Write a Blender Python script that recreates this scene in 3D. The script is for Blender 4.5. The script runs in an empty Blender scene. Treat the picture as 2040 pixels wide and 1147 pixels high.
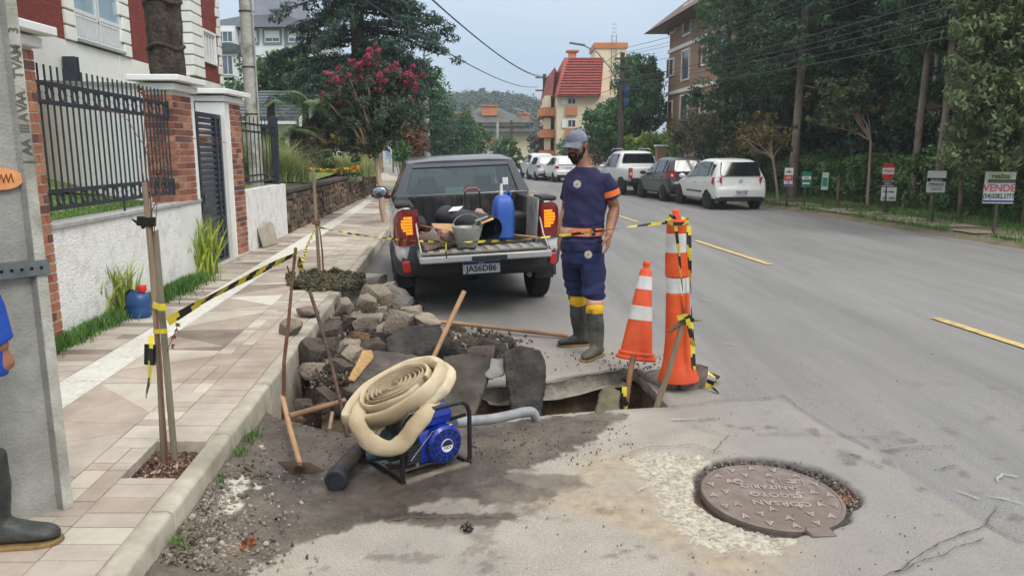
import bpy,bmesh,math,random
import numpy as np
from math import radians,sin,cos,pi,sqrt,atan2
from mathutils import Vector,Matrix,Euler,noise as mnoise
random.seed(7); np.random.seed(7)
C = bpy.context.scene.collection
SC = bpy.context.scene
# ------------------------------------------------ camera, world, sun, exposure
PITCH = radians(10.15); FPX = 1500.0; CX,CY = 1020.0,573.5; CH = 1.7
cd = bpy.data.cameras.new('camera'); cam = bpy.data.objects.new('camera',cd); C.objects.link(cam)
cam.location = (0,0,CH); cam.rotation_euler = (pi/2-PITCH,0,0)
cd.sensor_width = 36; cd.lens = FPX/2040*36; cd.clip_start = 0.05; cd.clip_end = 2500
SC.camera = cam
SUN_EL,SUN_AZ = radians(50),radians(140)      # behind the camera to the right; thick cloud
W = bpy.data.worlds.new('World'); SC.world = W; W.use_nodes = True
nt = W.node_tree; nt.nodes.clear()
def N(t,**k):
    n = nt.nodes.new(t)
    for a,b in k.items(): setattr(n,a,b)
    return n
out = N('ShaderNodeOutputWorld'); bg = N('ShaderNodeBackground'); sky = N('ShaderNodeTexSky')
sky.sky_type = 'NISHITA'; sky.sun_disc = False; sky.sun_elevation = SUN_EL; sky.sun_rotation = SUN_AZ
tc = N('ShaderNodeTexCoord'); sx = N('ShaderNodeSeparateXYZ'); nt.links.new(tc.outputs['Generated'],sx.inputs[0])
grad = N('ShaderNodeMapRange'); grad.inputs[1].default_value = 0.0; grad.inputs[2].default_value = 1.0
grad.inputs[3].default_value = 5.0; grad.inputs[4].default_value = 15.5; nt.links.new(sx.outputs[2],grad.inputs[0])
nz = N('ShaderNodeTexNoise'); nz.inputs['Scale'].default_value = 2.6; nz.inputs['Detail'].default_value = 5; nz.inputs['Distortion'].default_value = .5
mp = N('ShaderNodeMapping'); mp.inputs['Scale'].default_value = (1,1,2.6); nt.links.new(tc.outputs['Generated'],mp.inputs[0]); nt.links.new(mp.outputs[0],nz.inputs['Vector'])
cr = N('ShaderNodeValToRGB'); cr.color_ramp.elements[0].position = .33; cr.color_ramp.elements[1].position = .68
cr.color_ramp.elements[0].color = (.62,.82,1.06,1); cr.color_ramp.elements[1].color = (.80,.93,1.08,1); nt.links.new(nz.outputs['Fac'],cr.inputs[0])
mul = N('ShaderNodeVectorMath',operation='SCALE'); wx = N('ShaderNodeMixRGB'); hz_ = N('ShaderNodeMapRange'); hz_.inputs[1].default_value = .12; hz_.inputs[2].default_value = .55; nt.links.new(sx.outputs[2],hz_.inputs[0]); nt.links.new(hz_.outputs[0],wx.inputs[0]); nt.links.new(cr.outputs[0],wx.inputs[1]); wx.inputs[2].default_value = (1.07,1.06,1.04,1); nt.links.new(wx.outputs[0],mul.inputs[0]); nt.links.new(grad.outputs[0],mul.inputs['Scale'])
mx = N('ShaderNodeMixRGB'); mx.inputs[0].default_value = .86; nt.links.new(sky.outputs[0],mx.inputs[1]); nt.links.new(mul.outputs[0],mx.inputs[2])
nt.links.new(mx.outputs[0],bg.inputs[0]); bg.inputs[1].default_value = .1; nt.links.new(bg.outputs[0],out.inputs[0])
sl = bpy.data.lights.new('sun','SUN'); sl.energy = 1.5; sl.angle = radians(25); sl.color = (1,.97,.92)
so = bpy.data.objects.new('sun',sl); C.objects.link(so)
so.rotation_euler = (pi/2-SUN_EL,0,pi-SUN_AZ+pi)
sv = Vector((sin(SUN_AZ)*cos(SUN_EL),cos(SUN_AZ)*cos(SUN_EL),sin(SUN_EL)))
so.rotation_euler = sv.to_track_quat('Z','Y').to_euler()
SC.view_settings.view_transform = 'Standard'; SC.view_settings.look = 'None'; SC.view_settings.exposure = 0.38
SC.view_settings.gamma = 1; SC.view_settings.use_curve_mapping = False
SC.cycles.max_bounces = 6; SC.cycles.diffuse_bounces = 3; SC.cycles.transparent_max_bounces = 12
# ------------------------------------------------ measuring helpers (points of the place seen along a ray)
def ray(px,py):
    a = (px-CX)/FPX; b = (CY-py)/FPX
    return Vector((a,cos(PITCH)+b*sin(PITCH),-sin(PITCH)+b*cos(PITCH)))
def G(px,py,z=0.0):
    d = ray(px,py); t = (z-CH)/d.z; return Vector((d.x*t,d.y*t,z))
def A(px,py,Y):
    d = ray(px,py); t = Y/d.y; return Vector((d.x*t,Y,CH+d.z*t))
def PLN(px,py,x0,k):
    d = ray(px,py); t = x0/(d.x-k*d.y); return Vector((d.x*t,d.y*t,CH+d.z*t))
def leftX(Y): return -1.22-.087*Y-.0022*max(0,Y-20)**2
def rightX(Y): return 10.6-.097*Y-.0022*max(0,Y-20)**2
def wallX(Y): return -3.31-.072*Y
# ------------------------------------------------ materials
def s2l(v):
    v /= 255.; return v/12.92 if v <= .04045 else ((v+.055)/1.055)**2.4
def col(r,g,b): return (s2l(r),s2l(g),s2l(b),1)
MATS = {}
def mat(name,c1,c2=None,sc=8,rough=.7,bump=.0,bsc=40,metal=0,spec=.4,c3=None,det=6,lv=0,emit=None,coat=0,trans=0,detail2=True,stretch=None,bdist=.02,hue=0,sub=0):
    if name in MATS: return MATS[name]
    m = bpy.data.materials.new(name); m.use_nodes = True; t = m.node_tree; b = t.nodes['Principled BSDF']
    b.inputs['Roughness'].default_value = rough; b.inputs['Metallic'].default_value = metal; b.inputs['Specular IOR Level'].default_value = spec
    if coat: b.inputs['Coat Weight'].default_value = coat; b.inputs['Coat Roughness'].default_value = .08
    if trans: b.inputs['Transmission Weight'].default_value = trans
    c1 = col(*c1); c2 = col(*c2) if c2 else tuple(min(1,x*1.18) for x in c1[:3])+(1,)
    tcn = t.nodes.new('ShaderNodeTexCoord'); vec = tcn.outputs['Object']
    if stretch:
        mpn = t.nodes.new('ShaderNodeMapping'); mpn.inputs['Scale'].default_value = stretch; t.links.new(vec,mpn.inputs[0]); vec = mpn.outputs[0]
    n1 = t.nodes.new('ShaderNodeTexNoise'); n1.inputs['Scale'].default_value = sc; n1.inputs['Detail'].default_value = det; n1.inputs['Roughness'].default_value = .62
    t.links.new(vec,n1.inputs['Vector'])
    r = t.nodes.new('ShaderNodeValToRGB'); r.color_ramp.elements[0].position = .32; r.color_ramp.elements[1].position = .68
    r.color_ramp.elements[0].color = c1; r.color_ramp.elements[1].color = c2
    t.links.new(n1.outputs['Fac'],r.inputs[0]); cur = r.outputs[0]
    if c3:
        n3 = t.nodes.new('ShaderNodeTexNoise'); n3.inputs['Scale'].default_value = sc*.23; n3.inputs['Detail'].default_value = 7; t.links.new(vec,n3.inputs['Vector'])
        r3 = t.nodes.new('ShaderNodeValToRGB'); r3.color_ramp.elements[0].position = .5; r3.color_ramp.elements[1].position = .66; t.links.new(n3.outputs['Fac'],r3.inputs[0])
        mxn = t.nodes.new('ShaderNodeMixRGB'); t.links.new(r3.outputs[0],mxn.inputs[0]); t.links.new(cur,mxn.inputs[1]); mxn.inputs[2].default_value = col(*c3); cur = mxn.outputs[0]
    if lv or hue:
        if lv == 2:
            at = t.nodes.new('ShaderNodeAttribute'); at.attribute_name = 'lv'; fac = at.outputs['Fac']
        else:
            oi = t.nodes.new('ShaderNodeObjectInfo'); fac = oi.outputs['Random']
        mr = t.nodes.new('ShaderNodeMapRange'); k = hue or .35
        mr.inputs[3].default_value = 1-k; mr.inputs[4].default_value = 1+k; t.links.new(fac,mr.inputs[0])
        sm = t.nodes.new('ShaderNodeVectorMath'); sm.operation = 'SCALE'; t.links.new(cur,sm.inputs[0]); t.links.new(mr.outputs[0],sm.inputs['Scale']); cur = sm.outputs[0]
    t.links.new(cur,b.inputs['Base Color'])
    if bump:
        n2 = t.nodes.new('ShaderNodeTexNoise'); n2.inputs['Scale'].default_value = bsc; n2.inputs['Detail'].default_value = 5; t.links.new(vec,n2.inputs['Vector'])
        bp = t.nodes.new('ShaderNodeBump'); bp.inputs['Strength'].default_value = bump; bp.inputs['Distance'].default_value = bdist
        t.links.new(n2.outputs['Fac'],bp.inputs['Height']); t.links.new(bp.outputs[0],b.inputs['Normal'])
        rr = t.nodes.new('ShaderNodeMapRange'); rr.inputs[3].default_value = max(0,rough-.1); rr.inputs[4].default_value = min(1,rough+.1); t.links.new(n2.outputs['Fac'],rr.inputs[0]); t.links.new(rr.outputs[0],b.inputs['Roughness'])
    if emit: b.inputs['Emission Color'].default_value = col(*emit[:3]); b.inputs['Emission Strength'].default_value = emit[3]
    if sub: b.inputs['Subsurface Weight'].default_value = sub; b.inputs['Subsurface Radius'].default_value = (.01,.004,.002)
    MATS[name] = m; return m
def leafmat(name,c1,c2,hue=.45,transl=.25,rough=.5):
    if not any(k in name for k in ('varieg','yellow','bright','pink','red','rusty','hedge','silver','iris','brown')): c1,c2 = [(c[0]*.97,c[1]*1.03,c[2]*1.10+4) for c in (c1,c2)]
    m = mat(name,c1,c2,sc=1.3,rough=rough,lv=2,hue=hue,spec=.3)
    t = m.node_tree; b = t.nodes['Principled BSDF']; o = t.nodes['Material Output']
    if transl and not m.get('tr'):
        tr = t.nodes.new('ShaderNodeBsdfTranslucent'); ms = t.nodes.new('ShaderNodeMixShader'); ms.inputs[0].default_value = transl
        src = b.inputs['Base Color'].links[0].from_socket; t.links.new(src,tr.inputs[0])
        t.links.new(b.outputs[0],ms.inputs[1]); t.links.new(tr.outputs[0],ms.inputs[2]); t.links.new(ms.outputs[0],o.inputs[0]); m['tr'] = 1
    return m
def glassmat(name,tint=(150,175,175),fac=.5,rough=.03):
    if name in MATS: return MATS[name]
    m = bpy.data.materials.new(name); m.use_nodes = True; t = m.node_tree; t.nodes.clear()
    o = t.nodes.new('ShaderNodeOutputMaterial'); g = t.nodes.new('ShaderNodeBsdfGlossy'); g.inputs['Roughness'].default_value = rough; g.inputs[0].default_value = (.9,.95,1,1)
    tr = t.nodes.new('ShaderNodeBsdfTransparent'); tr.inputs[0].default_value = col(*tint); ms = t.nodes.new('ShaderNodeMixShader')
    lw = t.nodes.new('ShaderNodeLayerWeight'); lw.inputs[0].default_value = .35; mr = t.nodes.new('ShaderNodeMapRange'); mr.inputs[3].default_value = fac*.35; mr.inputs[4].default_value = min(1,fac+.45)
    t.links.new(lw.outputs['Fresnel'],mr.inputs[0]); t.links.new(mr.outputs[0],ms.inputs[0])
    t.links.new(tr.outputs[0],ms.inputs[1]); t.links.new(g.outputs[0],ms.inputs[2]); t.links.new(ms.outputs[0],o.inputs[0])
    MATS[name] = m; return m
# ------------------------------------------------ objects
def tag(o,label=None,cat=None,group=None,kind=None):
    if label: o['label'] = label
    if cat: o['category'] = cat
    if group: o['group'] = group
    if kind: o['kind'] = kind
    return o
RM = {}
def thing(name,label,cat,loc=(0,0,0),rz=0,group=None,rx=0,ry=0):
    o = bpy.data.objects.new(name,None); C.objects.link(o); o.empty_display_size = .1
    o.location = loc; o.rotation_euler = (rx,ry,rz)
    RM[o.name] = Matrix.LocRotScale(Vector(loc),Euler((rx,ry,rz)),None)
    return tag(o,label,cat,group)
def kids(o): return [c for c in ALLK.get(o.name,[])]
ALLK = {}
def setparent(o,p):
    o.parent = p; ALLK.setdefault(p.name,[]).append(o)
def dup(root,loc,rz=None,label=None,scale=None,group=None,cat=None):
    def cp(o,par):
        c = o.copy(); C.objects.link(c)
        if par is not None: setparent(c,par)
        for k in kids(o): cp(k,c)
        return c
    r = cp(root,None); r.location = loc
    if rz is not None: r.rotation_euler = (r.rotation_euler[0],r.rotation_euler[1],rz)
    if scale: r.scale = (scale,)*3 if not hasattr(scale,'__len__') else scale
    tag(r,label,cat,group); return r
def link(name,me,m,parent=None,W=False):
    o = bpy.data.objects.new(name,me); C.objects.link(o)
    for x in (m if isinstance(m,(list,tuple)) else [m]): me.materials.append(x)
    if parent is not None:
        r = parent
        while r.parent is not None: r = r.parent
        if W and r.name in RM: me.transform(RM[r.name].inverted())
        setparent(o,parent)
    return o
class MB:
    def __init__(s): s.v = []; s.f = []; s.mi = []; s.cur = 0; s.M = None
    def add(s,vs,fs,mi=None):
        b = len(s.v)
        for p in vs:
            p = Vector(p)
            s.v.append(tuple(s.M @ p) if s.M is not None else tuple(p))
        for f in fs: s.f.append(tuple(b+i for i in f)); s.mi.append(s.cur if mi is None else mi)
        return s
    def box(s,c,d,rot=None,M=None,taper=1):
        x,y,z = d[0]/2,d[1]/2,d[2]/2
        P = [Vector((a*x*(taper if w > 0 else 1),b*y*(taper if w > 0 else 1),w*z)) for w in (-1,1) for a,b in ((-1,-1),(1,-1),(1,1),(-1,1))]
        if rot: R = Euler(rot).to_matrix(); P = [R @ p for p in P]
        P = [p+Vector(c) for p in P]
        if M is not None: P = [M @ p for p in P]
        return s.add(P,[(3,2,1,0),(4,5,6,7),(0,1,5,4),(1,2,6,5),(2,3,7,6),(3,0,4,7)])
    def hexa(s,P): return s.add(P,[(3,2,1,0),(4,5,6,7),(0,1,5,4),(1,2,6,5),(2,3,7,6),(3,0,4,7)])
    def tube(s,pts,r,n=8,cap=True,closed=False,sq=1.0,up=None):
        pts = [Vector(p) for p in pts]; k = len(pts)
        if not hasattr(r,'__len__'): r = [r]*k
        vs = []; nrm = None
        for i,p in enumerate(pts):
            if closed: d = pts[(i+1) % k]-pts[i-1]
            else: d = pts[min(i+1,k-1)]-pts[max(i-1,0)]
            if d.length < 1e-9: d = Vector((0,0,1))
            d.normalize()
            if nrm is None:
                a = Vector(up) if up else (Vector((0,0,1)) if abs(d.z) < .9 else Vector((1,0,0)))
                nrm = (a-d*a.dot(d)).normalized()
            else:
                nrm = (nrm-d*nrm.dot(d))
                nrm = nrm.normalized() if nrm.length > 1e-6 else d.orthogonal().normalized()
            bn = d.cross(nrm)
            for j in range(n):
                t = 2*pi*j/n; vs.append(p+nrm*cos(t)*r[i]*sq+bn*sin(t)*r[i])
        fs = []
        for i in range(k if closed else k-1):
            for j in range(n):
                a = i*n+j; b = i*n+(j+1) % n; i2 = (i+1) % k; fs.append((a,b,i2*n+(j+1) % n,i2*n+j))
        if cap and not closed: fs.append(tuple(range(n))[::-1]); fs.append(tuple((k-1)*n+j for j in range(n)))
        return s.add(vs,fs)
    def lathe(s,prof,n=20,M=None,cap=True,sx=1,sy=1):
        vs = []; fs = []
        for r,z in prof:
            for j in range(n):
                t = 2*pi*j/n; p = Vector((r*cos(t)*sx,r*sin(t)*sy,z)); vs.append(M @ p if M is not None else p)
        k = len(prof)
        for i in range(k-1):
            for j in range(n): fs.append((i*n+j,i*n+(j+1) % n,(i+1)*n+(j+1) % n,(i+1)*n+j))
        if cap: fs.append(tuple(range(n))[::-1]); fs.append(tuple((k-1)*n+j for j in range(n)))
        return s.add(vs,fs)
    def ext(s,poly,vec):
        poly = [Vector(p) for p in poly]; vec = Vector(vec); n = len(poly)
        fs = [tuple(range(n))[::-1],tuple(range(n,2*n))]+[(i,(i+1) % n,n+(i+1) % n,n+i) for i in range(n)]
        return s.add(poly+[p+vec for p in poly],fs)
    def loft(s,rings,cap=True):
        n = len(rings[0]); vs = [p for r in rings for p in r]; fs = []
        for i in range(len(rings)-1):
            for j in range(n): fs.append((i*n+j,i*n+(j+1) % n,(i+1)*n+(j+1) % n,(i+1)*n+j))
        if cap: fs.append(tuple(range(n))[::-1]); fs.append(tuple((len(rings)-1)*n+j for j in range(n)))
        return s.add(vs,fs)
    def ball(s,c,r,n=12,m=8,rot=None):
        if not hasattr(r,'__len__'): r = (r,r,r)
        R = Euler(rot).to_matrix() if rot else Matrix.Identity(3); c = Vector(c); rings = []
        for i in range(1,m):
            th = pi*i/m; rings.append([c+R @ Vector((r[0]*sin(th)*cos(2*pi*j/n),r[1]*sin(th)*sin(2*pi*j/n),-r[2]*cos(th))) for j in range(n)])
        b = [c+R @ Vector((0,0,-r[2])),c+R @ Vector((0,0,r[2]))]
        vs = [p for g in rings for p in g]+b; fs = []; k = len(rings)
        for i in range(k-1):
            for j in range(n): fs.append((i*n+j,i*n+(j+1) % n,(i+1)*n+(j+1) % n,(i+1)*n+j))
        for j in range(n): fs.append((k*n,(j+1) % n,j)); fs.append((k*n+1,(k-1)*n+j,(k-1)*n+(j+1) % n))
        return s.add(vs,fs)
    def rock(s,c,d,seed=0,rough=.25,cut=True,sub=2,rot=None):
        rnd = random.Random(seed); bm = bmesh.new(); bmesh.ops.create_icosphere(bm,subdivisions=sub,radius=1)
        pl = [(Vector((rnd.gauss(0,1),rnd.gauss(0,1),rnd.gauss(0,1))).normalized(),rnd.uniform(.42,.74)) for _ in range(14)]
        if cut == 'block': pl = [((Vector(a)+Vector((rnd.gauss(0,.13),rnd.gauss(0,.13),rnd.gauss(0,.13)))).normalized(),rnd.uniform(.5,.68)) for a in ((1,0,0),(-1,0,0),(0,1,0),(0,-1,0),(0,0,1),(0,0,-1))]+pl[:3]
        R = Euler(rot or (rnd.uniform(0,6),rnd.uniform(0,6),rnd.uniform(0,6))).to_matrix() if rot != 0 else Matrix.Identity(3)
        off = Vector((seed*3.1,seed*1.7,0)); vs = []
        for v in bm.verts:
            p = v.co.copy()
            if cut:
                for nn,dd in pl:
                    q = p.dot(nn)
                    if q > dd: p -= nn*(q-dd)
            p *= 1+rough*mnoise.noise(p*1.9+off)+rough*.35*mnoise.noise(p*5+off)
            p = R @ Vector((p.x*d[0]/1.4,p.y*d[1]/1.4,p.z*d[2]/1.4)); vs.append(p+Vector(c))
        fs = [tuple(v.index for v in f.verts) for f in bm.faces]; bm.free(); return s.add(vs,fs)
    def me(s,name,smooth=False,angle=None):
        me = bpy.data.meshes.new(name); me.from_pydata(s.v,[],s.f); me.update()
        if any(s.mi): me.polygons.foreach_set('material_index',s.mi)
        if smooth:
            me.polygons.foreach_set('use_smooth',[True]*len(s.f))
            if angle: me.set_sharp_from_angle(angle=radians(angle))
        return me
    def build(s,name,m,parent=None,smooth=False,angle=40,bevel=0,W=False,seg=2,**tg):
        o = link(name,s.me(name,smooth or bevel > 0,angle),m,parent,W)
        if bevel:
            b = o.modifiers.new('bevel','BEVEL'); b.width = bevel; b.segments = seg; b.limit_method = 'ANGLE'; b.angle_limit = radians(35)
        if tg: tag(o,**tg)
        return o
def npmesh(name,V,F,attr=None):
    """V (n,3), F (m,k) arrays -> mesh, quickly"""
    me = bpy.data.meshes.new(name); V = np.asarray(V,np.float32); F = np.asarray(F,np.int32); k = F.shape[1]
    me.vertices.add(len(V)); me.vertices.foreach_set('co',V.ravel()); me.loops.add(F.size); me.loops.foreach_set('vertex_index',F.ravel())
    me.polygons.add(len(F)); me.polygons.foreach_set('loop_start',np.arange(0,F.size,k,dtype=np.int32)); me.polygons.foreach_set('loop_total',np.full(len(F),k,np.int32))
    me.update(calc_edges=True)
    if attr:
        for an,(dom,arr) in attr.items():
            a = me.attributes.new(an,'FLOAT',dom); a.data.foreach_set('value',np.asarray(arr,np.float32))
    return me
def remesh(mb,name,m,parent,voxel=.01,smooth=4,fac=.5,disp=None,W=False,dec=None):
    """one continuous skin over all the volumes in mb"""
    me = mb.me('tmp'); o = bpy.data.objects.new('tmp',me); C.objects.link(o)
    r = o.modifiers.new('r','REMESH'); r.mode = 'VOXEL'; r.voxel_size = voxel; r.adaptivity = 0
    if smooth: q = o.modifiers.new('s','SMOOTH'); q.iterations = smooth; q.factor = fac
    dg = bpy.context.evaluated_depsgraph_get(); dg.update(); me2 = bpy.data.meshes.new_from_object(o.evaluated_get(dg))
    bpy.data.objects.remove(o); bpy.data.meshes.remove(me); me2.name = name
    if disp:
        n = len(me2.vertices); nr = [v.normal.copy() for v in me2.vertices]
        for v,nn in zip(me2.vertices,nr): v.co += nn*disp(v.co)
    me2.polygons.foreach_set('use_smooth',[True]*len(me2.polygons)); me2.materials.clear()
    return link(name,me2,m,parent,W)
FONTC = {}
def text_mb(mb,txt,size,M,depth=.002,bold=0,sx=1,align='CENTER'):
    key = (txt,bold,align)
    if key not in FONTC:
        cu = bpy.data.curves.new('t','FONT'); cu.body = txt; cu.size = 1; cu.extrude = .5; cu.offset = bold; cu.align_x = align; cu.align_y = 'CENTER'; cu.resolution_u = 3
        o = bpy.data.objects.new('t',cu); C.objects.link(o); dg = bpy.context.evaluated_depsgraph_get(); dg.update()
        me = bpy.data.meshes.new_from_object(o.evaluated_get(dg)); FONTC[key] = ([v.co.copy() for v in me.vertices],[tuple(p.vertices) for p in me.polygons])
        bpy.data.objects.remove(o); bpy.data.curves.remove(cu); bpy.data.meshes.remove(me)
    V,F = FONTC[key]
    mb.add([M @ Vector((v.x*size*sx,v.y*size,v.z*depth)) for v in V],F)
def frame_M(o,x,y):
    """matrix with origin o, local x along x, y along y"""
    x = Vector(x).normalized(); y = Vector(y); z = x.cross(y).normalized(); y = z.cross(x)
    return Matrix(((x.x,y.x,z.x,o[0]),(x.y,y.y,z.y,o[1]),(x.z,y.z,z.z,o[2]),(0,0,0,1)))
# ------------------------------------------------ value noise on arrays
_perm = np.random.RandomState(3).rand(256,256)
def vnoise(x,y):
    xi = np.floor(x).astype(int); yi = np.floor(y).astype(int); fx = x-xi; fy = y-yi; fx = fx*fx*(3-2*fx); fy = fy*fy*(3-2*fy)
    g = lambda a,b: _perm[a & 255,b & 255]
    return (g(xi,yi)*(1-fx)+g(xi+1,yi)*fx)*(1-fy)+(g(xi,yi+1)*(1-fx)+g(xi+1,yi+1)*fx)*fy
def fbm(x,y,f=1,o=4,seed=0):
    r = 0; a = 1; t = 0
    for i in range(o): r = r+a*vnoise(x*f+seed*17.3+i*5.7,y*f+seed*9.1-i*3.3); t += a; a *= .55; f *= 2.03
    return r/t-.5
def sdist(X,Y,poly):
    """signed distance to a polygon (negative inside)"""
    P = np.array([(p[0],p[1]) for p in poly],float); n = len(P); d = np.full(X.shape,1e9); ins = np.zeros(X.shape,bool)
    for i in range(n):
        a = P[i]; b = P[(i+1) % n]; e = b-a; wx = X-a[0]; wy = Y-a[1]; t = np.clip((wx*e[0]+wy*e[1])/(e@e+1e-12),0,1)
        d = np.minimum(d,np.hypot(wx-t*e[0],wy-t*e[1]))
        c = ((a[1] <= Y) & (b[1] > Y)) | ((b[1] <= Y) & (a[1] > Y))
        with np.errstate(divide='ignore',invalid='ignore'): xx = a[0]+(Y-a[1])/(e[1] if e[1] else 1e-12)*e[0]
        ins ^= c & (X < xx)
    return np.where(ins,-d,d)
def ldist(X,Y,line):
    d = np.full(X.shape,1e9)
    for a,b in zip(line[:-1],line[1:]):
        ex,ey = b[0]-a[0],b[1]-a[1]; t = np.clip(((X-a[0])*ex+(Y-a[1])*ey)/(ex*ex+ey*ey+1e-12),0,1); d = np.minimum(d,np.hypot(X-a[0]-t*ex,Y-a[1]-t*ey))
    return d
def sstep(a,b,x): t = np.clip((x-a)/(b-a),0,1); return t*t*(3-2*t)
# ------------------------------------------------ foliage
def leaves(cl,rng,size=.08,dens=60,flat=.9,aspect=.5,droop=0.,up=.3,shell=.55,maxn=None):
    """cl: (n,4..7) clump centres x,y,z,rx[,ry,rz]; returns V,F,lv"""
    cl = np.asarray(cl,float)
    if cl.shape[1] == 4: cl = np.c_[cl,cl[:,3],cl[:,3]*flat]
    n = len(cl)*dens; idx = np.repeat(np.arange(len(cl)),dens)
    d = rng.normal(size=(n,3)); d /= np.linalg.norm(d,axis=1)[:,None]
    r = (shell+(1-shell)*rng.rand(n))*(1-.25*rng.rand(n)**3)
    p = cl[idx,:3]+d*r[:,None]*cl[idx,3:6]
    nrm = d+rng.normal(scale=.6,size=(n,3)); nrm[:,2] += up; nrm /= np.linalg.norm(nrm,axis=1)[:,None]
    a = np.cross(nrm,rng.normal(size=(n,3))); a[:,2] -= droop; a -= nrm*(a*nrm).sum(1)[:,None]; a /= np.linalg.norm(a,axis=1)[:,None]; b = np.cross(nrm,a)
    s = size*(.6+.8*rng.rand(n))[:,None]
    V = np.empty((n,4,3)); V[:,0] = p-a*s; V[:,1] = p+b*s*aspect; V[:,2] = p+a*s+nrm*s*(-.2); V[:,3] = p-b*s*aspect
    return V.reshape(-1,3),np.arange(n*4).reshape(n,4),np.clip(rng.rand(n)*.6+.4*rng.rand(len(cl))[idx],0,1)
def crown(name,m,parent,cl,seed=0,W=True,**k):
    V,F,lv = leaves(cl,np.random.RandomState(seed),**k)
    return link(name,npmesh(name,V,F,{'lv': ('FACE',lv)}),m,parent,W)
def blob_clumps(c,r,n,cr,seed,hollow=.35,wig=.15):
    """clumps scattered through an ellipsoid crown, mostly in its outer part"""
    g = np.random.RandomState(seed); d = g.normal(size=(n,3)); d /= np.linalg.norm(d,axis=1)[:,None]
    rr = hollow+(1-hollow)*g.rand(n)**.6; p = np.array(c)+d*rr[:,None]*np.array(r)*(1+wig*g.normal(size=(n,1)))
    return np.c_[p,cr*(.6+.8*g.rand(n))]
def branchy(mb,base,tips,r0,r1=.01,sag=0,seed=0,n=6,seg=4):
    rnd = random.Random(seed); base = Vector(base)
    for t in tips:
        t = Vector(t); pts = []
        for i in range(seg+1):
            f = i/seg; p = base.lerp(t,f); p.z += sag*f*(1-f)
            if 0 < i < seg: p += Vector((rnd.uniform(-1,1),rnd.uniform(-1,1),rnd.uniform(-1,1)))*.05*(t-base).length
            pts.append(p)
        mb.tube(pts,[r0+(r1-r0)*i/seg for i in range(seg+1)],n)
# ================================================ GROUND, ROAD, KERB, SIDEWALK
def structure(o): o['kind'] = 'structure'; return o
gx = [-900,-60,-30,12.2,60,900]; gy = [-60,0.2,95,900]
mb = MB()
terr = lambda x,y: 0.0
for i in range(5):
    for j in range(3):
        if j == 1 and i in (2,): continue
        z = -.05
        mb.add([(gx[i],gy[j],z),(gx[i+1],gy[j],z),(gx[i+1],gy[j+1],z),(gx[i],gy[j+1],z)],[(0,1,2,3)])
mb.add([(-30,.2,-1.6),(12.2,.2,-1.6),(12.2,95,-1.6),(-30,95,-1.6)],[(0,1,2,3)])
mb.add([(-30,.2,-.05),(-4,.2,-.05),(-6,95,-.05),(-30,95,-.05)],[(0,1,2,3)])
structure(mb.build('ground',mat('groundgreen',(62,78,40),(88,92,58),sc=.8,rough=.95,bump=.3,bsc=6)))
HOLE = [G(*p) for p in [(526,822),(560,838),(620,850),(690,866),(760,858),(850,846),(940,840),(1060,831),(1150,822),(1250,815),(1332,811),(1300,775),(1266,739),(1240,737),(1160,750),(1090,766),(960,776),(900,735),(800,705),(700,690),(612,690)]]
DIRT = [G(*p) for p in [(240,1147),(330,1060),(440,900),(520,815),(690,850),(930,840),(1060,830),(1240,826),(1215,850),(1165,880),(1100,915),(1040,935),(985,950),(1110,985),(1000,1005),(900,1000),(840,1015),(1010,1030),(960,1042),(880,1046),(760,1040),(680,1045),(640,1068),(560,1095),(500,1130),(470,1160),(440,1260),(200,1260)]]
CONC = [G(*p) for p in [(-300,1250),(240,1000),(480,800),(600,660),(740,560),(1010,560),(1180,600),(1300,650),(1440,740),(1438,800),(1562,793),(1640,845),(1730,895),(1830,960),(1960,1045),(2050,1090),(2300,1400)]]
CREAM = [G(*p) for p in [(1240,915),(1300,895),(1385,905),(1430,930),(1390,965),(1420,1010),(1500,1050),(1600,1065),(1560,1095),(1440,1095),(1350,1060),(1310,1000),(1290,950)]]
SAND = [G(*p) for p in [(1180,900),(1300,900),(1400,960),(1460,1040),(1600,1080),(1560,1140),(1380,1140),(1280,1060),(1090,1010),(880,1000),(1010,975),(1120,960)]]
WHITE = [[G(*p) for p in q] for q in ([(520,900),(530,905),(526,912)],[(455,975),(490,960),(500,985),(470,1000)],[(440,1005),(470,995),(490,1015),(465,1035),(430,1035)],[(500,975),(515,965),(520,985)])]
RUST = [G(*p) for p in [(1660,955),(1690,965),(1712,990),(1680,1000)]]
MH = G(1537,990); MH.z = 0; MHR = .355
CRK = [[G(*p) for p in q] for q in (
 [(1335,812),(1440,800),(1562,793),(1610,825),(1660,858),(1735,897)],
 [(1500,868),(1600,866),(1690,872),(1780,872)],[(1250,905),(1300,893),(1380,888),(1440,905)],
 [(1750,900),(1830,893),(1900,890)],[(1960,1045),(2040,1090)],[(1780,1147),(1860,1090),(1960,1050),(1990,1010)],
 [(1870,940),(1910,930)],[(1690,905),(1760,935)],[(760,1040),(850,1032),(1000,1036),(1060,1040)],[(1650,1230),(1740,1160),(1870,1110),(1960,1075)],[(1925,985),(1960,983)],
 [(1130,620),(1200,640)],[(1090,560),(1140,562)],[(1380,850),(1450,872),(1420,905)])]
CHALK = [[G(*p) for p in q] for q in ([(1990,965),(1993,945),(2030,955)],[(1960,990),(2010,1000),(2040,1010)],[(1330,838),(1390,838)],[(1270,985),(1320,960)],[(1440,685),(1470,690)],[(1900,980),(1950,1000)],[(1390,595),(1415,602)])]
def axis(a,segs):
    r = [a]
    for b,st in segs:
        n = max(1,int(round((b-r[-1])/st))); x0 = r[-1]; r += [x0+(b-x0)*(i+1)/n for i in range(n)]
    return np.array(r)
ys = axis(.2,[(2.3,.08),(7.2,.019),(9.5,.05),(14,.15),(30,.5),(95,2.5)])
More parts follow.
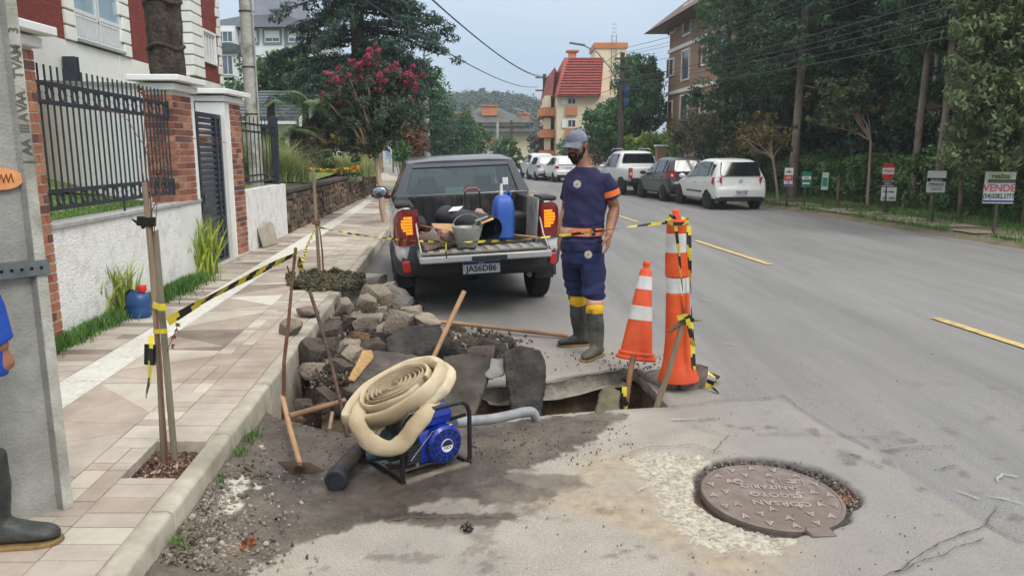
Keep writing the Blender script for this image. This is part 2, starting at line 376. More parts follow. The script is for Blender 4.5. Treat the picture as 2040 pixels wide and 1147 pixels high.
ts = axis(0,[(4.2,.019),(6.5,.06),(11.8,.3)])
YY,TT = np.meshgrid(ys,ts,indexing='ij')
LX = np.array([leftX(y) for y in ys]); RX = np.array([rightX(y)-leftX(y) for y in ys])/11.8
XX = LX[:,None]+TT*np.where(TT > 4.2,4.2/TT*1.0+(1-4.2/np.maximum(TT,4.2))*((RX[:,None]*11.8-4.2)/(11.8-4.2)),1.0)
ds = sdist(XX,YY,HOLE)
e = 1e-3; gxd = (sdist(XX+e,YY,HOLE)-ds)/e; gyd = (sdist(XX,YY+e,HOLE)-ds)/e
nearb = (np.abs(ds) < .0105); XX = np.where(nearb,XX-ds*gxd,XX); YY2 = np.where(nearb,YY-ds*gyd,YY)
jag = fbm(XX,YY,9,3,5)*.02; nb2 = np.abs(ds) < .0105;
ds = sdist(XX,YY2,HOLE)
def mask(poly,w,amp,f,seed,o=5,a2=.0):
    return 1-sstep(-w,w,sdist(XX,YY2,poly)+amp*fbm(XX,YY2,f,o,seed)*2+a2*fbm(XX,YY2,24,3,seed+3)*2)
dirt = mask(DIRT,.010,.10,4,1,a2=.045)
dirt = np.maximum(dirt,(1-sstep(.0,.05,sdist(XX,YY2,HOLE)-.03+.06*fbm(XX,YY2,7,4,9)))*.7*sstep(4.5,5.4,YY2))
dirt = np.maximum(dirt,(1-sstep(.02,.25,TT+.25*fbm(XX,YY2,3,4,14)))*.8)
blot = sstep(.02,.12,fbm(XX,YY2,3.2,6,71)-.10*np.hypot(XX-.35,(YY2-4.0)*1.4))*sstep(-.6,-.2,XX)*(1-sstep(.9,1.5,XX))*(1-sstep(4.3,4.6,YY2)); dirt = np.maximum(dirt,.75*blot); dirt = np.maximum(dirt,.55*sstep(.17,.24,fbm(XX,YY2,6,5,72))*(1-sstep(4.6,6,YY2)))
dirt *= 1-.5*sstep(.12,.25,fbm(XX,YY2,2.2,5,21))*sstep(-.3,.3,XX)
conc = mask(CONC,.03,.03,2,2); conc *= np.where(YY2 > 5.2,1-sstep(5.0,8.2,YY2+.6*fbm(XX,YY2,.8,4,3))*.8,1)
conc = conc*(1-.62*sstep(.75,1.7,XX+.25*fbm(XX,YY2,2,4,61)))*(1-.25*sstep(-.1,.25,fbm(XX,YY2,1.6,5,62))); cream = mask(CREAM,.012,.06,7,4,a2=.05); sand = mask(SAND,.12,.12,3,6)*(.4+1.2*np.clip(fbm(XX,YY2,5,5,8)+.35,0,.6))
wht = np.maximum.reduce([mask(q,.002,.030,20,7) for q in WHITE])
rust = mask(RUST,.01,.02,12,10)
dm = np.hypot(XX-MH.x,(YY2-MH.y)); am = np.arctan2(YY2-MH.y,XX-MH.x)
ringw = .022+.15*np.clip(np.sin(am-.1)*.7+np.cos(am-.5)*.6,0,1)+.05*fbm(XX,YY2,7,4,12)
ring = (1-sstep(-.008,.008,dm-MHR-ringw))
crack = np.zeros(XX.shape); wob = .02*fbm(XX,YY2,11,3,13)
for q in []:
    dd = ldist(XX+wob,YY2+wob,q); crack = np.maximum(crack,(1-sstep(.001,.012,dd-.006*fbm(XX,YY2,15,3,15)))*sstep(-.25,-.05,fbm(XX,YY2,6,2,16)))
chalk = np.zeros(XX.shape)
for q in []: chalk = np.maximum(chalk,(1-sstep(.002,.014,ldist(XX+wob*.3,YY2,q)))*.6)
wet = (1-sstep(.25,.6,np.hypot(XX+.62,(YY2-3.75)*1.3)+.25*fbm(XX,YY2,4,4,17)))
wet = np.maximum(wet,(1-sstep(.0,.25,ldist(XX,YY2,[G(600,940),G(720,1000),G(900,1010)])+.2*fbm(XX,YY2,5,4,18)-.05)))
pebf = np.clip(vnoise(XX*95,YY2*95)-.55,0,1)*2
ZZ = fbm(XX,YY2,1.2,3,11)*.008+dirt*(fbm(XX,YY2,9,5,12)*.03+.008*pebf+.004)+(fbm(XX,YY2,30,2,13))*.0015
ZZ += -.014*cream*(1-.6*vnoise(XX*38,YY2*38))+.05*(1-sstep(.0,.35,TT))*(1-sstep(4.2,4.5,YY2))-.03*ring+.012*ring*vnoise(XX*30,YY2*30)-.008*crack-.005*conc*0
ZZ = np.where(YY2 > 9,ZZ*.3,ZZ); ZZ = np.where(TT < .001,ZZ-.0,ZZ)
ny,ntt = XX.shape; vid = np.arange(ny*ntt).reshape(ny,ntt)
cx_ = (ds[:-1,:-1]+ds[1:,:-1]+ds[:-1,1:]+ds[1:,1:])/4; keep = cx_ > 0
keep &= ~((dm[:-1,:-1] < MHR-.03))
F = np.stack([vid[:-1,:-1],vid[:-1,1:],vid[1:,1:],vid[1:,:-1]],-1)[keep]
V = np.stack([XX,YY2,ZZ],-1).reshape(-1,3)
# broken slab edge round the hole
at = {k: ('POINT',v.ravel()) for k,v in dict(dirt=dirt,conc=conc,cream=cream,sand=sand,wht=wht,rust=rust,ring=ring,crack=crack,chalk=chalk,wet=wet).items()}
me = npmesh('road',V,F,at); me.polygons.foreach_set('use_smooth',[True]*len(F))
m = bpy.data.materials.new('roadmat'); m.use_nodes = True; t = m.node_tree; b = t.nodes['Principled BSDF']; MATS['roadmat'] = m
def TN(tp,**k):
    n = t.nodes.new(tp)
    for a,v in k.items(): setattr(n,a,v)
    return n
tcr = TN('ShaderNodeTexCoord')
def noise_ramp(sc,c1,c2,p1=.35,p2=.65,det=6,rg=.65,map=None):
    n = TN('ShaderNodeTexNoise'); n.inputs['Scale'].default_value = sc; n.inputs['Detail'].default_value = det; n.inputs['Roughness'].default_value = rg
    if map:
        q = TN('ShaderNodeMapping'); q.inputs['Scale'].default_value = map; t.links.new(tcr.outputs['Object'],q.inputs[0]); t.links.new(q.outputs[0],n.inputs['Vector'])
    else: t.links.new(tcr.outputs['Object'],n.inputs['Vector'])
    r = TN('ShaderNodeValToRGB'); r.color_ramp.elements[0].position = p1; r.color_ramp.elements[1].position = p2; r.color_ramp.elements[0].color = c1; r.color_ramp.elements[1].color = c2
    t.links.new(n.outputs['Fac'],r.inputs[0]); return r.outputs[0]
def attr(n):
    a = TN('ShaderNodeAttribute'); a.attribute_name = n; return a.outputs['Fac']
def mixc(f,a,c_,bt='MIX'):
    x = TN('ShaderNodeMixRGB',blend_type=bt)
    if isinstance(f,float): x.inputs[0].default_value = f
    else: t.links.new(f,x.inputs[0])
    for i,s_ in ((1,a),(2,c_)):
        if isinstance(s_,tuple): x.inputs[i].default_value = s_
        else: t.links.new(s_,x.inputs[i])
    return x.outputs[0]
asph = mixc(.55,noise_ramp(1.1,col(78,78,80),col(136,135,133),.3,.7,map=(1.9,.16,1)),noise_ramp(160,col(62,62,62),col(166,165,162),.3,.72,det=3))
conc_c = mixc(.5,noise_ramp(3,col(128,121,112),col(162,154,142)),noise_ramp(120,col(90,86,80),col(200,192,180),.3,.72,det=3))
dirt_c = mixc(.5,noise_ramp(7,col(58,53,49),col(98,89,79)),noise_ramp(75,col(44,40,38),col(126,116,104),.38,.72,det=4))
dirt_c = mixc(.38,dirt_c,noise_ramp(2.2,col(62,56,52),col(134,121,106),.42,.62,det=8,rg=.75)); cream_c = mixc(.5,noise_ramp(48,col(96,90,82),col(206,199,184),.36,.6,det=4),noise_ramp(9,col(122,114,100),col(176,168,152)))
cur = mixc(attr('conc'),asph,conc_c)
cur = mixc(attr('sand'),cur,noise_ramp(14,col(136,124,106),col(168,154,132)))
cur = mixc(attr('dirt'),cur,dirt_c); cur = mixc(attr('cream'),cur,cream_c); cur = mixc(attr('ring'),cur,noise_ramp(50,col(38,36,35),col(84,80,76)))
cur = mixc(attr('wht'),cur,noise_ramp(30,col(150,146,136),col(196,192,180))); cur = mixc(attr('rust'),cur,noise_ramp(30,col(84,58,40),col(132,92,62)))
cur = mixc(attr('crack'),cur,col(46,43,41)); cur = mixc(attr('chalk'),cur,col(178,177,174))
wm = mixc(attr('wet'),(1,1,1,1),(.72,.72,.73,1)); cur = mixc(1.0,cur,wm,'MULTIPLY'); t.links.new(cur,b.inputs['Base Color'])
rr = TN('ShaderNodeMapRange'); rr.inputs[3].default_value = .82; rr.inputs[4].default_value = .38; t.links.new(attr('wet'),rr.inputs[0]); t.links.new(rr.outputs[0],b.inputs['Roughness'])
n2 = TN('ShaderNodeTexNoise'); n2.inputs['Scale'].default_value = 260; n2.inputs['Detail'].default_value = 4; t.links.new(tcr.outputs['Object'],n2.inputs['Vector'])
bp = TN('ShaderNodeBump'); bp.inputs['Strength'].default_value = .35; bp.inputs['Distance'].default_value = .004; t.links.new(n2.outputs['Fac'],bp.inputs['Height']); t.links.new(bp.outputs[0],b.inputs['Normal'])
road = structure(link('road',me,m))
# slab edge: a real broken thickness all round the excavation
mb = MB(); rnd = random.Random(5); E = []
for i in range(len(HOLE)):
    a,c = HOLE[i],HOLE[(i+1) % len(HOLE)]; n = max(1,int((c-a).length/.03))
    for k in range(n): E.append(a.lerp(c,k/n))
cen = Vector((sum(p.x for p in E)/len(E),sum(p.y for p in E)/len(E),0)); n = len(E)
thk = [.088+.018*mnoise.noise(p*7) for p in E]
vs = []
for lv,(zf,inn) in enumerate(((0,.0),(.12,.006),(.5,.010),(.85,.004),(1,-.012),(1.0,-.12))):
    for i,p in enumerate(E):
        tn = (E[(i+1) % n]-E[i-1]).normalized(); nn = Vector((tn.y,-tn.x,0))
        if (cen-p).dot(nn) < 0: nn = -nn
        w = inn+(.010*mnoise.noise(Vector((p.x*22,p.y*22,lv*3))) if 0 < lv < 5 else 0)
        z = -.001-thk[i]*zf+(.006*mnoise.noise(Vector((p.x*30,p.y*30,lv))) if 0 < lv < 5 else .004)
        vs.append(p+nn*w+Vector((0,0,z)))
fs = [(l*n+i,l*n+(i+1) % n,(l+1)*n+(i+1) % n,(l+1)*n+i) for l in range(5) for i in range(n)]
mb.add(vs,fs); structure(mb.build('road_slab_edge',mat('slabedge',(104,100,92),(150,144,132),sc=14,rough=.9,bump=.8,bsc=60,c3=(92,84,72)),smooth=True,angle=50))
# earth pit
gxs = np.arange(-2.2,1.5,.03); gys = np.arange(4.2,7.2,.03); PX_,PY_ = np.meshgrid(gxs,gys,indexing='ij')
d2 = sdist(PX_,PY_,HOLE); depth = .28+.42*sstep(-1.0,-.2,PX_)
k = sstep(.10,-.06,d2+.05*fbm(PX_,PY_,6,4,30))
PZ = -.11-(depth)*k+fbm(PX_,PY_,5,5,31)*.12*k+fbm(PX_,PY_,22,3,33)*.03*k
PZ = np.where(d2 > .11,-.112,PZ); vid = np.arange(PX_.size).reshape(PX_.shape)
okc = ((d2[:-1,:-1] < .16) & (PX_[:-1,:-1] > -1.22-.087*PY_[:-1,:-1]-.12)); F = np.stack([vid[:-1,:-1],vid[1:,:-1],vid[1:,1:],vid[:-1,1:]],-1)[okc]
DIRTM = mat('earth',(84,68,54),(128,106,82),sc=9,rough=.95,bump=1,bsc=45,c3=(146,118,86),bdist=.03)
me = npmesh('excavated_earth',np.stack([PX_,PY_,PZ],-1).reshape(-1,3),F); me.polygons.foreach_set('use_smooth',[True]*len(F))
structure(link('excavated_pit_ground',me,DIRTM))
pw = [G(*p,-.2) for p in [(640,800),(700,792),(760,810),(770,870),(700,880),(640,860)]]
mb = MB(); mb.add([Vector((p.x,p.y,-.235)) for p in pw],[tuple(range(6))]); structure(mb.build('puddle_water',mat('puddle',(92,78,62),(112,98,80),sc=6,rough=.07,spec=.5)))
# mound of excavated soil along the kerb
def mound_h(x,y):
    X = np.asarray(x,float); Y = np.asarray(y,float); h = np.zeros(np.broadcast(X,Y).shape)
    for (px,py,r,a) in MND:
        c = G(px,py); h = np.maximum(h,a*np.exp(-((X-c.x)**2+(Y-c.y)**2*1.0)/(2*r*r)))
    return h
MND = [(722,655,.21,.30),(762,620,.22,.24),(690,710,.20,.16),(800,675,.24,.23),(860,690,.22,.14),(960,690,.20,.15),(905,700,.18,.12),(650,740,.16,.05),(1020,705,.13,.05),(640,690,.12,.06)]
gxs = np.arange(-2.0,.35,.02); gys = np.arange(4.9,8.3,.02); MX,MY = np.meshgrid(gxs,gys,indexing='ij')
MZ = mound_h(MX,MY); MZ = MZ-.025+fbm(MX,MY,8,5,41)*.07+fbm(MX,MY,30,3,42)*.02
mh_ = mound_h(MX,MY); inh = sdist(MX,MY,HOLE); MZ = np.where(inh < .02,MZ-.45*(1-sstep(.0,.05,mh_))*sstep(.02,-.06,inh),MZ)
okc = ((MZ[:-1,:-1] > -.03) | ((inh[:-1,:-1] < .03) & (mh_[:-1,:-1] > .002))) & (MX[:-1,:-1] > -1.2-.087*MY[:-1,:-1]); vid = np.arange(MX.size).reshape(MX.shape); F = np.stack([vid[:-1,:-1],vid[1:,:-1],vid[1:,1:],vid[:-1,1:]],-1)[okc]
me = npmesh('soil',np.stack([MX,MY,MZ],-1).reshape(-1,3),F); me.polygons.foreach_set('use_smooth',[True]*len(F))
SOIL = mat('soil',(44,38,34),(86,74,64),sc=12,rough=.95,bump=1,bsc=50,bdist=.02)
tag(link('soil_mound',me,SOIL),'heap of dark excavated soil between the kerb and the hole','soil heap',kind='stuff')
# kerb
ker = structure(bpy.data.objects.new('kerb',None)); C.objects.link(ker)
KM = mat('kerbstone',(150,143,130),(182,175,160),sc=7,rough=.85,bump=.2,bsc=130,lv=1,hue=.10,c3=(132,126,112))
y = .3; i = 0
while y < 62:
    y1 = y+.93; ya,yb = y+.006,y1-.006; dz = -.34 if y1 > 4 and y < 7.4 else -.1
    prof = [(-.105,dz),(-.103,.150),(-.026,.152),(-.006,.140),(0,.118),(.012,dz)]
    mb = MB(); P0 = [Vector((leftX(ya)+a,ya,z)) for a,z in prof]; P1 = [Vector((leftX(yb)+a,yb,z)) for a,z in prof]
    mb.loft([P0,P1]); o = mb.build('kerb_stone',KM,ker,bevel=.006); y = y1; i += 1
# sidewalk
PITA = (3.62,4.22,-.42,-.13)      # s0 s1 t0 t1
PITB = (8.75,9.9,-.62,-.13)
def inpit(s,tt): return any(a < s < b_ and c_ < tt < d_ for a,b_,c_,d_ in (PITA,PITB))
PITA = (G(300,952,.15).y,G(300,880,.15).y,-.40,-.13); PITB = (G(640,578,.15).y,G(640,543,.15).y,-.62,-.13)
mb = MB(); s_ax = sorted(set([.3,1.5,PITA[0],PITA[1],PITB[0],PITB[1]]+[11+2*i for i in range(26)])); t_ax = [-9.9,-.62,-.40,-.103]
def SWp(s,tt,z=.15):
    x = leftX(s)+tt if tt > -9 else min(wallX(s)-.02,leftX(s)-2.02)
    return Vector((x,s,z))
for a,c in zip(s_ax[:-1],s_ax[1:]):
    for p,q in zip(t_ax[:-1],t_ax[1:]):
        if inpit((a+c)/2,(p+q)/2): continue
        mb.hexa([SWp(a,p,.0),SWp(a,q,.0),SWp(c,q,.0),SWp(c,p,.0),SWp(a,p,.144),SWp(a,q,.144),SWp(c,q,.144),SWp(c,p,.144)])
side = structure(mb.build('sidewalk',mat('mortar',(158,148,134),(184,174,158),sc=20,rough=.95)))
nc = lambda c: (c[0]-4,c[1],c[2]+2)
TM = [mat('paver%d' % i,nc(a),nc(b_),sc=5,rough=.75,bump=.25,bsc=50,lv=1,hue=.045,c3=nc(c3),det=8) for i,(a,b_,c3) in enumerate((
    ((166,152,138),(186,173,159),(150,134,119)),((158,142,128),(180,163,148),(142,124,110)),((184,172,156),(198,187,172),(164,150,132)),((126,111,99),(152,135,121),(106,92,82)),((192,184,170),(208,200,188),(168,158,142))))]
pieces = []
def piece(poly,mi,s,area=1,z=.1515,kind=0): pieces.append((s,poly,mi,z,kind))
def rectp(s0,s1,t0,t1,mi,g=.0025,z=None,kind=0):
    if inpit((s0+s1)/2,(t0+t1)/2): return
    zz = (z or .1515)+random.uniform(-.0012,.0012); piece([SWp(s0+g,t0+g,zz),SWp(s0+g,t1-g,zz),SWp(s1-g,t1-g,zz),SWp(s1-g,t0+g,zz)],mi,(s0+s1)/2,z=zz,kind=kind)
R = random.Random(11); SMAX = 34
s = .8
while s < SMAX:
    w = R.uniform(.115,.155)
    for lim in (PITA[0],PITA[1],PITB[0],PITB[1]):
        if s < lim-.03 < lim < s+w+.04: w = lim-s
    rectp(s,s+w,-.38,-.108,R.choice([0,0,1,1,0,2,1,0]) if s > 3 else R.choice([0,2,0])); s += w
s = .8
while s < SMAX:
    w = R.choice([.09,.14,.20]);
    if inpit(s+w/2,-.5): s += w; continue
    if R.random() < .45: rectp(s,s+w,-.60,-.48,R.choice([0,1,2,0])); rectp(s,s+w,-.48,-.38,R.choice([0,2,1,1]))
    else: rectp(s,s+w,-.60,-.38,R.choice([0,1,2,0,1]))
    s += w
s = .6; tl = tr = .6; flip = 1   # big irregular sandstone slabs
while s < SMAX:
    L_ = R.uniform(.30,.55); nl = tl+(L_*1.5 if flip > 0 else L_*.4); nr = tr+(L_*.4 if flip > 0 else L_*1.5)
    a,b_,c_,d_ = (tl,-1.165),(tr,-.60),(nr,-.60),(nl,-1.165); mi = R.choice([0,0,1,2,1,4,0])
    def gp(q,cc):
        return [SWp(cc[0]+(u-cc[0])*(1-.004/max(.05,abs(u-cc[0]))),cc[1]+(v-cc[1])*(1-.003/max(.05,abs(v-cc[1]))),.1515) for u,v in q]
    if R.random() < .5:
        if R.random() < .5: Q = [[a,b_,c_],[a,c_,d_]]
        else: Q = [[a,b_,d_],[b_,c_,d_]]
    else: Q = [[a,b_,c_,d_]]
    for q in Q:
        cc = (sum(u for u,v in q)/len(q),sum(v for u,v in q)/len(q)); zz = .1515+R.uniform(-.001,.001)
        piece([p+Vector((0,0,zz-.1515)) for p in gp(q,cc)],R.choice([0,1,1,2,3,4,0]),cc[0],z=zz)
    s = min(nl,nr); tl,tr = nl,nr; flip = -flip if abs(nl-nr) > .3 else flip
s = .8
while s < SMAX:
    rectp(s,s+.6,-1.455,-1.165,4,kind=1); s += .6
s = .8
while s < SMAX:
    w = R.uniform(.10,.19); te = min(wallX(s)-leftX(s)+.02,-1.9)
    mid = R.uniform(-1.85,-1.6)
    if R.random() < .5: rectp(s,s+w,te,mid,R.choice([0,1,3,1])); rectp(s,s+w,mid,-1.46,R.choice([0,1,2,3]))
    else: rectp(s,s+w,te,-1.46,R.choice([0,1,2,3,0]))
    s += w
TAC = mat('tactile',(190,188,178),(212,210,202),sc=16,rough=.8,bump=.3,bsc=70,lv=1,hue=.06)
pieces.sort(key=lambda q: abs(q[0]-4.0)); far = {}
rest = MB(); nobj = 0
for s,poly,mi,z,kind in pieces:
    vis = 2.6 < s
    if vis and nobj < 285:
        mb = MB(); mb.ext([Vector((p.x,p.y,.10)) for p in poly],(0,0,z-.10))
        if kind:   # ribs of the guiding strip
            for k in range(5):
                tt = -1.455+.29*(k+.5)/5; a_ = SWp(s-.29,tt,z); c_ = SWp(s+.29,tt,z); mb.hexa([a_+Vector((-.012,0,-.002)),a_+Vector((.012,0,-.002)),c_+Vector((.012,0,-.002)),c_+Vector((-.012,0,-.002)),a_+Vector((-.009,0,.004)),a_+Vector((.009,0,.004)),c_+Vector((.009,0,.004)),c_+Vector((-.009,0,.004))])
        o = mb.build('guiding_slab' if kind else 'paving_slab',TAC if kind else TM[mi],side); nobj += 1
    else:
        rest.cur = 5 if kind else mi; rest.ext([Vector((p.x,p.y,.10)) for p in poly],(0,0,z-.10))
rest.build('distant_paving',TM+[TAC],side,kind='stuff')
# soil in the tree pits
PS = mat('pitsoil',(58,44,38),(104,84,72),sc=40,rough=.95,bump=1,bsc=80,c3=(128,100,84))
mb = MB()
for (a,b_,c_,d_),zb in ((PITA,.085),(PITB,.11)):
    nx,nyy = 26,26; vs = []
    for i in range(nx):
        for j in range(nyy):
            p = SWp(a+(b_-a)*i/(nx-1),c_+(d_-c_)*j/(nyy-1),zb); p.z += .03*mnoise.noise(p*14)+.012*mnoise.noise(p*50); vs.append(p)
    mb.add(vs,[(i*nyy+j,i*nyy+j+1,(i+1)*nyy+j+1,(i+1)*nyy+j) for i in range(nx-1) for j in range(nyy-1)])
structure(mb.build('tree_pit_soil',PS,smooth=True))
mb = MB(); rg = random.Random(3)
for k in range(700):
    q = PITA if k < 520 else PITB; p = SWp(rg.uniform(q[0]+.02,q[1]-.02),rg.uniform(q[2]+.02,q[3]-.02),.1+(.02 if k >= 520 else 0)); r_ = rg.uniform(.004,.011)
    M = Matrix.Translation(p) @ Euler((rg.uniform(-.8,.8),rg.uniform(-.8,.8),rg.uniform(0,6))).to_matrix().to_4x4(); mb.cur = rg.choice([0,0,1,2])
    mb.add([M @ Vector(v) for v in ((-r_*1.6,-r_*.5,0),(r_*1.6,-r_*.4,0),(r_*1.4,r_*.5,.003),(-r_*1.5,r_*.5,0))],[(0,1,2,3)])
tag(mb.build('bark_chips',[mat('chipa',(96,70,56),(130,98,80)),mat('chipb',(60,44,38),(80,60,50)),mat('chipc',(150,126,104),(176,152,130))]),'bark chips and dry leaf bits in the tree pits','bark chips',kind='stuff')
# centre line
YM = mat('roadyellow',(188,160,98),(206,180,122),sc=30,rough=.7,c3=(164,142,100))
for k,(a,b_) in enumerate(((4.48,7.68),(11.5,14.75),(18.75,22),(26,29.2),(33.3,36.5),(40.5,43.8))):
    f = lambda Y: 5.3-.115*Y-.0022*max(0,Y-20)**2; mb = MB(); w = .055; n = 6
    vs = []
    for i in range(n+1):
        Y = a+(b_-a)*i/n
        for sgn in (-1,1): vs.append((f(Y)+sgn*w+.004*R.uniform(-1,1),Y,.011))
    mb.add(vs,[(2*i,2*i+1,2*i+3,2*i+2) for i in range(n)]); structure(mb.build('yellow_road_line',YM))

CKM = mat('crackdark',(66,61,57),(98,92,86),sc=30,rough=1); CHM = mat('chalkmark',(150,149,146),(176,175,172),sc=60,rough=.9)
for nm,LS,m_,w0 in (('road_crack',CRK,CKM,.0042),('chalk_mark',CHALK,CHM,.006)):
    for q in LS:
        mb = MB(); T_ = sum((b_-a).length for a,b_ in zip(q[:-1],q[1:])); n = max(6,int(T_/.02)); L0 = []; P = []
        for a,b_ in zip(q[:-1],q[1:]):
            k = max(2,int(n*(b_-a).length/T_))
            for i in range(k): P.append(a.lerp(b_,i/k))
        P.append(q[-1]); vs = []
        for i,p in enumerate(P):
            d = (P[min(i+1,len(P)-1)]-P[max(i-1,0)]).normalized(); nn = Vector((-d.y,d.x,0)); o_ = .022*mnoise.noise(p*9)+.008*mnoise.noise(p*45); w = w0*(.35+1.3*abs(mnoise.noise(p*23+Vector((5,0,0)))))*(1 if 0 < i < len(P)-1 else .1); z = .0145 if nm[0] == 'c' else .0135
            vs += [p+nn*(o_+w)+Vector((0,0,z)),p+nn*(o_-w)+Vector((0,0,z))]
        mb.add(vs,[(2*i,2*i+1,2*i+3,2*i+2) for i in range(len(P)-1)]); structure(mb.build(nm,m_))
def roadz(x,y): t = min(1,max(0,(x-leftX(y))/.35)); return .05*(1-t*t*(3-2*t))*(1 if y < 4.3 else 0)+.004
# far-side pavement, worn and grassy
mb = MB(); ysr = axis(.3,[(40,.35),(62,2)]); tr_ = [-.35,.12,.5,.95,1.4,1.9,2.6,4,9,30]
hh = [-.06,.07,.085,.09,.09,.11,.14,.2,.3,.5]; vs = []
for Y in ysr:
    for q,h in zip(tr_,hh): vs.append((rightX(Y)+q+.07*mnoise.noise(Vector((Y*1.3,q*3,0))),Y,h+.025*mnoise.noise(Vector((Y*2,q*4,2)))))
n = len(tr_); mb.add(vs,[(i*n+j,i*n+j+1,(i+1)*n+j+1,(i+1)*n+j) for i in range(len(ysr)-1) for j in range(n-1)])
structure(mb.build('right_verge',mat('verge',(98,88,72),(132,120,102),sc=2.5,rough=.95,bump=.6,bsc=20,c3=(84,92,52)),smooth=True))
pv = structure(bpy.data.objects.new('right_pavement',None)); C.objects.link(pv)
s = 6.
while s < 34:
    w = R.uniform(.4,.8)
    for t0,t1 in ((.25,.8),(.8,1.35)):
        if R.random() < .2: continue
        mb = MB(); P = [Vector((rightX(u)+v+R.uniform(-.03,.03),u,.10)) for u,v in ((s+.02,t0),(s+.02,t1-.02),(s+w-.02,t1-.02),(s+w-.02,t0))]
        mb.ext(P,(R.uniform(-.01,.01),0,R.uniform(.012,.03))); mb.build('paving_slab',mat('oldslab',(136,124,110),(166,154,138),sc=4,rough=.9,bump=.4,lv=1,hue=.12,c3=(108,100,84)),pv)
    s += w
# grass
def blades(pts,h,w,rng,lean=.5,seg=2,hv=.4):
    P = np.asarray(pts,float); n = len(P); a = rng.rand(n)*2*pi; H_ = h*(1-hv+2*hv*rng.rand(n)); le = lean*rng.rand(n)*H_
    dx,dy = np.cos(a),np.sin(a); wx,wy = -dy*w*.5,dx*w*.5
    if np.ndim(w): wx,wy = -dy*w*.5,dx*w*.5
    V = np.empty((n,6,3))
    for i,(f,b_) in enumerate(((0,1),(.55,.8),(1,.12))):
        cx2 = P[:,0]+dx*le*f*f; cy2 = P[:,1]+dy*le*f*f; cz = P[:,2]+H_*f*(1-.25*f*le/H_)
        V[:,2*i] = np.c_[cx2-wx*b_,cy2-wy*b_,cz]; V[:,2*i+1] = np.c_[cx2+wx*b_,cy2+wy*b_,cz]
    b0 = np.arange(n)*6; F = np.concatenate([np.c_[b0,b0+1,b0+3,b0+2],np.c_[b0+2,b0+3,b0+5,b0+4]]); lv = rng.rand(n)
    return V.reshape(-1,3),F,np.r_[lv,lv]
def grass(name,pts,h,w,m,label,seed=0,cat='grass',parent=None,**k):
    V,F,lv = blades(pts,h,w,np.random.RandomState(seed),**k); o = link(name,npmesh(name,V,F,{'lv': ('FACE',lv)}),m,parent)
    return tag(o,label,cat,kind='stuff')
GR = leafmat('grassmat',(70,104,38),(112,142,62)); GR2 = leafmat('grassdry',(92,108,50),(150,152,92))
g = np.random.RandomState(5); q = []
for k in range(26000):
    Y = 9+g.rand()**1.3*32; tt = g.choice([g.normal(1.9,.35),g.normal(2.4,.4),g.normal(.12,.1),g.normal(.8,.5)],p=[.5,.3,.12,.08])
    if vnoise(np.array(Y*1.1),np.array(tt*2.+4)) < .38: continue
    q.append((rightX(Y)+tt,Y,.08))
grass('verge_grass',q,.14,.014,GR,'ragged grass growing along the far pavement under the bushes',lean=.8)
# ================================================ LEFT PROPERTY
STUC = mat('stucco',(222,222,220),(240,239,236),sc=26,rough=.9,bump=.8,bsc=48,c3=(212,211,207),bdist=.02)
PAINT = mat('whitepaint',(222,222,220),(234,234,231),sc=3,rough=.75,bump=.1,bsc=50,c3=(212,211,207))
CREAMP = mat('creampaint',(232,232,226),(242,242,238),sc=2,rough=.8,c3=(222,220,212))
GREYC = mat('coping',(150,150,150),(176,175,173),sc=8,rough=.85,bump=.3)
IRON = mat('iron',(36,40,48),(50,54,62),sc=10,rough=.45,spec=.5)
MORT = mat('brickmortar',(212,202,190),(228,220,210),sc=30,rough=.95)
BR = [mat('brick%d' % i,a,b,sc=9,rough=.8,bump=.4,bsc=60,lv=1,hue=.14) for i,(a,b) in enumerate((((140,88,66),(164,110,84)),((122,74,58),(144,92,72)),((96,62,54),(118,76,66)),((152,104,78),(174,126,98))))]
def plate(mb,x0,k,y0,y1,z0,z1,d0,d1):
    f = lambda y,d: x0+k*y+d
    mb.hexa([(f(y0,d0),y0,z0),(f(y0,d1),y0,z0),(f(y1,d1),y1,z0),(f(y1,d0),y1,z0),(f(y0,d0),y0,z1),(f(y0,d1),y0,z1),(f(y1,d1),y1,z1),(f(y1,d0),y1,z1)])
WK = (-3.31,-.072)
# low rendered wall
def lowwall(y0,y1,zt,label,zb=.0,cap=True):
    t_ = thing('garden_wall',label,'wall',(wallX(y0),y0,.1))
    mb = MB(); plate(mb,*WK,y0,y1,zb,zt,-.18,0); mb.build('wall_body',STUC,t_,W=True)
    if cap: mb = MB(); plate(mb,*WK,y0,y1,zt+.002,zt+.045,-.20,.025); mb.build('coping',GREYC,t_,W=True,bevel=.008)
lowwall(2.2,9.735,1.08,'low white roughcast wall under the black railing on the left')
lowwall(11.76,14.62,1.12,'short white roughcast wall between the brick gate pillar and the stone wall',cap=False)
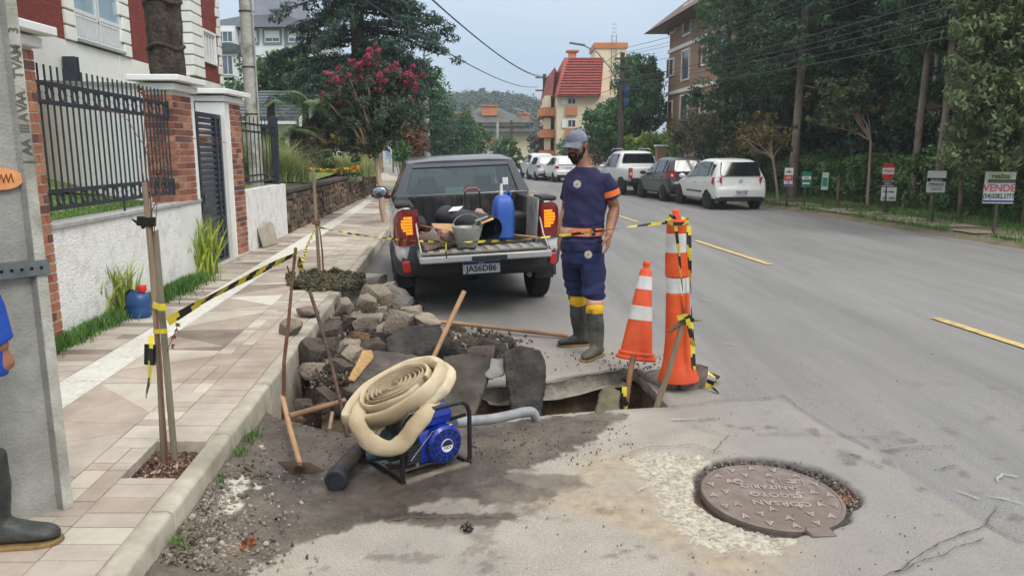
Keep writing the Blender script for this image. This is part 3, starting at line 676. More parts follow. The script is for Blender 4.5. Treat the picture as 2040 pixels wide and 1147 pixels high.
# brick pillars
def pillar(label,y0,y1,w,zt,whiteleft=False,wy0=None,wy1=None,zb=.15,faces=('x','y'),capz=.16,seed=0,brick_y0=None):
    rnd = random.Random(seed); xs = wallX((y0+y1)/2)+.012; t_ = thing('brick_pillar',label,'pillar',(xs-w/2,(y0+y1)/2,zb))
    mb = MB(); mb.box((xs-w/2,(y0+y1)/2,(zb+zt)/2),(w-.012,y1-y0-.012,zt-zb)); mb.build('pillar_core',MORT if not whiteleft else PAINT,t_,W=True)
    ph = .079; row = 0; z = max(zb,.2) if zb < 1 else zb
    while z < zt-.05:
        h = ph-.014
        for fc in faces:
            L_ = (y1-y0) if fc == 'x' else w; off = 0 if row % 2 else .13; p = 0
            cuts = [0]; c = (.22 if row % 2 else .10)
            while c < L_-.03: cuts.append(c); c += .225
            cuts.append(L_)
            for a,b in zip(cuts[:-1],cuts[1:]):
                g = .006; mb = MB()
                if fc == 'x': mb.box((xs-.006,y0+(a+b)/2,z+h/2),(.018,b-a-2*g,h))
                else: mb.box((xs-w+(a+b)/2-.0,y0-.001,z+h/2),(b-a-2*g-(.0),.018,h))
                mb.build('brick',rnd.choice([BR[0],BR[0],BR[1],BR[2],BR[3]]),t_,W=True)
        z += ph; row += 1
    mb = MB(); ya,yb = (wy0 or y0),(wy1 or y1); yc = (ya+yb)/2
    mb.box((xs-w/2,yc,zt+.04),(w+.10,yb-ya+.10,.08)); mb.box((xs-w/2,yc,zt+.135),(w+.26,yb-ya+.26,.07)); mb.build('cap',PAINT,t_,W=True,bevel=.01)
    return t_
pillar('brick pillar at the near end of the railing behind the concrete pole',5.45,6.07,.45,2.50,zb=.15,seed=1)
tR = pillar('wide brick pillar with white cap between the railing and the dark gate',9.06,9.56,.34,2.42,zb=1.12,seed=2,wy1=9.62)
mb = MB(); plate(mb,*WK,9.0,9.57,.0,1.115,-.36,.004); plate(mb,*WK,9.565,9.74,.0,2.40,-.36,.004); mb.build('white_base',PAINT,tR,W=True)
t3 = pillar('narrow brick gate pillar with white cap on the far side of the gate',11.2,11.72,.40,2.42,zb=.15,faces=('x',),seed=3,wy0=11.0,whiteleft=True)
mb = MB(); plate(mb,*WK,10.98,11.19,.0,2.41,-.40,.006); mb.box((wallX(11)-.26,11.19,1.3),(.52,.015,2.3)); mb.build('white_jamb',PAINT,t3,W=True)
# railing
fe = thing('iron_railing','black iron railing with rings between its rails on the left wall','railing',(wallX(7.5)-.06,7.5,1.12))
ya,yb = 6.12,8.98; FX = lambda y: wallX(y)-.05
for z in (2.26,2.11,1.385,1.245):
    mb = MB(); mb.hexa([(FX(y)+dx,y,zz) for zz in (z-.018,z+.018) for y,dx in ((ya,-.012),(ya,.012),(yb,.012),(yb,-.012))]); mb.build('rail',IRON,fe,W=True)
nb = 28
for i in range(nb):
    y = ya+.03+(yb-ya-.06)*i/(nb-1); x = FX(y)
    mb = MB(); mb.tube([(x,y,1.24),(x,y,2.41)],.0095,6); mb.build('bar',IRON,fe,W=True)
for i in range(nb-1):
    y = ya+.03+(yb-ya-.06)*(i+.5)/(nb-1); x = FX(y)
    for zc,hh_ in ((2.185,.055),(1.315,.05)):
        if i % 2: continue
        mb = MB(); mb.tube([(x,y+.030*cos(a),zc+hh_*sin(a)) for a in np.linspace(0,2*pi,14,endpoint=False)],.008,5,closed=True)
        mb.ball((x,y-.048,zc),.014,6,4); mb.ball((x,y+.048,zc),.014,6,4); mb.build('ring',IRON,fe,W=True,smooth=True)
for y in (ya,yb):

    for z in (2.19,1.31): mb = MB(); mb.box((FX(y),y,z),(.03,.03,.2)); mb.build('end_plate',IRON,fe,W=True)
for y in (7.62,):
    mb = MB(); mb.tube([(FX(y),y,1.1),(FX(y),y,1.25)],.012,6); mb.build('foot',IRON,fe,W=True)
# gate
ga = thing('louvre_gate','dark grey louvred pedestrian gate between two brick pillars','gate',(wallX(10.3),10.3,.2)); g0,g1 = 9.76,10.965
GX = lambda y: wallX(y)-.09
GM = mat('gatemetal',(38,44,54),(50,56,68),sc=6,rough=.4,spec=.5)
for y0,y1 in ((g0,g0+.07),(g0+.19,g0+.25),(g1-.25,g1-.19),(g1-.07,g1)):
    mb = MB(); mb.hexa([(GX(y)+dx,y,z) for z in (.19,2.22) for y,dx in ((y0,-.02),(y0,.045),(y1,.045),(y1,-.02))]); mb.build('stile',GM,ga,W=True,bevel=.005)
for z in (2.2,.2):
    mb = MB(); mb.hexa([(GX(y)+dx,y,z+dz) for dz in (-.03,.03) for y,dx in ((g0+.01,-.022),(g0+.01,.05),(g1-.01,.05),(g1-.01,-.022))]); mb.build('gate_rail',GM,ga,W=True,bevel=.005)
for i in range(25):
    z = .27+i*.0775; mb = MB(); mb.tube([(GX(g0+.03),g0+.03,z),(GX(g1-.03),g1-.03,z)],.031,8,sq=1.0); mb.build('louvre',GM,ga,W=True,smooth=True,angle=60)
mb = MB(); mb.box((GX(g0+.22)+.07,g0+.22,1.1),(.03,.03,.12)); mb.build('handle',mat('steel',(170,170,172),rough=.3,metal=1),ga,W=True)
# step
st = MB(); plate(st,*WK,9.75,11.8,.1,.19,-.5,.05); structure(st.build('gate_threshold',mat('threshold',(168,160,148),(188,180,168),sc=10,rough=.9),bevel=.01))
# lawn inside
mb = MB(); L1 = [(-4.0,3),(-4.15,9.8),(-4.9,10.25),(-9.6,15.4),(-14,15.4),(-14,3)]; mb.add([(x,y,1.05) for x,y in L1],[tuple(range(6))]); structure(mb.build('lawn',mat('lawn',(66,90,40),(92,116,54),sc=5,rough=.95,bump=1,bsc=90,c3=(120,140,70))))
g = np.random.RandomState(2); q = [(-4.05-5*g.rand()**1.3,5.5+8.5*g.rand(),1.05) for _ in range(16000)]; q = [p for p in q if p[1] < 10.2+(-4.9-p[0])*1.1 and p[0] < wallX(p[1])-.2]
grass('lawn_grass',q,.028,.010,GR,'short mown lawn grass behind the railing',seed=4)
# white boundary wall behind the railing
ww = thing('boundary_wall','smooth white boundary wall standing on the lawn behind the railing','wall',(-7,12.8,1.05))
P0,P1 = Vector((-4.72,10.05,0)),Vector((-9.4,15.2,0)); dn = Vector((P1.y-P0.y,P0.x-P1.x,0)).normalized()*-.14
zt0,zt1 = 2.53,3.06
mb = MB(); mb.hexa([(P0.x,P0.y,.9),(P1.x,P1.y,.9),(P1.x+dn.x*-1,P1.y-dn.y,.9),(P0.x-dn.x,P0.y-dn.y,.9),(P0.x,P0.y,zt0),(P1.x,P1.y,zt1),(P1.x-dn.x,P1.y-dn.y,zt1),(P0.x-dn.x,P0.y-dn.y,zt0)]); mb.build('wall_body',mat('innerwall',(238,240,242),(246,247,248),rough=.8),ww,W=True)
mb = MB(); a = dn*.3; mb.hexa([(P0.x+a.x,P0.y+a.y,zt0+.002),(P1.x+a.x,P1.y+a.y,zt1+.002),(P1.x-dn.x*1.3,P1.y-dn.y*1.3,zt1+.002),(P0.x-dn.x*1.3,P0.y-dn.y*1.3,zt0+.002),(P0.x+a.x,P0.y+a.y,zt0+.05),(P1.x+a.x,P1.y+a.y,zt1+.05),(P1.x-dn.x*1.3,P1.y-dn.y*1.3,zt1+.05),(P0.x-dn.x*1.3,P0.y-dn.y*1.3,zt0+.05)]); mb.build('coping',GREYC,ww,W=True)
o = MB(); p = A(145,165,15.9); o.box((p.x,15.9,2.6),(.26,.16,2.05)); tag(o.build('steel_post',GM,bevel=.01),'thick dark square steel post rising above the white boundary wall','post')
# brick house with white quoins
BK = bpy.data.materials.new('brickwork'); BK.use_nodes = True; t = BK.node_tree; b = t.nodes['Principled BSDF']; b.inputs['Roughness'].default_value = .85
tc_ = t.nodes.new('ShaderNodeTexCoord'); s_ = t.nodes.new('ShaderNodeSeparateXYZ'); c_ = t.nodes.new('ShaderNodeCombineXYZ'); bt = t.nodes.new('ShaderNodeTexBrick')
t.links.new(tc_.outputs['Object'],s_.inputs[0]); t.links.new(s_.outputs[1],c_.inputs[0]); t.links.new(s_.outputs[2],c_.inputs[1]); t.links.new(c_.outputs[0],bt.inputs['Vector'])
bt.inputs['Scale'].default_value = 1; bt.inputs['Brick Width'].default_value = .24; bt.inputs['Row Height'].default_value = .068; bt.inputs['Mortar Size'].default_value = .005
bt.inputs['Color1'].default_value = col(142,62,52); bt.inputs['Color2'].default_value = col(122,52,46); bt.inputs['Mortar'].default_value = col(104,52,48); t.links.new(bt.outputs[0],b.inputs['Base Color'])
bb = t.nodes.new('ShaderNodeBump'); bb.inputs['Strength'].default_value = .8; bb.inputs['Distance'].default_value = .01; bb.invert = True; t.links.new(bt.outputs['Fac'],bb.inputs['Height']); t.links.new(bb.outputs[0],b.inputs['Normal'])
HK = (-8.0,-.072); hs = thing('brick_house','tall red brick house with cream quoins and a glazed balcony on the left','house',(-9.3,18,0))
ZB,ZT = 3.98,11.
WINF = mat('whiteframe',(214,218,220),(226,228,230),rough=.5); GLS = mat('balcskyglass',(142,166,182),(170,190,204),sc=.7,rough=.06,spec=.8)  # balcony panes: reflected sky is put into their pale blue colour
mb = MB(); plate(mb,*HK,10,26.9,2.9,ZB,-6,0); plate(mb,*HK,19.5,26.9,.5,2.9,-6,0); plate(mb,*HK,10,26.9,ZB,ZT,-6,-.14); mb.build('wall',CREAMP,hs,W=True)
mb = MB(); plate(mb,*HK,11,19.5,.8,2.9,-.8,-.5); mb.build('garage_door',mat('wooddoor',(176,126,72),(196,150,94),sc=3,stretch=(1,8,1),rough=.6),hs,W=True)
for y0,y1 in ((10.2,16.08),(19.26,20.9),(24.42,26.36)):
    mb = MB(); plate(mb,*HK,y0,y1,ZB,ZT,-.13,.0); mb.build('brick_panel',BK,hs,W=True)
for y0,y1,dd in ((16.09,16.52,.05),(18.84,19.25,.05),(20.92,21.3,.05),(23.4,24.4,.16),(26.37,26.62,.06)):
    z = ZB+.02; i = 0
    while z < (7.5 if y0 < 24 else 9):
        mb = MB(); e_ = .10 if i % 2 and y1-y0 < .6 else 0; plate(mb,*HK,y0-(e_ if y0 > 17 else 0),y1+(0),z,z+.27,-.12,dd); mb.build('quoin_block',CREAMP,hs,W=True,bevel=.012); z += .31; i += 1
    mb = MB(); plate(mb,*HK,y0+.03,y1-.03,ZB,ZT,-.12,dd-.035); mb.build('quoin_bed',mat('quoinbed',(150,140,120),(166,156,136)),hs,W=True)
# glazed balcony
wy0,wy1 = 16.55,18.82
for k_,(a,c) in enumerate(((wy0,17.62),(17.70,wy1))):
    fr = MB()
    for y0,y1,z0,z1 in ((a,a+.05,4.08,7.5),(c-.05,c,4.08,7.5),(a+.05,c-.05,4.08,4.15),(a+.05,c-.05,4.62,4.70)): plate(fr,*HK,y0,y1,z0,z1,-.06,.0)
    f_ = fr.build('window_frame',WINF,hs,W=True)
    mb = MB(); plate(mb,*HK,a+.05,c-.05,4.15,4.62,-.04,-.03); mb.build('balcony_glass',glassmat('balg',(196,216,224),.35),f_,W=True)
    for j in range(2 if k_ == 0 else 3):
        n_ = 2 if k_ == 0 else 3; yy0 = a+.05+(c-a-.1)*j/n_; yy1 = a+.05+(c-a-.1)*(j+1)/n_-.012; mb = MB(); plate(mb,*HK,yy0,yy1,4.70,7.5,-.04,-.03); mb.build('pane',GLS,f_,W=True)
    for j in range(11):
        y = a+.1+(c-a-.2)*j/10; mb = MB(); plate(mb,*HK,y-.026,y+.026,4.16,4.55,-.02,.0); mb.build('baluster',WINF,f_,W=True)
    mb = MB(); plate(mb,*HK,a,c,4.55,4.60,-.025,.005); mb.build('hand_rail',WINF,f_,W=True)
mb = MB(); plate(mb,*HK,wy0,wy1,4.02,4.08,-.1,.08); mb.build('sill',GREYC,hs,W=True)
def window(parent,K,y0,y1,z0,z1,fm,gm,n=3,d=.0,fw=.06,sill=None,trim=0):
    fr = MB()
    for a,b_,c,e_ in [(y0,y0+fw,z0,z1),(y1-fw,y1,z0,z1),(y0+fw,y1-fw,z0,z0+fw),(y0+fw,y1-fw,z1-fw,z1)]+[(y0+(y1-y0)*i/n-fw*.3,y0+(y1-y0)*i/n+fw*.3,z0+fw,z1-fw) for i in range(1,n)]: plate(fr,*K,a,b_,c,e_,d-.05,d+.03)
    f_ = fr.build('window',fm,parent,W=True)
    for i in range(n):
        mb = MB(); a = y0+(y1-y0)*i/n; b_ = y0+(y1-y0)*(i+1)/n; plate(mb,*K,a+fw*.4,b_-fw*.4,z0+fw,z1-fw,d-.03,d-.01); mb.build('pane',gm,f_,W=True)
    if trim:
        mb = MB();
        for a,b_,c,e_ in [(y0-trim,y0,z0-trim,z1+trim),(y1,y1+trim,z0-trim,z1+trim),(y0,y1,z1,z1+trim),(y0,y1,z0-trim,z0)]: plate(mb,*K,a,b_,c,e_,d-.06,d+.06)
        mb.build('window_trim',CREAMP,parent,W=True)
WG = mat('winglass',(64,76,86),(96,110,120),sc=.8,rough=.08,spec=.8)
window(hs,HK,24.75,25.9,4.62,5.48,WINF,mat('shutterwhite',(190,192,190),(206,208,206),sc=4,rough=.5),4,.02,trim=.08)
mb = MB(); plate(mb,*HK,21.35,23.3,4.1,4.9,-.12,-.10); plate(mb,*HK,21.35,23.3,5.2,7.4,-.12,-.10); mb.build('bay_glass',GLS,hs,W=True)
mb = MB(); plate(mb,*HK,18.5,18.56,.0,3.97,.005,.04); mb.build('downpipe',PAINT,hs,W=True)
# palm like trunk behind the pillar
def trunk(mb,base,h,r0,r1,seed=0,n=14,seg=40,wob=.03,bark=.12,lean=(0,0)):
    b_ = Vector(base); rings = []
    for i in range(seg+1):
        f = i/seg; c = b_+Vector((lean[0]*f+wob*mnoise.noise(Vector((f*3,seed,0))),lean[1]*f+wob*mnoise.noise(Vector((f*3,5,seed))),h*f)); r = r0+(r1-r0)*f
        rings.append([c+Vector((cos(2*pi*j/n),sin(2*pi*j/n),0))*r*(1+bark*mnoise.noise(Vector((cos(2*pi*j/n)*2.2,sin(2*pi*j/n)*2.2,f*h*3+seed)))+bark*.6*mnoise.noise(Vector((cos(2*pi*j/n)*6,sin(2*pi*j/n)*6,f*h*9+seed)))) for j in range(n)])
    mb.loft(rings)
BARKD = mat('barkdark',(44,36,32),(92,80,72),sc=9,rough=.95,bump=1,bsc=26,bdist=.06,c3=(64,60,52),stretch=(1,1,.6))
tt = thing('palm_tree','thick dark rough trunk rising behind the wide brick pillar','tree',(-4.86,11.0,0))
mb = MB(); trunk(mb,(-4.86,11,0),9,.235,.225,3,22,110,bark=.13)
for z in (3.15,3.75,4.3,5.0): mb.tube([(-4.86+.235*cos(a),11+.235*sin(a),z+.03*sin(3*a)) for a in np.linspace(0,2*pi,22,endpoint=False)],.032,6,closed=True)
mb.build('trunk',BARKD,tt,W=True,smooth=True,angle=70)
V,F,lv = leaves([(-4.86,11,9.4,2.2,2.2,.8)]*12,np.random.RandomState(8),size=.3,dens=70,aspect=.14,droop=1); link('crown',npmesh('crown',V,F,{'lv': ('FACE',lv)}),leafmat('leaf_palm',(48,70,34),(78,98,48)),tt,W=True)
# ------------------------------------------------ near concrete pole
CONCR = mat('polecrete',(132,132,127),(168,167,160),sc=5,rough=.9,bump=.3,bsc=80,c3=(140,136,124))
CONCL = mat('polelight',(158,156,146),(192,190,180),sc=14,rough=.9,bump=.3,bsc=90,c3=(130,128,118))
pl = thing('concrete_pole','big concrete utility pole with raised letters and a steel band at left edge','utility pole',(0,0,0))
cr_ = G(145,1010,.15); ax = Vector((-.62,-.785,0)).normalized(); nn = Vector((.785,-.62,0)).normalized()
def pole_pt(u,d,z):
    s_ = 1-.012*(z-.15); c = cr_+ax*.19-nn*.14; return Vector((c.x,c.y,0))+ax*(u-.19)*s_+nn*(d+.14)*s_+Vector((0,0,z))
def prof_ring(z): return [pole_pt(u,d,z) for u,d in ((0,0),(.040,0),(.052,-.032),(.328,-.032),(.34,0),(.38,0),(.38,-.28),(.34,-.28),(.328,-.248),(.052,-.248),(.04,-.28),(0,-.28))]
mb = MB(); mb.loft([prof_ring(z) for z in np.linspace(.1,9,60)],cap=True)
mb.build('shaft',CONCR,pl,W=False)
mb = MB()
for u0 in (.001,):
    zs = np.linspace(.152,8.99,150)
    r = []
    for z in zs:
        j = .002*mnoise.noise(Vector((0,0,z*20))); r.append([pole_pt(-.003,.003+j,z),pole_pt(.038+j,.003,z),pole_pt(.038+j,-.004,z),pole_pt(-.003,-.285,z)])
    mb.loft(r)
mb.build('edge_flange',CONCL,pl)
LDM = mat('letterdark',(84,82,76),(112,110,102),rough=.9)
for ch,py in (('3',62),('M',100),('A',118),('V',133),('T',150),('A',190),('A',203),('V',216),('A',234),('I',250),('I',256),('I',262),('A',285),('A',300),('J',322)):
    d = ray(60,py); t_ = cr_.y/d.y; z = CH+d.z*t_; mb = MB(); text_mb(mb,ch,.05,frame_M(pole_pt(.019,.004,z),(0,0,1),ax),.004,bold=.01); mb.build('raised_letter',LDM,pl)
mb = MB(); z0,z1 = 1.20,1.262
mb.loft([[pole_pt(u,d,z) for u,d in ((-.012,.012),(.395,.012),(.395,-.30),(-.012,-.30))] for z in (z0,z1)]); mb.build('steel_band',mat('band',(96,104,106),(128,136,138),sc=12,rough=.5,metal=.6),pl)
mb = MB()
for i in range(10): p = pole_pt(.02+i*.037,.0125,1.231); mb.lathe([(.007,0),(.007,.002)],8,M=frame_M(p,ax*-1,(0,0,1)))
mb.build('band_holes',mat('blackhole',(18,18,18),rough=.9),pl)
TG = A(15,358,cr_.y-.15); mb = MB();
def prj(p): p = p-Vector((0,0,CH)); dp = p.y*cos(PITCH)-p.z*sin(PITCH); return CX+FPX*p.x/dp
us = min((abs(prj(pole_pt(u_/100,.0,TG.z))-8),u_/100) for u_ in range(1,37))[1]; o_ = pole_pt(us,-.026,TG.z); M = frame_M(o_,ax*-1,(0,.1,1)); mb.lathe([(.001,0),(.075,0),(.079,.004),(.079,.011),(.001,.014)],26,M=M,cap=False,sy=.55); mb.build('wooden_tag',mat('tagwood',(206,134,82),(226,158,104),sc=20,rough=.5),pl,smooth=True)
mb = MB(); rg = random.Random(4)
mb.tube([M @ Vector((-.04+.08*i/14,.02*sin(i*2.1)+.004*i/14,.0155)) for i in range(15)],.0022,4); mb.build('scrawl',mat('burnmark',(110,60,34)),pl)
# second concrete pole in the garden
t2 = thing('concrete_pole','slim round concrete pole with dark bands standing behind the short white wall','utility pole',(-5.45,16.2,0))
mb = MB(); mb.lathe([(.15,0),(.125,8)],14,M=Matrix.Translation((-5.45,16.2,0))); mb.build('shaft',CONCL,t2,W=True,smooth=True)
for z in (4.55,3.45,2.5,5.8): mb = MB(); mb.lathe([(.155,-.012),(.155,.012)],14,M=Matrix.Translation((-5.45,16.2,z))); mb.build('band',IRON,t2,W=True)
mb = MB(); mb.tube([(-5.28,16.1,0),(-5.31,16.12,8)],.018,6); mb.build('conduit',GREYC,t2,W=True)
# far little railing on the short wall
f2 = thing('iron_railing','small black iron railing ending at a thick post on the short white wall','railing',(wallX(13)-.1,13,1.12))
for z in (2.17,2.05,1.33,1.22):
    mb = MB(); mb.hexa([(wallX(y)-.1+dx,y,zz) for zz in (z-.016,z+.016) for y,dx in ((11.75,-.012),(11.75,.012),(14.3,.012),(14.3,-.012))]); mb.build('rail',IRON,f2,W=True)
for i in range(10):
    y = 11.95+i*.25; mb = MB(); mb.tube([(wallX(y)-.1,y,1.2),(wallX(y)-.1,y,2.3)],.009,6); mb.build('bar',IRON,f2,W=True)
mb = MB(); mb.box((wallX(14.35)-.1,14.35,1.74),(.12,.12,1.24)); mb.build('end_post',GM,f2,W=True,bevel=.008)
# leaning stone slab
mb = MB(); p = G(545,490,.15); mb.ext([(p.x-.05,p.y-.33,.16),(p.x-.01,p.y+.33,.16),(p.x-.09,p.y+.35,.5),(p.x-.12,p.y+.26,.55),(p.x-.13,p.y-.32,.48)],(-.03,0,.002)); tag(mb.build('stone_slab',mat('slabstone',(148,140,126),(172,164,150),sc=5,rough=.85,bump=.3),bevel=.01),'small grey stone slab leaning against the short white wall','stone slab')
# iris clumps and grass at the foot of the wall
IR = leafmat('irisleaf',(104,140,46),(184,190,84),hue=.4)
def iris(c,n,h,w,spread,label,seed):
    t_ = thing('iris_clump',label,'plant',c); g = np.random.RandomState(seed); V = []; F = []; lvs = []
    for i in range(n):
        a = g.rand()*2*pi; b_ = np.array([c[0]+.10*g.normal(),c[1]+.12*g.normal(),c[2]-.03]); H_ = h*(.55+.5*g.rand()); sp = spread*(.15+g.rand()); up = cos(a)
        dx,dy = cos(a)*sp*.8+.0,sin(a)*sp; pa = np.array([-sin(a+.4),cos(a+.4),0])*w*(.7+.5*g.rand()); k0 = len(V)
        for q,(f,ww_) in enumerate(((0,.6),(.25,1),(.5,.95),(.75,.7),(1,.05))):
            c_ = b_+np.array([dx*f*f,dy*f*f,H_*f*(1-.22*sp*f)]); V += [c_-pa*ww_,c_+pa*ww_]
        for q in range(4): F.append((k0+2*q,k0+2*q+1,k0+2*q+3,k0+2*q+2)); lvs.append(g.rand())
    link('foliage',npmesh('foliage',V,F,{'lv': ('FACE',lvs)}),IR,t_,W=True)
p1 = G(228,628,.15); p2 = G(400,548,.15)
iris((p1.x-.03,p1.y,.15),150,.62,.013,.34,'yellow-green iris clump beside the blue jerrycan against the wall',1)
iris((p2.x,p2.y,.15),200,.85,.013,.42,'taller dense iris clump in front of the louvred gate',2)
g = np.random.RandomState(9); q = []
for k in range(5200):
    Y = 5.2+3.9*g.rand(); q.append((wallX(Y)+.03+abs(g.normal(0,.05 if Y > 7 else .07)),Y,.15))
q += [(wallX(Y)+.05+abs(g.normal(0,.10)),Y,.15) for Y in 7.4+1.9*g.rand(2600)]
grass('wall_foot_grass',q,.10,.010,GR,'strip of low grass growing along the foot of the white wall',seed=6,lean=1.1)
q = [(leftX(Y)+.03+abs(g.normal(0,.03)),Y,.04) for Y in np.r_[g.normal(2.97,.02,40),g.normal(3.95,.05,45),g.normal(4.2,.07,60),g.normal(3.6,.03,20)]]
grass('kerb_weeds',q,.06,.006,GR,'little grass tufts sprouting at the foot of the kerb',seed=7,lean=.9)
# jerrycan
BLUEP = mat('bluecan',(26,62,110),(38,78,130),sc=6,rough=.4,spec=.5)
p = G(278,632,.15); jc = thing('jerrycan','round blue plastic jerrycan with a red cap beside the iris','jerrycan',(p.x,p.y,.15))
mb = MB(); mb.lathe([(.0,0),(.095,0),(.112,.02),(.115,.09),(.111,.1),(.115,.11),(.113,.19),(.085,.235),(.05,.25),(.045,.262)],24,sx=1,sy=.85); mb.build('can_body',BLUEP,jc,smooth=True)
mb = MB(); mb.tube([(-.095,0,.18),(-.10,0,.235),(-.075,0,.265),(-.04,0,.26),(-.02,0,.235)],.013,8); mb.build('handle',mat('navyp',(20,30,48),rough=.4),jc,smooth=True)
mb = MB(); mb.lathe([(.04,.252),(.042,.256),(.042,.305),(.038,.312),(0,.312)],18,M=Matrix.Translation((.045,0,0))); mb.build('cap',mat('redcap',(186,30,34),(206,44,46),rough=.35),jc,smooth=True,angle=30)
# ================================================ GARDEN, TREES, FAR BUILDINGS
STN = [mat('stone%d' % i,a,b,sc=9,rough=.9,bump=.7,bsc=30,lv=1,hue=.25) for i,(a,b) in enumerate((((88,70,58),(118,98,82)),((70,58,50),(98,82,70)),((110,90,72),(140,118,96)),((84,76,70),(112,102,94))))]
sw = thing('stone_wall','long brown rubble stone retaining wall with a flat stone cap beside the sidewalk','stone wall',(wallX(20),20,.15))
SY0,SY1 = 14.66,31.
mb = MB(); plate(mb,*WK,SY0,SY1,0,.93,-.5,-.03); mb.build('wall_core',mat('stonemortar',(44,38,34),(66,58,52),sc=20,rough=.95),sw,W=True)
mb = MB(); plate(mb,*WK,SY0,SY1,.932,1.01,-.5,.05); mb.build('cap',mat('stonecap',(62,56,52),(92,84,78),sc=8,rough=.9,bump=.5,stretch=(1,.5,1)),sw,W=True,bevel=.01)
rnd = random.Random(21); cnt = 0; rest = MB(); y = SY0
rowsN = 6; hrow = .78/rowsN; cells = []
for r_ in range(rowsN):
    y = SY0+.02+rnd.uniform(-.08,.0)
    while y < SY1:
        w = rnd.uniform(.09,.34)*(1 if y < 24 else 1.6); cells.append((max(y,SY0),.14+r_*hrow,w,hrow)); y += w
cells.sort()
for y,z,w,h in cells:
    K = rnd.choice([6,7]); pts = []
    for k in range(K):
        a = 2*pi*k/K+rnd.uniform(-.25,.25); pts.append((y+w/2+cos(a)*w*.58*rnd.uniform(.85,1.05),z+h/2+sin(a)*h*.62*rnd.uniform(.85,1.1)))
    zj = rnd.uniform(-.035,.035); hs_ = rnd.uniform(.85,1.3); pts = [(a,min(.928,max(.13,z+h/2+zj+(b_-z-h/2)*hs_))) for a,b_ in pts]; d = rnd.uniform(-.01,.04)
    P = [Vector((wallX(a)-.05,a,b_)) for a,b_ in pts]; Q = [Vector((wallX(a)+d,y+w/2+(a-y-w/2)*.86,z+h/2+(b_-z-h/2)*.82)) for a,b_ in pts]
    if cnt < 290:
        mb = MB(); mb.loft([P,Q]); mb.build('stone',rnd.choice(STN),sw,W=True); cnt += 1
    else: rest.cur = rnd.randrange(4); rest.loft([P,Q])
rest.build('distant_stones',STN,sw,W=True,kind='stuff')
# garden ground
def gz(x,y): return .98+.05*max(0,wallX(y)-.4-x)**1.1+.02*max(0,y-16)
mb = MB(); nx,nyy = 30,40; vs = []
for i in range(nx):
    for j in range(nyy):
        y = 11.8+60*(j/(nyy-1))**1.6; x = min(wallX(y)-.25,leftX(y)-2.0)-22*(i/(nx-1))**1.4; vs.append((x,y,gz(x,y)+.05*mnoise.noise(Vector((x,y,0)))-(0 if y < 30 else min(.9,(y-30)*.2))))
mb.add(vs,[(i*nyy+j,i*nyy+j+1,(i+1)*nyy+j+1,(i+1)*nyy+j) for i in range(nx-1) for j in range(nyy-1)]); structure(mb.build('garden_ground',mat('gardensoil',(92,116,52),(124,140,74),sc=3,rough=.95,bump=.6,bsc=40,c3=(86,78,56)),smooth=True))
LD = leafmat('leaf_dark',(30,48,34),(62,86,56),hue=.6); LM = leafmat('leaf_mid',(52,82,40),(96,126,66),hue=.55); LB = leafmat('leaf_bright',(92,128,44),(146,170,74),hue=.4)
LV_ = leafmat('leaf_varieg',(128,144,84),(196,204,150),hue=.35); LR = leafmat('leaf_red',(96,70,56),(134,98,76),hue=.4); LY = leafmat('leaf_yellow',(150,136,56),(190,166,84),hue=.35)
LG = leafmat('leaf_green2',(50,78,44),(92,120,70),hue=.6); LO = leafmat('leaf_olive',(58,66,34),(112,112,62),hue=.5); LBR = leafmat('leaf_brownish',(84,72,58),(118,102,84),hue=.4)
BARK = mat('bark',(78,66,56),(124,108,94),sc=6,rough=.95,bump=.8,bsc=22,stretch=(1,1,.35),c3=(96,96,84))
def bush(label,c,r,m,n=60,size=.06,dens=70,seed=0,cat='shrub',name='shrub',aspect=.45,stem=True,group=None,cr=None,hollow=.5):
    t_ = thing(name,label,cat,(c[0],c[1],c[2]-r[2]),group=group); cl = blob_clumps(c,r,n,cr or min(r)*.34,seed,hollow=hollow)
    crown('foliage',m,t_,cl,seed,size=size,dens=dens,aspect=aspect)
    if stem: mb = MB(); branchy(mb,(c[0],c[1],c[2]-r[2]-.05),[cl[i,:3] for i in range(0,min(n,12))],.03,.008,seed=seed); mb.build('stems',BARK,t_,W=True,smooth=True)
    return t_
def at(px,py,Y,rpx,rpy,ry=None):
    c = A(px,py,Y); return (c.x,c.y,c.z),(rpx/FPX*Y,ry or rpx/FPX*Y,rpy/FPX*Y)
def grassclump(label,px,py,Y,rpx,h,m,n,seed,w=.012,name='ornamental_grass'):
    c = A(px,py,Y); t_ = thing(name,label,'ornamental grass',c); g = np.random.RandomState(seed); R_ = rpx/FPX*Y; q = np.c_[c.x+R_*.5*g.normal(size=n),c.y+R_*.5*g.normal(size=n),np.full(n,c.z-.05)]
    V,F,lv = blades(q,h,w,g,lean=1.6); link('foliage',npmesh('foliage',V,F,{'lv': ('FACE',lv)}),m,t_,W=True); return t_
grassclump('tall pale variegated grass clump behind the little black railing',525,352,17.5,45,.85,LV_,1500,1,w=.016)
grassclump('pale variegated grass clump spilling beside the thick railing post',580,358,17.5,26,.6,LV_,900,2,w=.014)
grassclump('rounded pale grass mound nearest the stone wall cap',718,348,26,32,.62,LV_,1500,3,w=.018)
grassclump('long pale low grass mound behind the orange flowers',668,338,27,30,.5,LV_,1300,4,w=.018)
c,r = at(625,322,25,42,24); bush('broad rounded green shrub behind the orange flower bed',c,r,leafmat('leaf_dull',(76,92,44),(124,134,76),hue=.4),90,.07,90,5,aspect=.2,hollow=.6)
c,r = at(612,290,29,46,30); bush('grey-brown twiggy dome shrub behind the green shrub',c,r,LBR,100,.06,70,6,hollow=.6)
c,r = at(683,278,29,24,20); bush('small yellow-leaved shrub with a thin fan of stems',c,r,LY,36,.07,40,7)
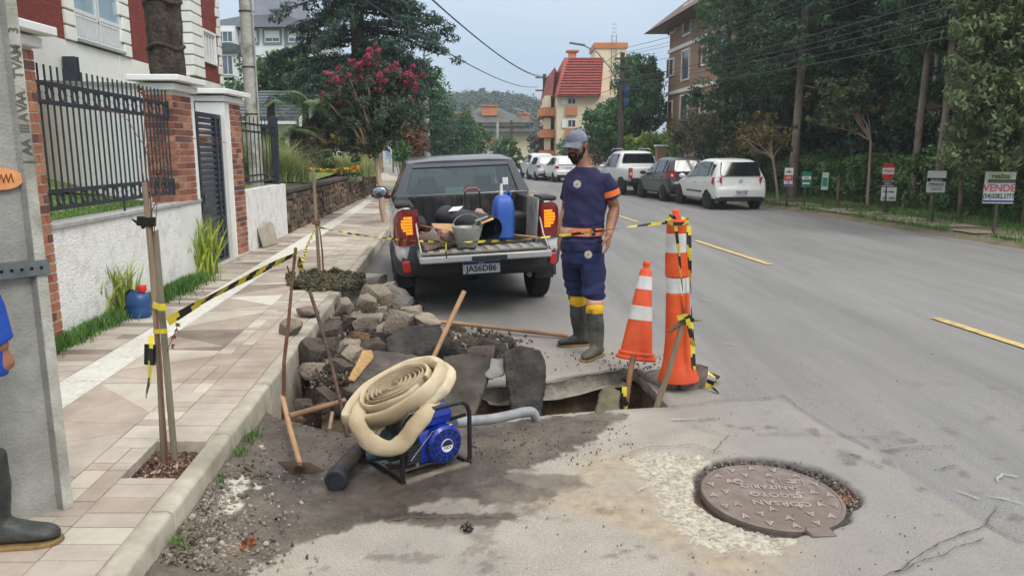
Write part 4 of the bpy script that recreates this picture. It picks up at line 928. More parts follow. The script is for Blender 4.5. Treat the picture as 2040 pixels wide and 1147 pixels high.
c,r = at(488,312,19,14,22); bush('bright lime green shrub behind the little black railing',c,r,LB,40,.07,60,8)
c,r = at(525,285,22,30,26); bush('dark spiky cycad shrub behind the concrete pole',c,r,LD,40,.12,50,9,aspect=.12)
c,r = at(560,300,22,14,18); bush('light green leafy shrub beside the thick railing post',c,r,LB,26,.07,50,10)
# flower bed
g = np.random.RandomState(12); q = []
FM = [mat('petal_orange',(196,108,26),(226,140,40)),mat('petal_yellow',(216,176,40),(236,200,70))]
bed = thing('flower_bed','bed of orange and yellow marigolds behind the stone wall','flower bed',A(655,345,24.5))
for mi,nm in enumerate(('orange_flowers','yellow_flowers')):
    cl = []
    for k in range(170):
        px = 588+130*g.rand(); py = 346-10*g.rand()+3*sin(px*.05); c = A(px,py,22.5+2.8*g.rand()); cl.append((c.x,c.y,c.z+.02,.035))
    V,F,lv = leaves(cl,g,size=.028,dens=14,aspect=.9,flat=.6); o = link(nm,npmesh(nm,V,F,{'lv': ('FACE',lv)}),FM[mi],bed,W=True); o['kind'] = 'stuff'
cl = [tuple(A(586+136*g.rand(),349-12*g.rand(),22.5+2.8*g.rand()))+(.08,) for _ in range(160)]; crown('flower_leaves',LM,bed,cl,3,size=.04,dens=24)
t_ = thing('silver_ground_cover','whitish green ground cover along the foot of the flower bed','ground cover',A(640,358,20)); t_['kind'] = 'stuff'
cl = [tuple(A(560+160*f,358-5*f+5*g.rand(),20.5+3*f))+(.06,) for f in g.rand(240)]; o = crown('foliage',leafmat('leaf_silver',(150,166,132),(204,214,188),hue=.3),t_,cl,4,size=.035,dens=30)
# tree ferns
def treefern(label,px,Y,ytop,ybase,nf,L_,seed,m,curl=.6):
    b0 = A(px,ybase,Y); tp = A(px+4,ytop,Y); t_ = thing('tree_fern',label,'tree fern',(b0.x,Y,b0.z-.3)); mb = MB(); trunk(mb,(b0.x,Y,b0.z-.4),tp.z-b0.z+.4,.13,.10,seed,10,40,bark=.2); mb.build('trunk',BARKD,t_,W=True,smooth=True,angle=70)
    g = np.random.RandomState(seed); V = []; F = []; lv = []
    for i in range(nf):
        a = 2*pi*i/nf+.3*g.rand(); el = .9-1.2*g.rand()*curl; prev = None
        for k in range(26):
            f = (k+1)/26; x = L_*f*cos(el*(1-.3*f)); z = L_*f*sin(el)-L_*.55*f*f; p = np.array([tp.x+cos(a)*x,tp.y+sin(a)*x,tp.z+z]); side = np.array([-sin(a),cos(a),-.25]); ww_ = .20*L_*sin(pi*min(1,f*.93+.07))**.7
            fw = np.array([cos(a),sin(a),-.4])*.035*L_
            for s_ in (-1,1):
                k0 = len(V); e_ = p+side*np.array([s_,s_,1])*ww_+fw*2.4*np.array([1,1,1]); V += [p-fw*.5,p+fw*.5,e_+fw*.2,e_-fw*.2]; F.append((k0,k0+1,k0+2,k0+3)); lv.append(g.rand())
    link('fronds',npmesh('fronds',V,F,{'lv': ('FACE',lv)}),m,t_,W=True)
FERN = leafmat('leaf_fern',(66,88,44),(112,130,70),hue=.35)
treefern('dark tree fern trunk with a small tuft beside the concrete pole',545,21,200,310,9,.55,3,FERN,1.3)
treefern('large tree fern with arching fronds left of the pink blossom tree',612,24,205,310,15,1.15,4,FERN,.9)
treefern('low tree fern spreading between the two taller ones',585,23.5,262,320,11,.9,5,FERN,.7)
# ---- trees
def tree(label,base,h,r0,cl,m,size,dens,seed,bark=BARK,cat='tree',name='tree',tipn=14,r1=None,split=.5,aspect=.45,lean=(0,0),droop=0,group=None,cl2=None,m2=None,size2=None):
    t_ = thing(name,label,cat,base,group=group); mb = MB(); trunk(mb,base,h,r0,r1 or r0*.5,seed,10,24,lean=lean,wob=.06)
    b_ = Vector(base)+Vector((lean[0]*split,lean[1]*split,h*split)); tips = [cl[i,:3] for i in np.random.RandomState(seed).permutation(len(cl))[:tipn]]
    branchy(mb,b_,tips,r0*.55,.012,seed=seed); mb.build('trunk',bark,t_,W=True,smooth=True,angle=70)
    crown('crown',m,t_,cl,seed,size=size,dens=dens,aspect=aspect,droop=droop)
    if cl2 is not None: crown('blossom',m2,t_,cl2,seed+1,size=size2 or size,dens=110,aspect=.8)
    return t_
# big dark conifer
g = np.random.RandomState(31); cY = 31.; base = A(722,322,cY); cl = []; mbb = MB(); ct = thing('conifer_tree','huge dark conifer with layered sweeping branches behind the pink blossom tree','tree',(base.x,cY,.9))
trunk(mbb,(base.x,cY,.6),12,.42,.12,3,12,30)
for k in range(120):
    f = k/120; z = 2.4+9.5*f; L_ = (4.4-2.6*f)*(.62+.55*g.rand()); a = g.rand()*2*pi; dr = -.12-.25*(1-f)
    if cos(a) > .55 and z > 5.3 and z < 6.6: L_ *= 1.25
    tip = np.array([base.x+cos(a)*L_,cY+sin(a)*L_,z+L_*dr*.4]); st_ = np.array([base.x,cY,z+.5]); mbb.tube([st_,(st_+tip)/2+np.array([0,0,.25]),tip],[.06,.035,.012],5)
    for q in range(9):
        u = .22+.78*q/8; p = st_+(tip-st_)*u+np.array([0,0,.9*u*(1-u)]); cl.append((p[0]+g.normal(0,.16),p[1]+g.normal(0,.16),p[2]+g.normal(0,.08),.52*(1.2-.5*u),.52*(1.2-.5*u),.20))
mbb.build('trunk',BARKD,ct,W=True,smooth=True); crown('crown',leafmat('leaf_conifer',(36,54,42),(74,98,72),hue=.6),ct,cl,3,size=.10,dens=78,aspect=.26,droop=.5,up=.8)
c,r = at(600,165,36,125,56,2.6); tree('broad mid-green tree spreading left of the dark conifer before the white building',(c[0]+1,c[1],1.0),4.2,.25,blob_clumps(c,r,290,.42,32,.3),leafmat('leaf_broad',(58,88,44),(104,132,72),hue=.5),.10,62,32,tipn=20)
c,r = at(845,215,40,46,84,2); tree('tall loose green tree directly right of the dark conifer',(c[0],c[1],.8),4.5,.22,blob_clumps(c,r,150,.42,33,.3),LG,.11,56,33)
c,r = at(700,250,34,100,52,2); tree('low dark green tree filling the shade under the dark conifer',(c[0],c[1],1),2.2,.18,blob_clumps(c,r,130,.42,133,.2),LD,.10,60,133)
c,r = at(905,265,52,48,52,2.5); tree('rounded grey-green street tree behind the pickup roof',(c[0],c[1],.2),3,.2,blob_clumps(c,r,120,.5,34,.3),LG,.12,50,34)
c,r = at(948,282,60,30,34,2); tree('small dark street tree before the beige apartment block',(c[0],c[1],.1),2,.15,blob_clumps(c,r,60,.45,35,.3),LG,.13,50,35)
c,r = at(1005,296,66,28,20,2); tree('low light green tree in front of the beige block',(c[0],c[1],.1),1.5,.12,blob_clumps(c,r,40,.4,36,.3),LM,.13,46,36)
c,r = at(1035,322,70,26,14,2); bush('light green bush at the bend of the road',c,r,LM,30,.13,40,37)
c,r = at(1092,290,64,34,38,2); tree('reddish-green crape tree behind the cap of the worker',(c[0],c[1],.1),2.2,.14,blob_clumps(c,r,60,.45,38,.3),leafmat('leaf_redgreen',(70,62,50),(104,92,72),hue=.5),.12,46,38)
c,r = at(1140,300,60,32,34,2); tree('dark green round tree hidden behind the worker head',(c[0],c[1],.1),2.2,.14,blob_clumps(c,r,60,.45,39,.3),LG,.12,46,39)
# pink blossom tree
b_ = G(768,442,.15); c,r = at(742,222,b_.y,88,84,1.0); cl = blob_clumps(c,(r[0]*1.05,r[1],r[2]),270,.16,41,.15,.12); pk = []
g = np.random.RandomState(7)
for px,py,R_ in ((660,158,14),(678,170,12),(700,140,14),(722,135,16),(745,128,18),(762,148,14),(782,140,16),(800,152,12),(822,150,16),(815,170,10),(652,190,8),(692,192,12),(718,190,10),(768,212,8),(744,108,10),(735,118,8),(675,196,8),(790,165,10),(775,224,8),(705,165,8),(755,170,10)):
    c_ = A(px,py,b_.y-.5+.5*g.rand());
    for _ in range(9): pk.append((c_.x+g.normal(0,R_*.009),c_.y+g.normal(0,.16),c_.z+g.normal(0,R_*.009),R_/FPX*b_.y*.36))
    cl = np.r_[cl,[[c_.x,c_.y+.1,c_.z-.05,.14]]]
PK = leafmat('blossom_pink',(150,56,84),(196,98,124),hue=.35); BSM = mat('barksmooth',(150,124,104),(190,168,146),sc=3,rough=.8,bump=.3,bsc=20,stretch=(1,1,.3),c3=(120,98,82))
tree('crape myrtle with pink blossom clusters growing from the sidewalk left of the pickup',(b_.x,b_.y,.12),2.1,.07,cl,leafmat('leaf_crape',(48,66,42),(86,98,64),hue=.5),.042,70,41,bark=BSM,r1=.05,lean=(-.25,.1),split=.75,cl2=np.array(pk),m2=PK,size2=.021,tipn=30)
c,r = at(822,275,24,38,36,.6); tree('small crape tree with rusty seed heads behind the pickup mirror',(c[0]-.3,24,.1),1.4,.04,blob_clumps(c,r,80,.16,42,.2),LR,.05,40,42,bark=BSM,split=.7)
c,r = at(800,308,22,16,24,.4); tree('thin young green sapling at the pickup mirror',(c[0],22,.1),1.0,.03,blob_clumps(c,r,36,.13,43,.2),LM,.05,36,43,bark=BSM)
# sign, bin, pot
sg = thing('sign_board','white vertical sign board with blue lettering and a brown top by the garden','sign',A(770,335,29)); c = A(772,304,29)
mb = MB(); mb.box((c.x,29,c.z),(.36,.05,1.12)); mb.build('panel',mat('signwhite',(206,212,216),(222,226,228),rough=.5),sg,W=True)
for dx in (-.2,.2): mb = MB(); mb.box((c.x+dx,29,c.z-.05),(.05,.07,1.4)); mb.build('post',mat('signpost',(132,84,62),(152,100,76)),sg,W=True)
mb = MB(); text_mb(mb,'CENTRO',.17,frame_M((c.x,28.97,c.z+.1),(0,0,1),(-1,0,0)),.004,bold=.01); text_mb(mb,'POUSADA',.10,frame_M((c.x+.1,28.97,c.z-.2),(0,0,1),(-1,0,0)),.004); mb.build('lettering',mat('signblue',(42,110,176),(52,124,190)),sg,W=True,kind='stuff')
c = A(746,326,28); mb = MB(); mb.lathe([(.001,-.2),(.14,-.2),(.17,.17),(.15,.17),(.13,-.1),(0,-.1)],14,M=Matrix.Translation(c),cap=False); tag(mb.build('waste_bin',mat('binblue',(30,104,158),(40,120,176),rough=.4),smooth=True,angle=30),'small blue waste bin on the grass beside the sign board','bin')
pt = thing('potted_plant','small clipped plant in an orange pot under the yellow shrub','potted plant',A(735,316,27)); c = A(735,312,27); mb = MB(); mb.lathe([(.001,-.1),(.1,-.1),(.15,.1),(.12,.1),(0,.06)],14,M=Matrix.Translation(c),cap=False); mb.build('pot',mat('terracotta',(178,94,58),(196,112,74)),pt,W=True,smooth=True); crown('foliage',LM,pt,[(c.x,c.y,c.z+.18,.13)]*6,2,size=.04,dens=60)
# small house with grey tiled roof
hh = thing('bungalow','small white house with a grey glazed tile roof behind the garden','house',A(520,300,30))
e0,e1 = A(440,238,27),A(592,242,27); rd0,rd1 = A(452,184,31.5),A(578,186,31.5); mb = MB()
mb.hexa([(e0.x,27.6,.8),(e1.x-.5,27.6,.8),(e1.x-.5,34,.8),(e0.x,34,.8),(e0.x,27.6,e0.z),(e1.x-.5,27.6,e0.z),(e1.x-.5,34,e0.z),(e0.x,34,e0.z)])
mb.ext([(e1.x-.5,27.6,e0.z),(e1.x-.5,35,e0.z),(e1.x-.5,31.5,rd0.z-.1)],(-.2,0,0)); mb.build('wall',CREAMP,hh,W=True)
RT = mat('rooftile',(84,92,102),(116,124,134),sc=6,rough=.35,spec=.6); rf = MB(); rf.ext([(e1.x+.1,26.9,e0.z-.05),(e1.x+.1,31.5,rd0.z),(e1.x+.1,36,e0.z),(e1.x+.1,36,e0.z-.15),(e1.x+.1,31.5,rd0.z-.15),(e1.x+.1,26.9,e0.z-.2)],(e0.x-e1.x-.2,0,0)); ro = rf.build('roof',RT,hh,W=True)
mb = MB(); ncol = 26
for i in range(ncol):
    x = e0.x+(e1.x-e0.x)*(i+.5)/ncol; rows = 9
    for j in range(rows):
        f0,f1 = j/rows,(j+1.08)/rows; a = Vector((x,26.9+4.6*f0,e0.z-.03+(rd0.z-e0.z)*f0+.05)); b2 = Vector((x,26.9+4.6*f1,e0.z-.03+(rd0.z-e0.z)*f1+.02)); mb.tube([a,b2],[.10,.075],6)
mb.build('roof_tiles',RT,ro,W=True,smooth=True,kind='stuff')
mb = MB(); mb.hexa([(e1.x+.12,26.8,e0.z-.25),(e1.x+.2,26.8,e0.z-.25),(e1.x+.2,31.5,rd0.z-.2),(e1.x+.12,31.5,rd0.z-.2),(e1.x+.12,26.8,e0.z+.05),(e1.x+.2,26.8,e0.z+.05),(e1.x+.2,31.5,rd0.z+.08),(e1.x+.12,31.5,rd0.z+.08)]); mb.build('bargeboard',WINF,hh,W=True)
mb = MB(); mb.box(((e0.x+e1.x)/2,26.85,e0.z-.12),(e1.x-e0.x,.1,.1)); mb.build('gutter',WINF,hh,W=True)
# generic camera-facing facade built by (x,z) at depth
def fwin(parent,x0,x1,z0,z1,Y,fm,gm,n=2,trim=None,tm=None,fw=.07):
    fr = MB()
    for a,b2,c_,d_ in [(x0,x0+fw,z0,z1),(x1-fw,x1,z0,z1),(x0+fw,x1-fw,z0,z0+fw),(x0+fw,x1-fw,z1-fw,z1)]+[(x0+(x1-x0)*i/n-fw*.3,x0+(x1-x0)*i/n+fw*.3,z0+fw,z1-fw) for i in range(1,n)]: fr.box(((a+b2)/2,Y-.03,(c_+d_)/2),(b2-a,.1,d_-c_))
    f_ = fr.build('window',fm,parent,W=True)
    for i in range(n): mb = MB(); mb.box((x0+(x1-x0)*(i+.5)/n,Y-.01,(z0+z1)/2),((x1-x0)/n-fw*.7,.03,z1-z0-2*fw)); mb.build('pane',gm,f_,W=True)
    if trim:
        mb = MB()
        for a,b2,c_,d_ in [(x0-trim,x0,z0-trim,z1+trim),(x1,x1+trim,z0-trim,z1+trim),(x0,x1,z1,z1+trim),(x0,x1,z0-trim,z0)]: mb.box(((a+b2)/2,Y-.04,(c_+d_)/2),(b2-a,.16,d_-c_))
        mb.build('window_trim',tm,f_,W=True)
    return f_
# white apartment building, left
Yw = 62.; wb = thing('apartment_building','white apartment building with dark grey roof behind the left trees','building',A(520,300,Yw)); X0,X1 = A(380,0,Yw).x,A(618,0,Yw).x; zt = A(0,57,Yw).z
WHB = mat('whitebuilding',(212,216,220),(226,229,232),sc=.6,rough=.8); GRB = mat('greytrim',(108,112,120),(128,132,140)); RFG = mat('roofgrey',(62,68,76),(84,90,98),sc=3,rough=.7)
mb = MB(); mb.box(((X0+X1)/2,Yw+5,zt/2),(X1-X0,10,zt)); mb.build('wall',WHB,wb,W=True)
mb = MB(); z1 = A(0,36,Yw).z+.9; mb.hexa([(X0-.6,Yw-.7,zt+.005),(X1+.6,Yw-.7,zt+.005),(X1+.6,Yw+11,zt+.005),(X0-.6,Yw+11,zt+.005),(X0+3,Yw+4,z1),(X1-3,Yw+4,z1),(X1-3,Yw+7,z1),(X0+3,Yw+7,z1)]); rf = mb.build('roof',RFG,wb,W=True)
a,b2 = A(508,0,Yw+5),A(600,33,Yw+5); mb = MB(); mb.box(((a.x+b2.x)/2,Yw+6,17.5),(b2.x-a.x,3,12)); mb.build('tower',mat('towergrey',(134,138,148),(152,156,166),sc=1),wb,W=True)
c = A(537,28,Yw); mb = MB(); mb.box((c.x,Yw+2,c.z),(.8,.8,1.1)); mb.box((c.x,Yw+2,c.z+.6),(1.1,1.1,.12)); mb.build('chimney',GRB,rf,W=True)
SHW = mat('shutterroll',(218,222,226),(228,230,234),rough=.6)
for px0,px1,py0,py1 in ((478,512,62,85),(528,557,62,85),(575,600,62,85),(480,514,114,136)):
    a,b2 = A(px0,py1,Yw),A(px1,py0,Yw); f_ = fwin(wb,a.x,b2.x,a.z,b2.z,Yw,WINF,WG,2,.14,GRB)
    mb = MB(); mb.box(((a.x+b2.x)/2,Yw-.06,a.z+(b2.z-a.z)*.68),(b2.x-a.x-.1,.05,(b2.z-a.z)*.6)); mb.build('roller_shutter',SHW,f_,W=True)
for py0,py1 in ((62,85),(110,150),(165,200)):
    a,b2 = A(434,py1,Yw-1),A(464,py0,Yw-1); fwin(wb,a.x,b2.x,a.z,b2.z,Yw-1,WINF,WG,3,None)
    mb = MB(); mb.box(((a.x+b2.x)/2,Yw-.45,(a.z+b2.z)/2),(b2.x-a.x+.2,.9,b2.z-a.z+.8)); mb.build('bay',WHB,wb,W=True)
a,b2 = A(432,105,Yw-1.2),A(466,88,Yw-1.2); mb = MB(); mb.box(((a.x+b2.x)/2,Yw-.7,(a.z+b2.z)/2),(b2.x-a.x+.3,1.2,b2.z-a.z)); mb.build('balcony',RFG,wb,W=True)
for px in (469,570): a = A(px,100,Yw); mb = MB(); mb.tube([(a.x,Yw-.1,0),(a.x,Yw-.1,zt)],.08,6); mb.build('downpipe',GRB,wb,W=True)
# wooded hill
mb = MB(); hp = [(-300,210),(300,205),(700,200),(860,196),(900,190),(980,182),(1040,192),(1080,206),(1140,228),(1250,262),(1400,285),(2400,290)]; Yh = 260; vs = []; cl = []; g = np.random.RandomState(51)
def hz(px):
    for (a,pa),(b2,pb) in zip(hp[:-1],hp[1:]):
        if a <= px <= b2: return pa+(pb-pa)*(px-a)/(b2-a)
for i in range(71):
    px = -300+2700*i/70
    for k,(f,yy) in enumerate(((0,130),(.35,180),(.75,225),(1,260),(.9,320))):
        c = A(px,hz(px),Yh); vs.append((c.x,yy,-1+(c.z-1.5)*f*1.0+mnoise.noise(Vector((px*.02,k,0)))))
mb.add(vs,[(i*5+k,(i+1)*5+k,(i+1)*5+k+1,i*5+k+1) for i in range(70) for k in range(4)]); HL = leafmat('leaf_hill',(40,58,44),(70,92,66),hue=.5)
structure(mb.build('hill',mat('hillmat',(34,50,38),(50,66,50),sc=.1,rough=.95),smooth=True))
for k in range(1100):
    px = g.uniform(840,1180) if k < 900 else g.uniform(200,1700); f = g.rand()**.7; f = .3+.72*f; yy = 170+90*(f-.3)/.7; c = A(px,hz(px),Yh); cl.append((c.x*(yy/Yh)*1.0,yy,(c.z-1.5)*f*.985+g.uniform(-.3,.8)+(2 if g.rand() < .05 else 0),g.uniform(1.6,3.4)))
V,F,lv = leaves(cl,g,size=.42,dens=110,aspect=.7,up=.6); o = link('forest',npmesh('forest',V,F,{'lv': ('FACE',lv)}),HL,None); tag(o,'dark wooded hillside rising beyond the end of the street','forest',kind='stuff')
# beige apartment block at the end
Yb = 92.; bb_ = thing('apartment_building','beige apartment block with a dark hipped roof and orange chimneys at the street end','building',A(985,330,Yb)); BEI = mat('beige',(190,180,150),(204,194,164),sc=.5); ORG = mat('orangepanel',(176,112,74),(194,130,90),sc=1); RFD = mat('roofdark',(66,70,68),(92,94,90),sc=2)
X0,X1 = A(915,0,Yb).x,A(1056,0,Yb).x; zt = A(0,245,Yb).z
mb = MB(); mb.box(((X0+X1)/2,Yb+5,zt/2),(X1-X0,10,zt)); mb.build('wall',BEI,bb_,W=True)
a,b2 = A(905,245,Yb),A(1062,240,Yb); zr = A(0,218,Yb+4).z+.3; mb = MB(); mb.hexa([(X0-.6,Yb-.8,zt+.01),(X1+.6,Yb-.8,zt+.01),(X1+.6,Yb+11,zt+.01),(X0-.6,Yb+11,zt+.01),(X0+2,Yb+5,zr),(X1-4,Yb+5,zr),(X1-4,Yb+6,zr),(X0+2,Yb+6,zr)]); rf = mb.build('roof',RFD,bb_,W=True)
for px,py0,py1,w in ((912,228,250,14),(975,212,230,30),(1045,228,246,20)):
    a = A(px,(py0+py1)/2,Yb+1); mb = MB(); mb.box((a.x,Yb+2,a.z),(w/FPX*Yb,1.6,(py1-py0)/FPX*Yb)); mb.box((a.x,Yb+2,a.z+(py1-py0)/FPX*Yb/2+.08),(w/FPX*Yb+.3,1.9,.14)); mb.build('chimney',ORG,rf,W=True)
mb = MB(); z = A(0,262,Yb).z; mb.hexa([(X0+3,Yb-1,z-.1),(X1+.6,Yb-1,z-.1),(X1+.6,Yb-.01,z-.1),(X0+3,Yb-.01,z-.1),(X0+3,Yb-1,z+.02),(X1+.6,Yb-1,z+.02),(X1+.6,Yb-.01,z+.6),(X0+3,Yb-.01,z+.6)]); mb.build('canopy',RFD,bb_,W=True)
for px0,px1,py0,py1 in ((940,952,248,256),(962,976,250,257),(1045,1055,246,258),(968,980,268,276),(1000,1012,268,276),(968,980,292,300),(1000,1012,292,300)):
    a,b2 = A(px0,py1,Yb),A(px1,py0,Yb); fwin(bb_,a.x,b2.x,a.z,b2.z,Yb,WINF,WG,2,fw=.06)
a,b2 = A(966,291,Yb),A(984,278,Yb); mb = MB(); mb.box(((a.x+b2.x)/2,Yb-.05,(a.z+b2.z)/2),(b2.x-a.x,.1,b2.z-a.z)); mb.build('orange_panel',ORG,bb_,W=True)
# red roofed building
Yr = 60.; rb = thing('apartment_building','cream apartment building with a steep bright red roof and a square tower','building',A(1180,320,Yr)); CRB = mat('creamwall',(208,198,170),(222,212,184),sc=.5); REDR = mat('redroof',(140,62,56),(164,82,72),sc=2,rough=.7)
xl,xc,xr = A(1092,0,Yr+8).x,A(1112,0,Yr).x,A(1300,0,Yr).x; ze = A(0,190,Yr).z; zr = A(0,115,Yr+2).z
mb = MB(); mb.hexa([(xc,Yr,0),(xr,Yr,0),(xr,Yr+14,0),(xc-.8,Yr+14,0),(xc,Yr,ze),(xr,Yr,ze),(xr,Yr+14,ze),(xc-.8,Yr+14,ze)]); mb.build('wall',CRB,rb,W=True)
a0,a1,a2,a3 = A(1108,191,Yr-.6),A(1197,191,Yr-.6),A(1132,115,Yr+2),A(1203,115,Yr+2); mb = MB()
mb.hexa([a0,a1,(a1.x+.6,Yr+12,ze),(a0.x-.6,Yr+12,ze),(a2.x-.3,Yr+2,zr),(a3.x,Yr+2,zr),(a3.x,Yr+9,zr),(a2.x-.3,Yr+9,zr)]); rf = mb.build('roof',REDR,rb,W=True)
mb = MB(); nr = 14
for i in range(nr):
    f = (i+.5)/nr; p0 = a0.lerp(Vector(a2),f); p1 = a1.lerp(Vector(a3),f); mb.tube([p0+Vector((.05,-.06,0)),p1+Vector((-.05,-.06,0))],.055,4)
mb.build('roof_courses',mat('redroof2',(122,54,50),(140,66,60)),rf,W=True,kind='stuff')
c = A(1142,110,Yr+3); mb = MB(); mb.box((c.x,Yr+4,c.z),(.6,.8,.7)); mb.box((c.x,Yr+4,c.z+.4),(1,1.1,.12)); mb.build('chimney',ORG,rf,W=True)
c = A(1098,165,Yr+3); mb = MB(); mb.hexa([(xl-.6,Yr+9,ze),(xc-.3,Yr+1,ze),(xc+.5,Yr+8,ze),(xc,Yr+12,ze),(xl-.2,Yr+9,ze+2.),(xc-.1,Yr+2,ze+2.3),(xc+.5,Yr+8,ze+2.4),(xc,Yr+12,ze+2.2)]); mb.build('side_gable',REDR,rb,W=True)
t0,t1,tz = A(1188,0,Yr+8).x,A(1250,0,Yr+8).x,A(0,84,Yr+8).z; mb = MB(); mb.box(((t0+t1)/2,Yr+10,tz/2),(t1-t0,4,tz)); tw = mb.build('tower',CRB,rb,W=True)
mb = MB(); mb.box(((t0+t1)/2,Yr+10,tz-.3),(t1-t0+.25,4.25,.45)); mb.build('tower_band',ORG,tw,W=True)
mb = MB()
for dx in (0,.4): mb.tube([(t0+1.4+dx,Yr+7.9,5),(t0+1.4+dx,Yr+7.9,tz+.6)],.03,4)
for i in range(18): mb.tube([(t0+1.4,Yr+7.9,7+i*.33),(t0+1.8,Yr+7.9,7+i*.33)],.02,4)
mb.build('ladder',GRB,tw,W=True)
for px0,px1,py0,py1 in ((1130,1148,194,209),(1130,1148,238,255),(1130,1148,280,296)):
    a,b2 = A(px0,py1,Yr),A(px1,py0,Yr); f_ = fwin(rb,a.x,b2.x,a.z,b2.z,Yr,WINF,mat('brownglass',(70,58,56),(92,78,74),rough=.2),2)
    for px in (px0-6,): c0 = A(px,py1,Yr); mb = MB(); mb.box((c0.x,Yr-.08,(a.z+b2.z)/2),(.4,.06,b2.z-a.z)); mb.build('shutter',SHW,f_,W=True)
for py0,py1 in ((213,230),(258,274),(300,316)):
    a,b2 = A(1126,py1,Yr),A(1150,py0,Yr); mb = MB(); mb.box(((a.x+b2.x)/2,Yr-.1,(a.z+b2.z)/2),(b2.x-a.x,.2,b2.z-a.z)); mb.build('orange_panel',ORG,rb,W=True)
    mb = MB(); mb.box((xc-.7,Yr+4.5,(a.z+b2.z)/2),(1.2,7,b2.z-a.z)); mb.build('side_balcony',ORG,rb,W=True); mb = MB(); mb.box((xc-.65,Yr+4.5,b2.z+.5),(.5,6,.9)); mb.build('side_glazing',CRB,rb,W=True)
# brown building behind the right-hand trees
BKK = (15.6,-.1); br = thing('apartment_building','brown apartment building with white bands behind the trees on the right','building',(12,36,0)); BRN = mat('brownwall',(142,112,90),(160,130,106),sc=.8,rough=.85,bump=.1); WB = mat('whiteband',(222,218,212),(232,228,222))
def rplate(mb,y0,y1,z0,z1,d0,d1): plate(mb,*BKK,y0,y1,z0,z1,-d1,-d0)
mb = MB(); rplate(mb,14,51.8,-.2,10.6,-12,0); mb.build('wall',BRN,br,W=True)
for z in (2.75,5.45,8.15): mb = MB(); rplate(mb,13.9,51.9,z,z+.22,.001,.1); mb.build('white_band',WB,br,W=True)
mb = MB(); xe = 15.6-5.2; mb.hexa([(xe-1.5,53.2,9.6),(xe+14,53.2,9.6),(28,12,9.6),(12.6,12,9.6),(xe+5,53.2,14.5),(xe+9,53.2,14.5),(22,12,14.5),(20,12,14.5)]); mb.build('roof',mat('eavedark',(84,66,58),(104,84,74)),br,W=True)
BRS = mat('brownshutter',(72,46,36),(92,60,48),rough=.6)
for fl in (.9,3.5,6.2,8.9):
    for i,y in enumerate(np.arange(16.5,51,3.1)):
        hgt = 1.15 if i % 2 else 1.9; z0 = fl+(.45 if i % 2 else -.1); fr = MB(); w = 1.0 if i % 2 else 1.5
        for a,b2,c_,d_ in ((y,y+.1,z0,z0+hgt),(y+w-.1,y+w,z0,z0+hgt),(y+.1,y+w-.1,z0,z0+.1),(y+.1,y+w-.1,z0+hgt-.1,z0+hgt)): rplate(fr,a,b2,c_,d_,.0,.09)
        f_ = fr.build('window',WB,br,W=True); mb = MB(); rplate(mb,y+.1,y+w-.1,z0+.1,z0+hgt-.1,.001,.04); mb.build('pane',WG if i % 2 == 0 else BRS,f_,W=True)
        if i % 2: mb = MB(); rplate(mb,y+w+.02,y+w+.45,z0,z0+hgt,.01,.08); mb.build('shutter',BRS,f_,W=True)
# ---- lamp posts and wires
PLM = mat('woodpole',(62,58,56),(86,80,76),sc=8,rough=.9)
lp = thing('lamp_post','dark utility pole with a long curved lamp arm and blue boxes behind the white pickup','lamp post',(A(1243,0,42).x,42,0)); x0 = A(1243,0,42).x; zt = A(0,105,42).z
mb = MB(); mb.lathe([(.17,0),(.12,zt)],10,M=Matrix.Translation((x0,42,0))); mb.build('pole',PLM,lp,W=True,smooth=True)
P = [A(1240,185,42),A(1215,135,42),A(1190,105,42),A(1165,92,42)]; mb = MB(); mb.tube(P,.035,6); mb.build('arm',GRB,lp,W=True,smooth=True)
a = A(1150,88,42); mb = MB(); mb.box(a,(.85,.22,.10),rot=(0,.15,0)); mb.build('lamp_head',GRB,lp,W=True,bevel=.03)
for py in (182,205): a = A(1243,py,42); mb = MB(); mb.lathe([(.13,-.2),(.15,-.17),(.15,.17),(.12,.2)],12,M=Matrix.Translation((a.x+.1,41.8,a.z))); mb.build('transformer',mat('boxblue',(40,66,120),(52,80,140),rough=.5),lp,W=True,smooth=True)
for py in (118,135,160): a = A(1243,py,42); mb = MB(); mb.box((x0,41.85,a.z),(.9,.1,.1)); mb.build('cross_arm',PLM,lp,W=True)
lq = thing('lamp_post','distant utility pole with a lamp arm in front of the red-roofed building','lamp post',(A(1086,0,68).x,68,0)); x1_ = A(1086,0,68).x; z1_ = A(0,148,68).z
mb = MB(); mb.lathe([(.2,0),(.15,z1_)],8,M=Matrix.Translation((x1_,68,0))); mb.build('pole',PLM,lq,W=True); mb = MB(); mb.tube([A(1084,252,68),A(1060,232,68),A(1040,220,68),A(1024,217,68)],.05,5); mb.build('arm',GREYC,lq,W=True);
for dz_ in (.3,1.4): mb = MB(); mb.box((x1_,67.8,z1_-dz_),(1.6,.12,.12)); mb.build('cross_arm',PLM,lq,W=True)
for px,yt,Y,lb in ((991,243,76,'pale thin pole right of centre before the beige block'),(966,262,78,'short pale pole left of its taller neighbour before the beige block'),(1019,240,74,'dark thin pole at the right end of the beige block'),(849,195,36,'pale concrete pole standing in the trees left of the pickup roof')):
    a = A(px,yt,Y); mb = MB(); mb.lathe([(.16,0),(.12,a.z)],8,M=Matrix.Translation((a.x,Y,0))); tag(mb.build('utility_pole',GREYC if px != 1019 else PLM,smooth=True),lb,'utility pole')
def wire(p,q,sag,r,label,group='overhead wires'):
    p,q = Vector(p),Vector(q); pts = [p.lerp(q,i/16)+Vector((0,0,-4*sag*(i/16)*(1-i/16))) for i in range(17)]; mb = MB(); mb.tube(pts,r,5); tag(mb.build('overhead_wire',mat('wire',(58,62,68),(74,78,84),rough=.7)),label,'cable',group)
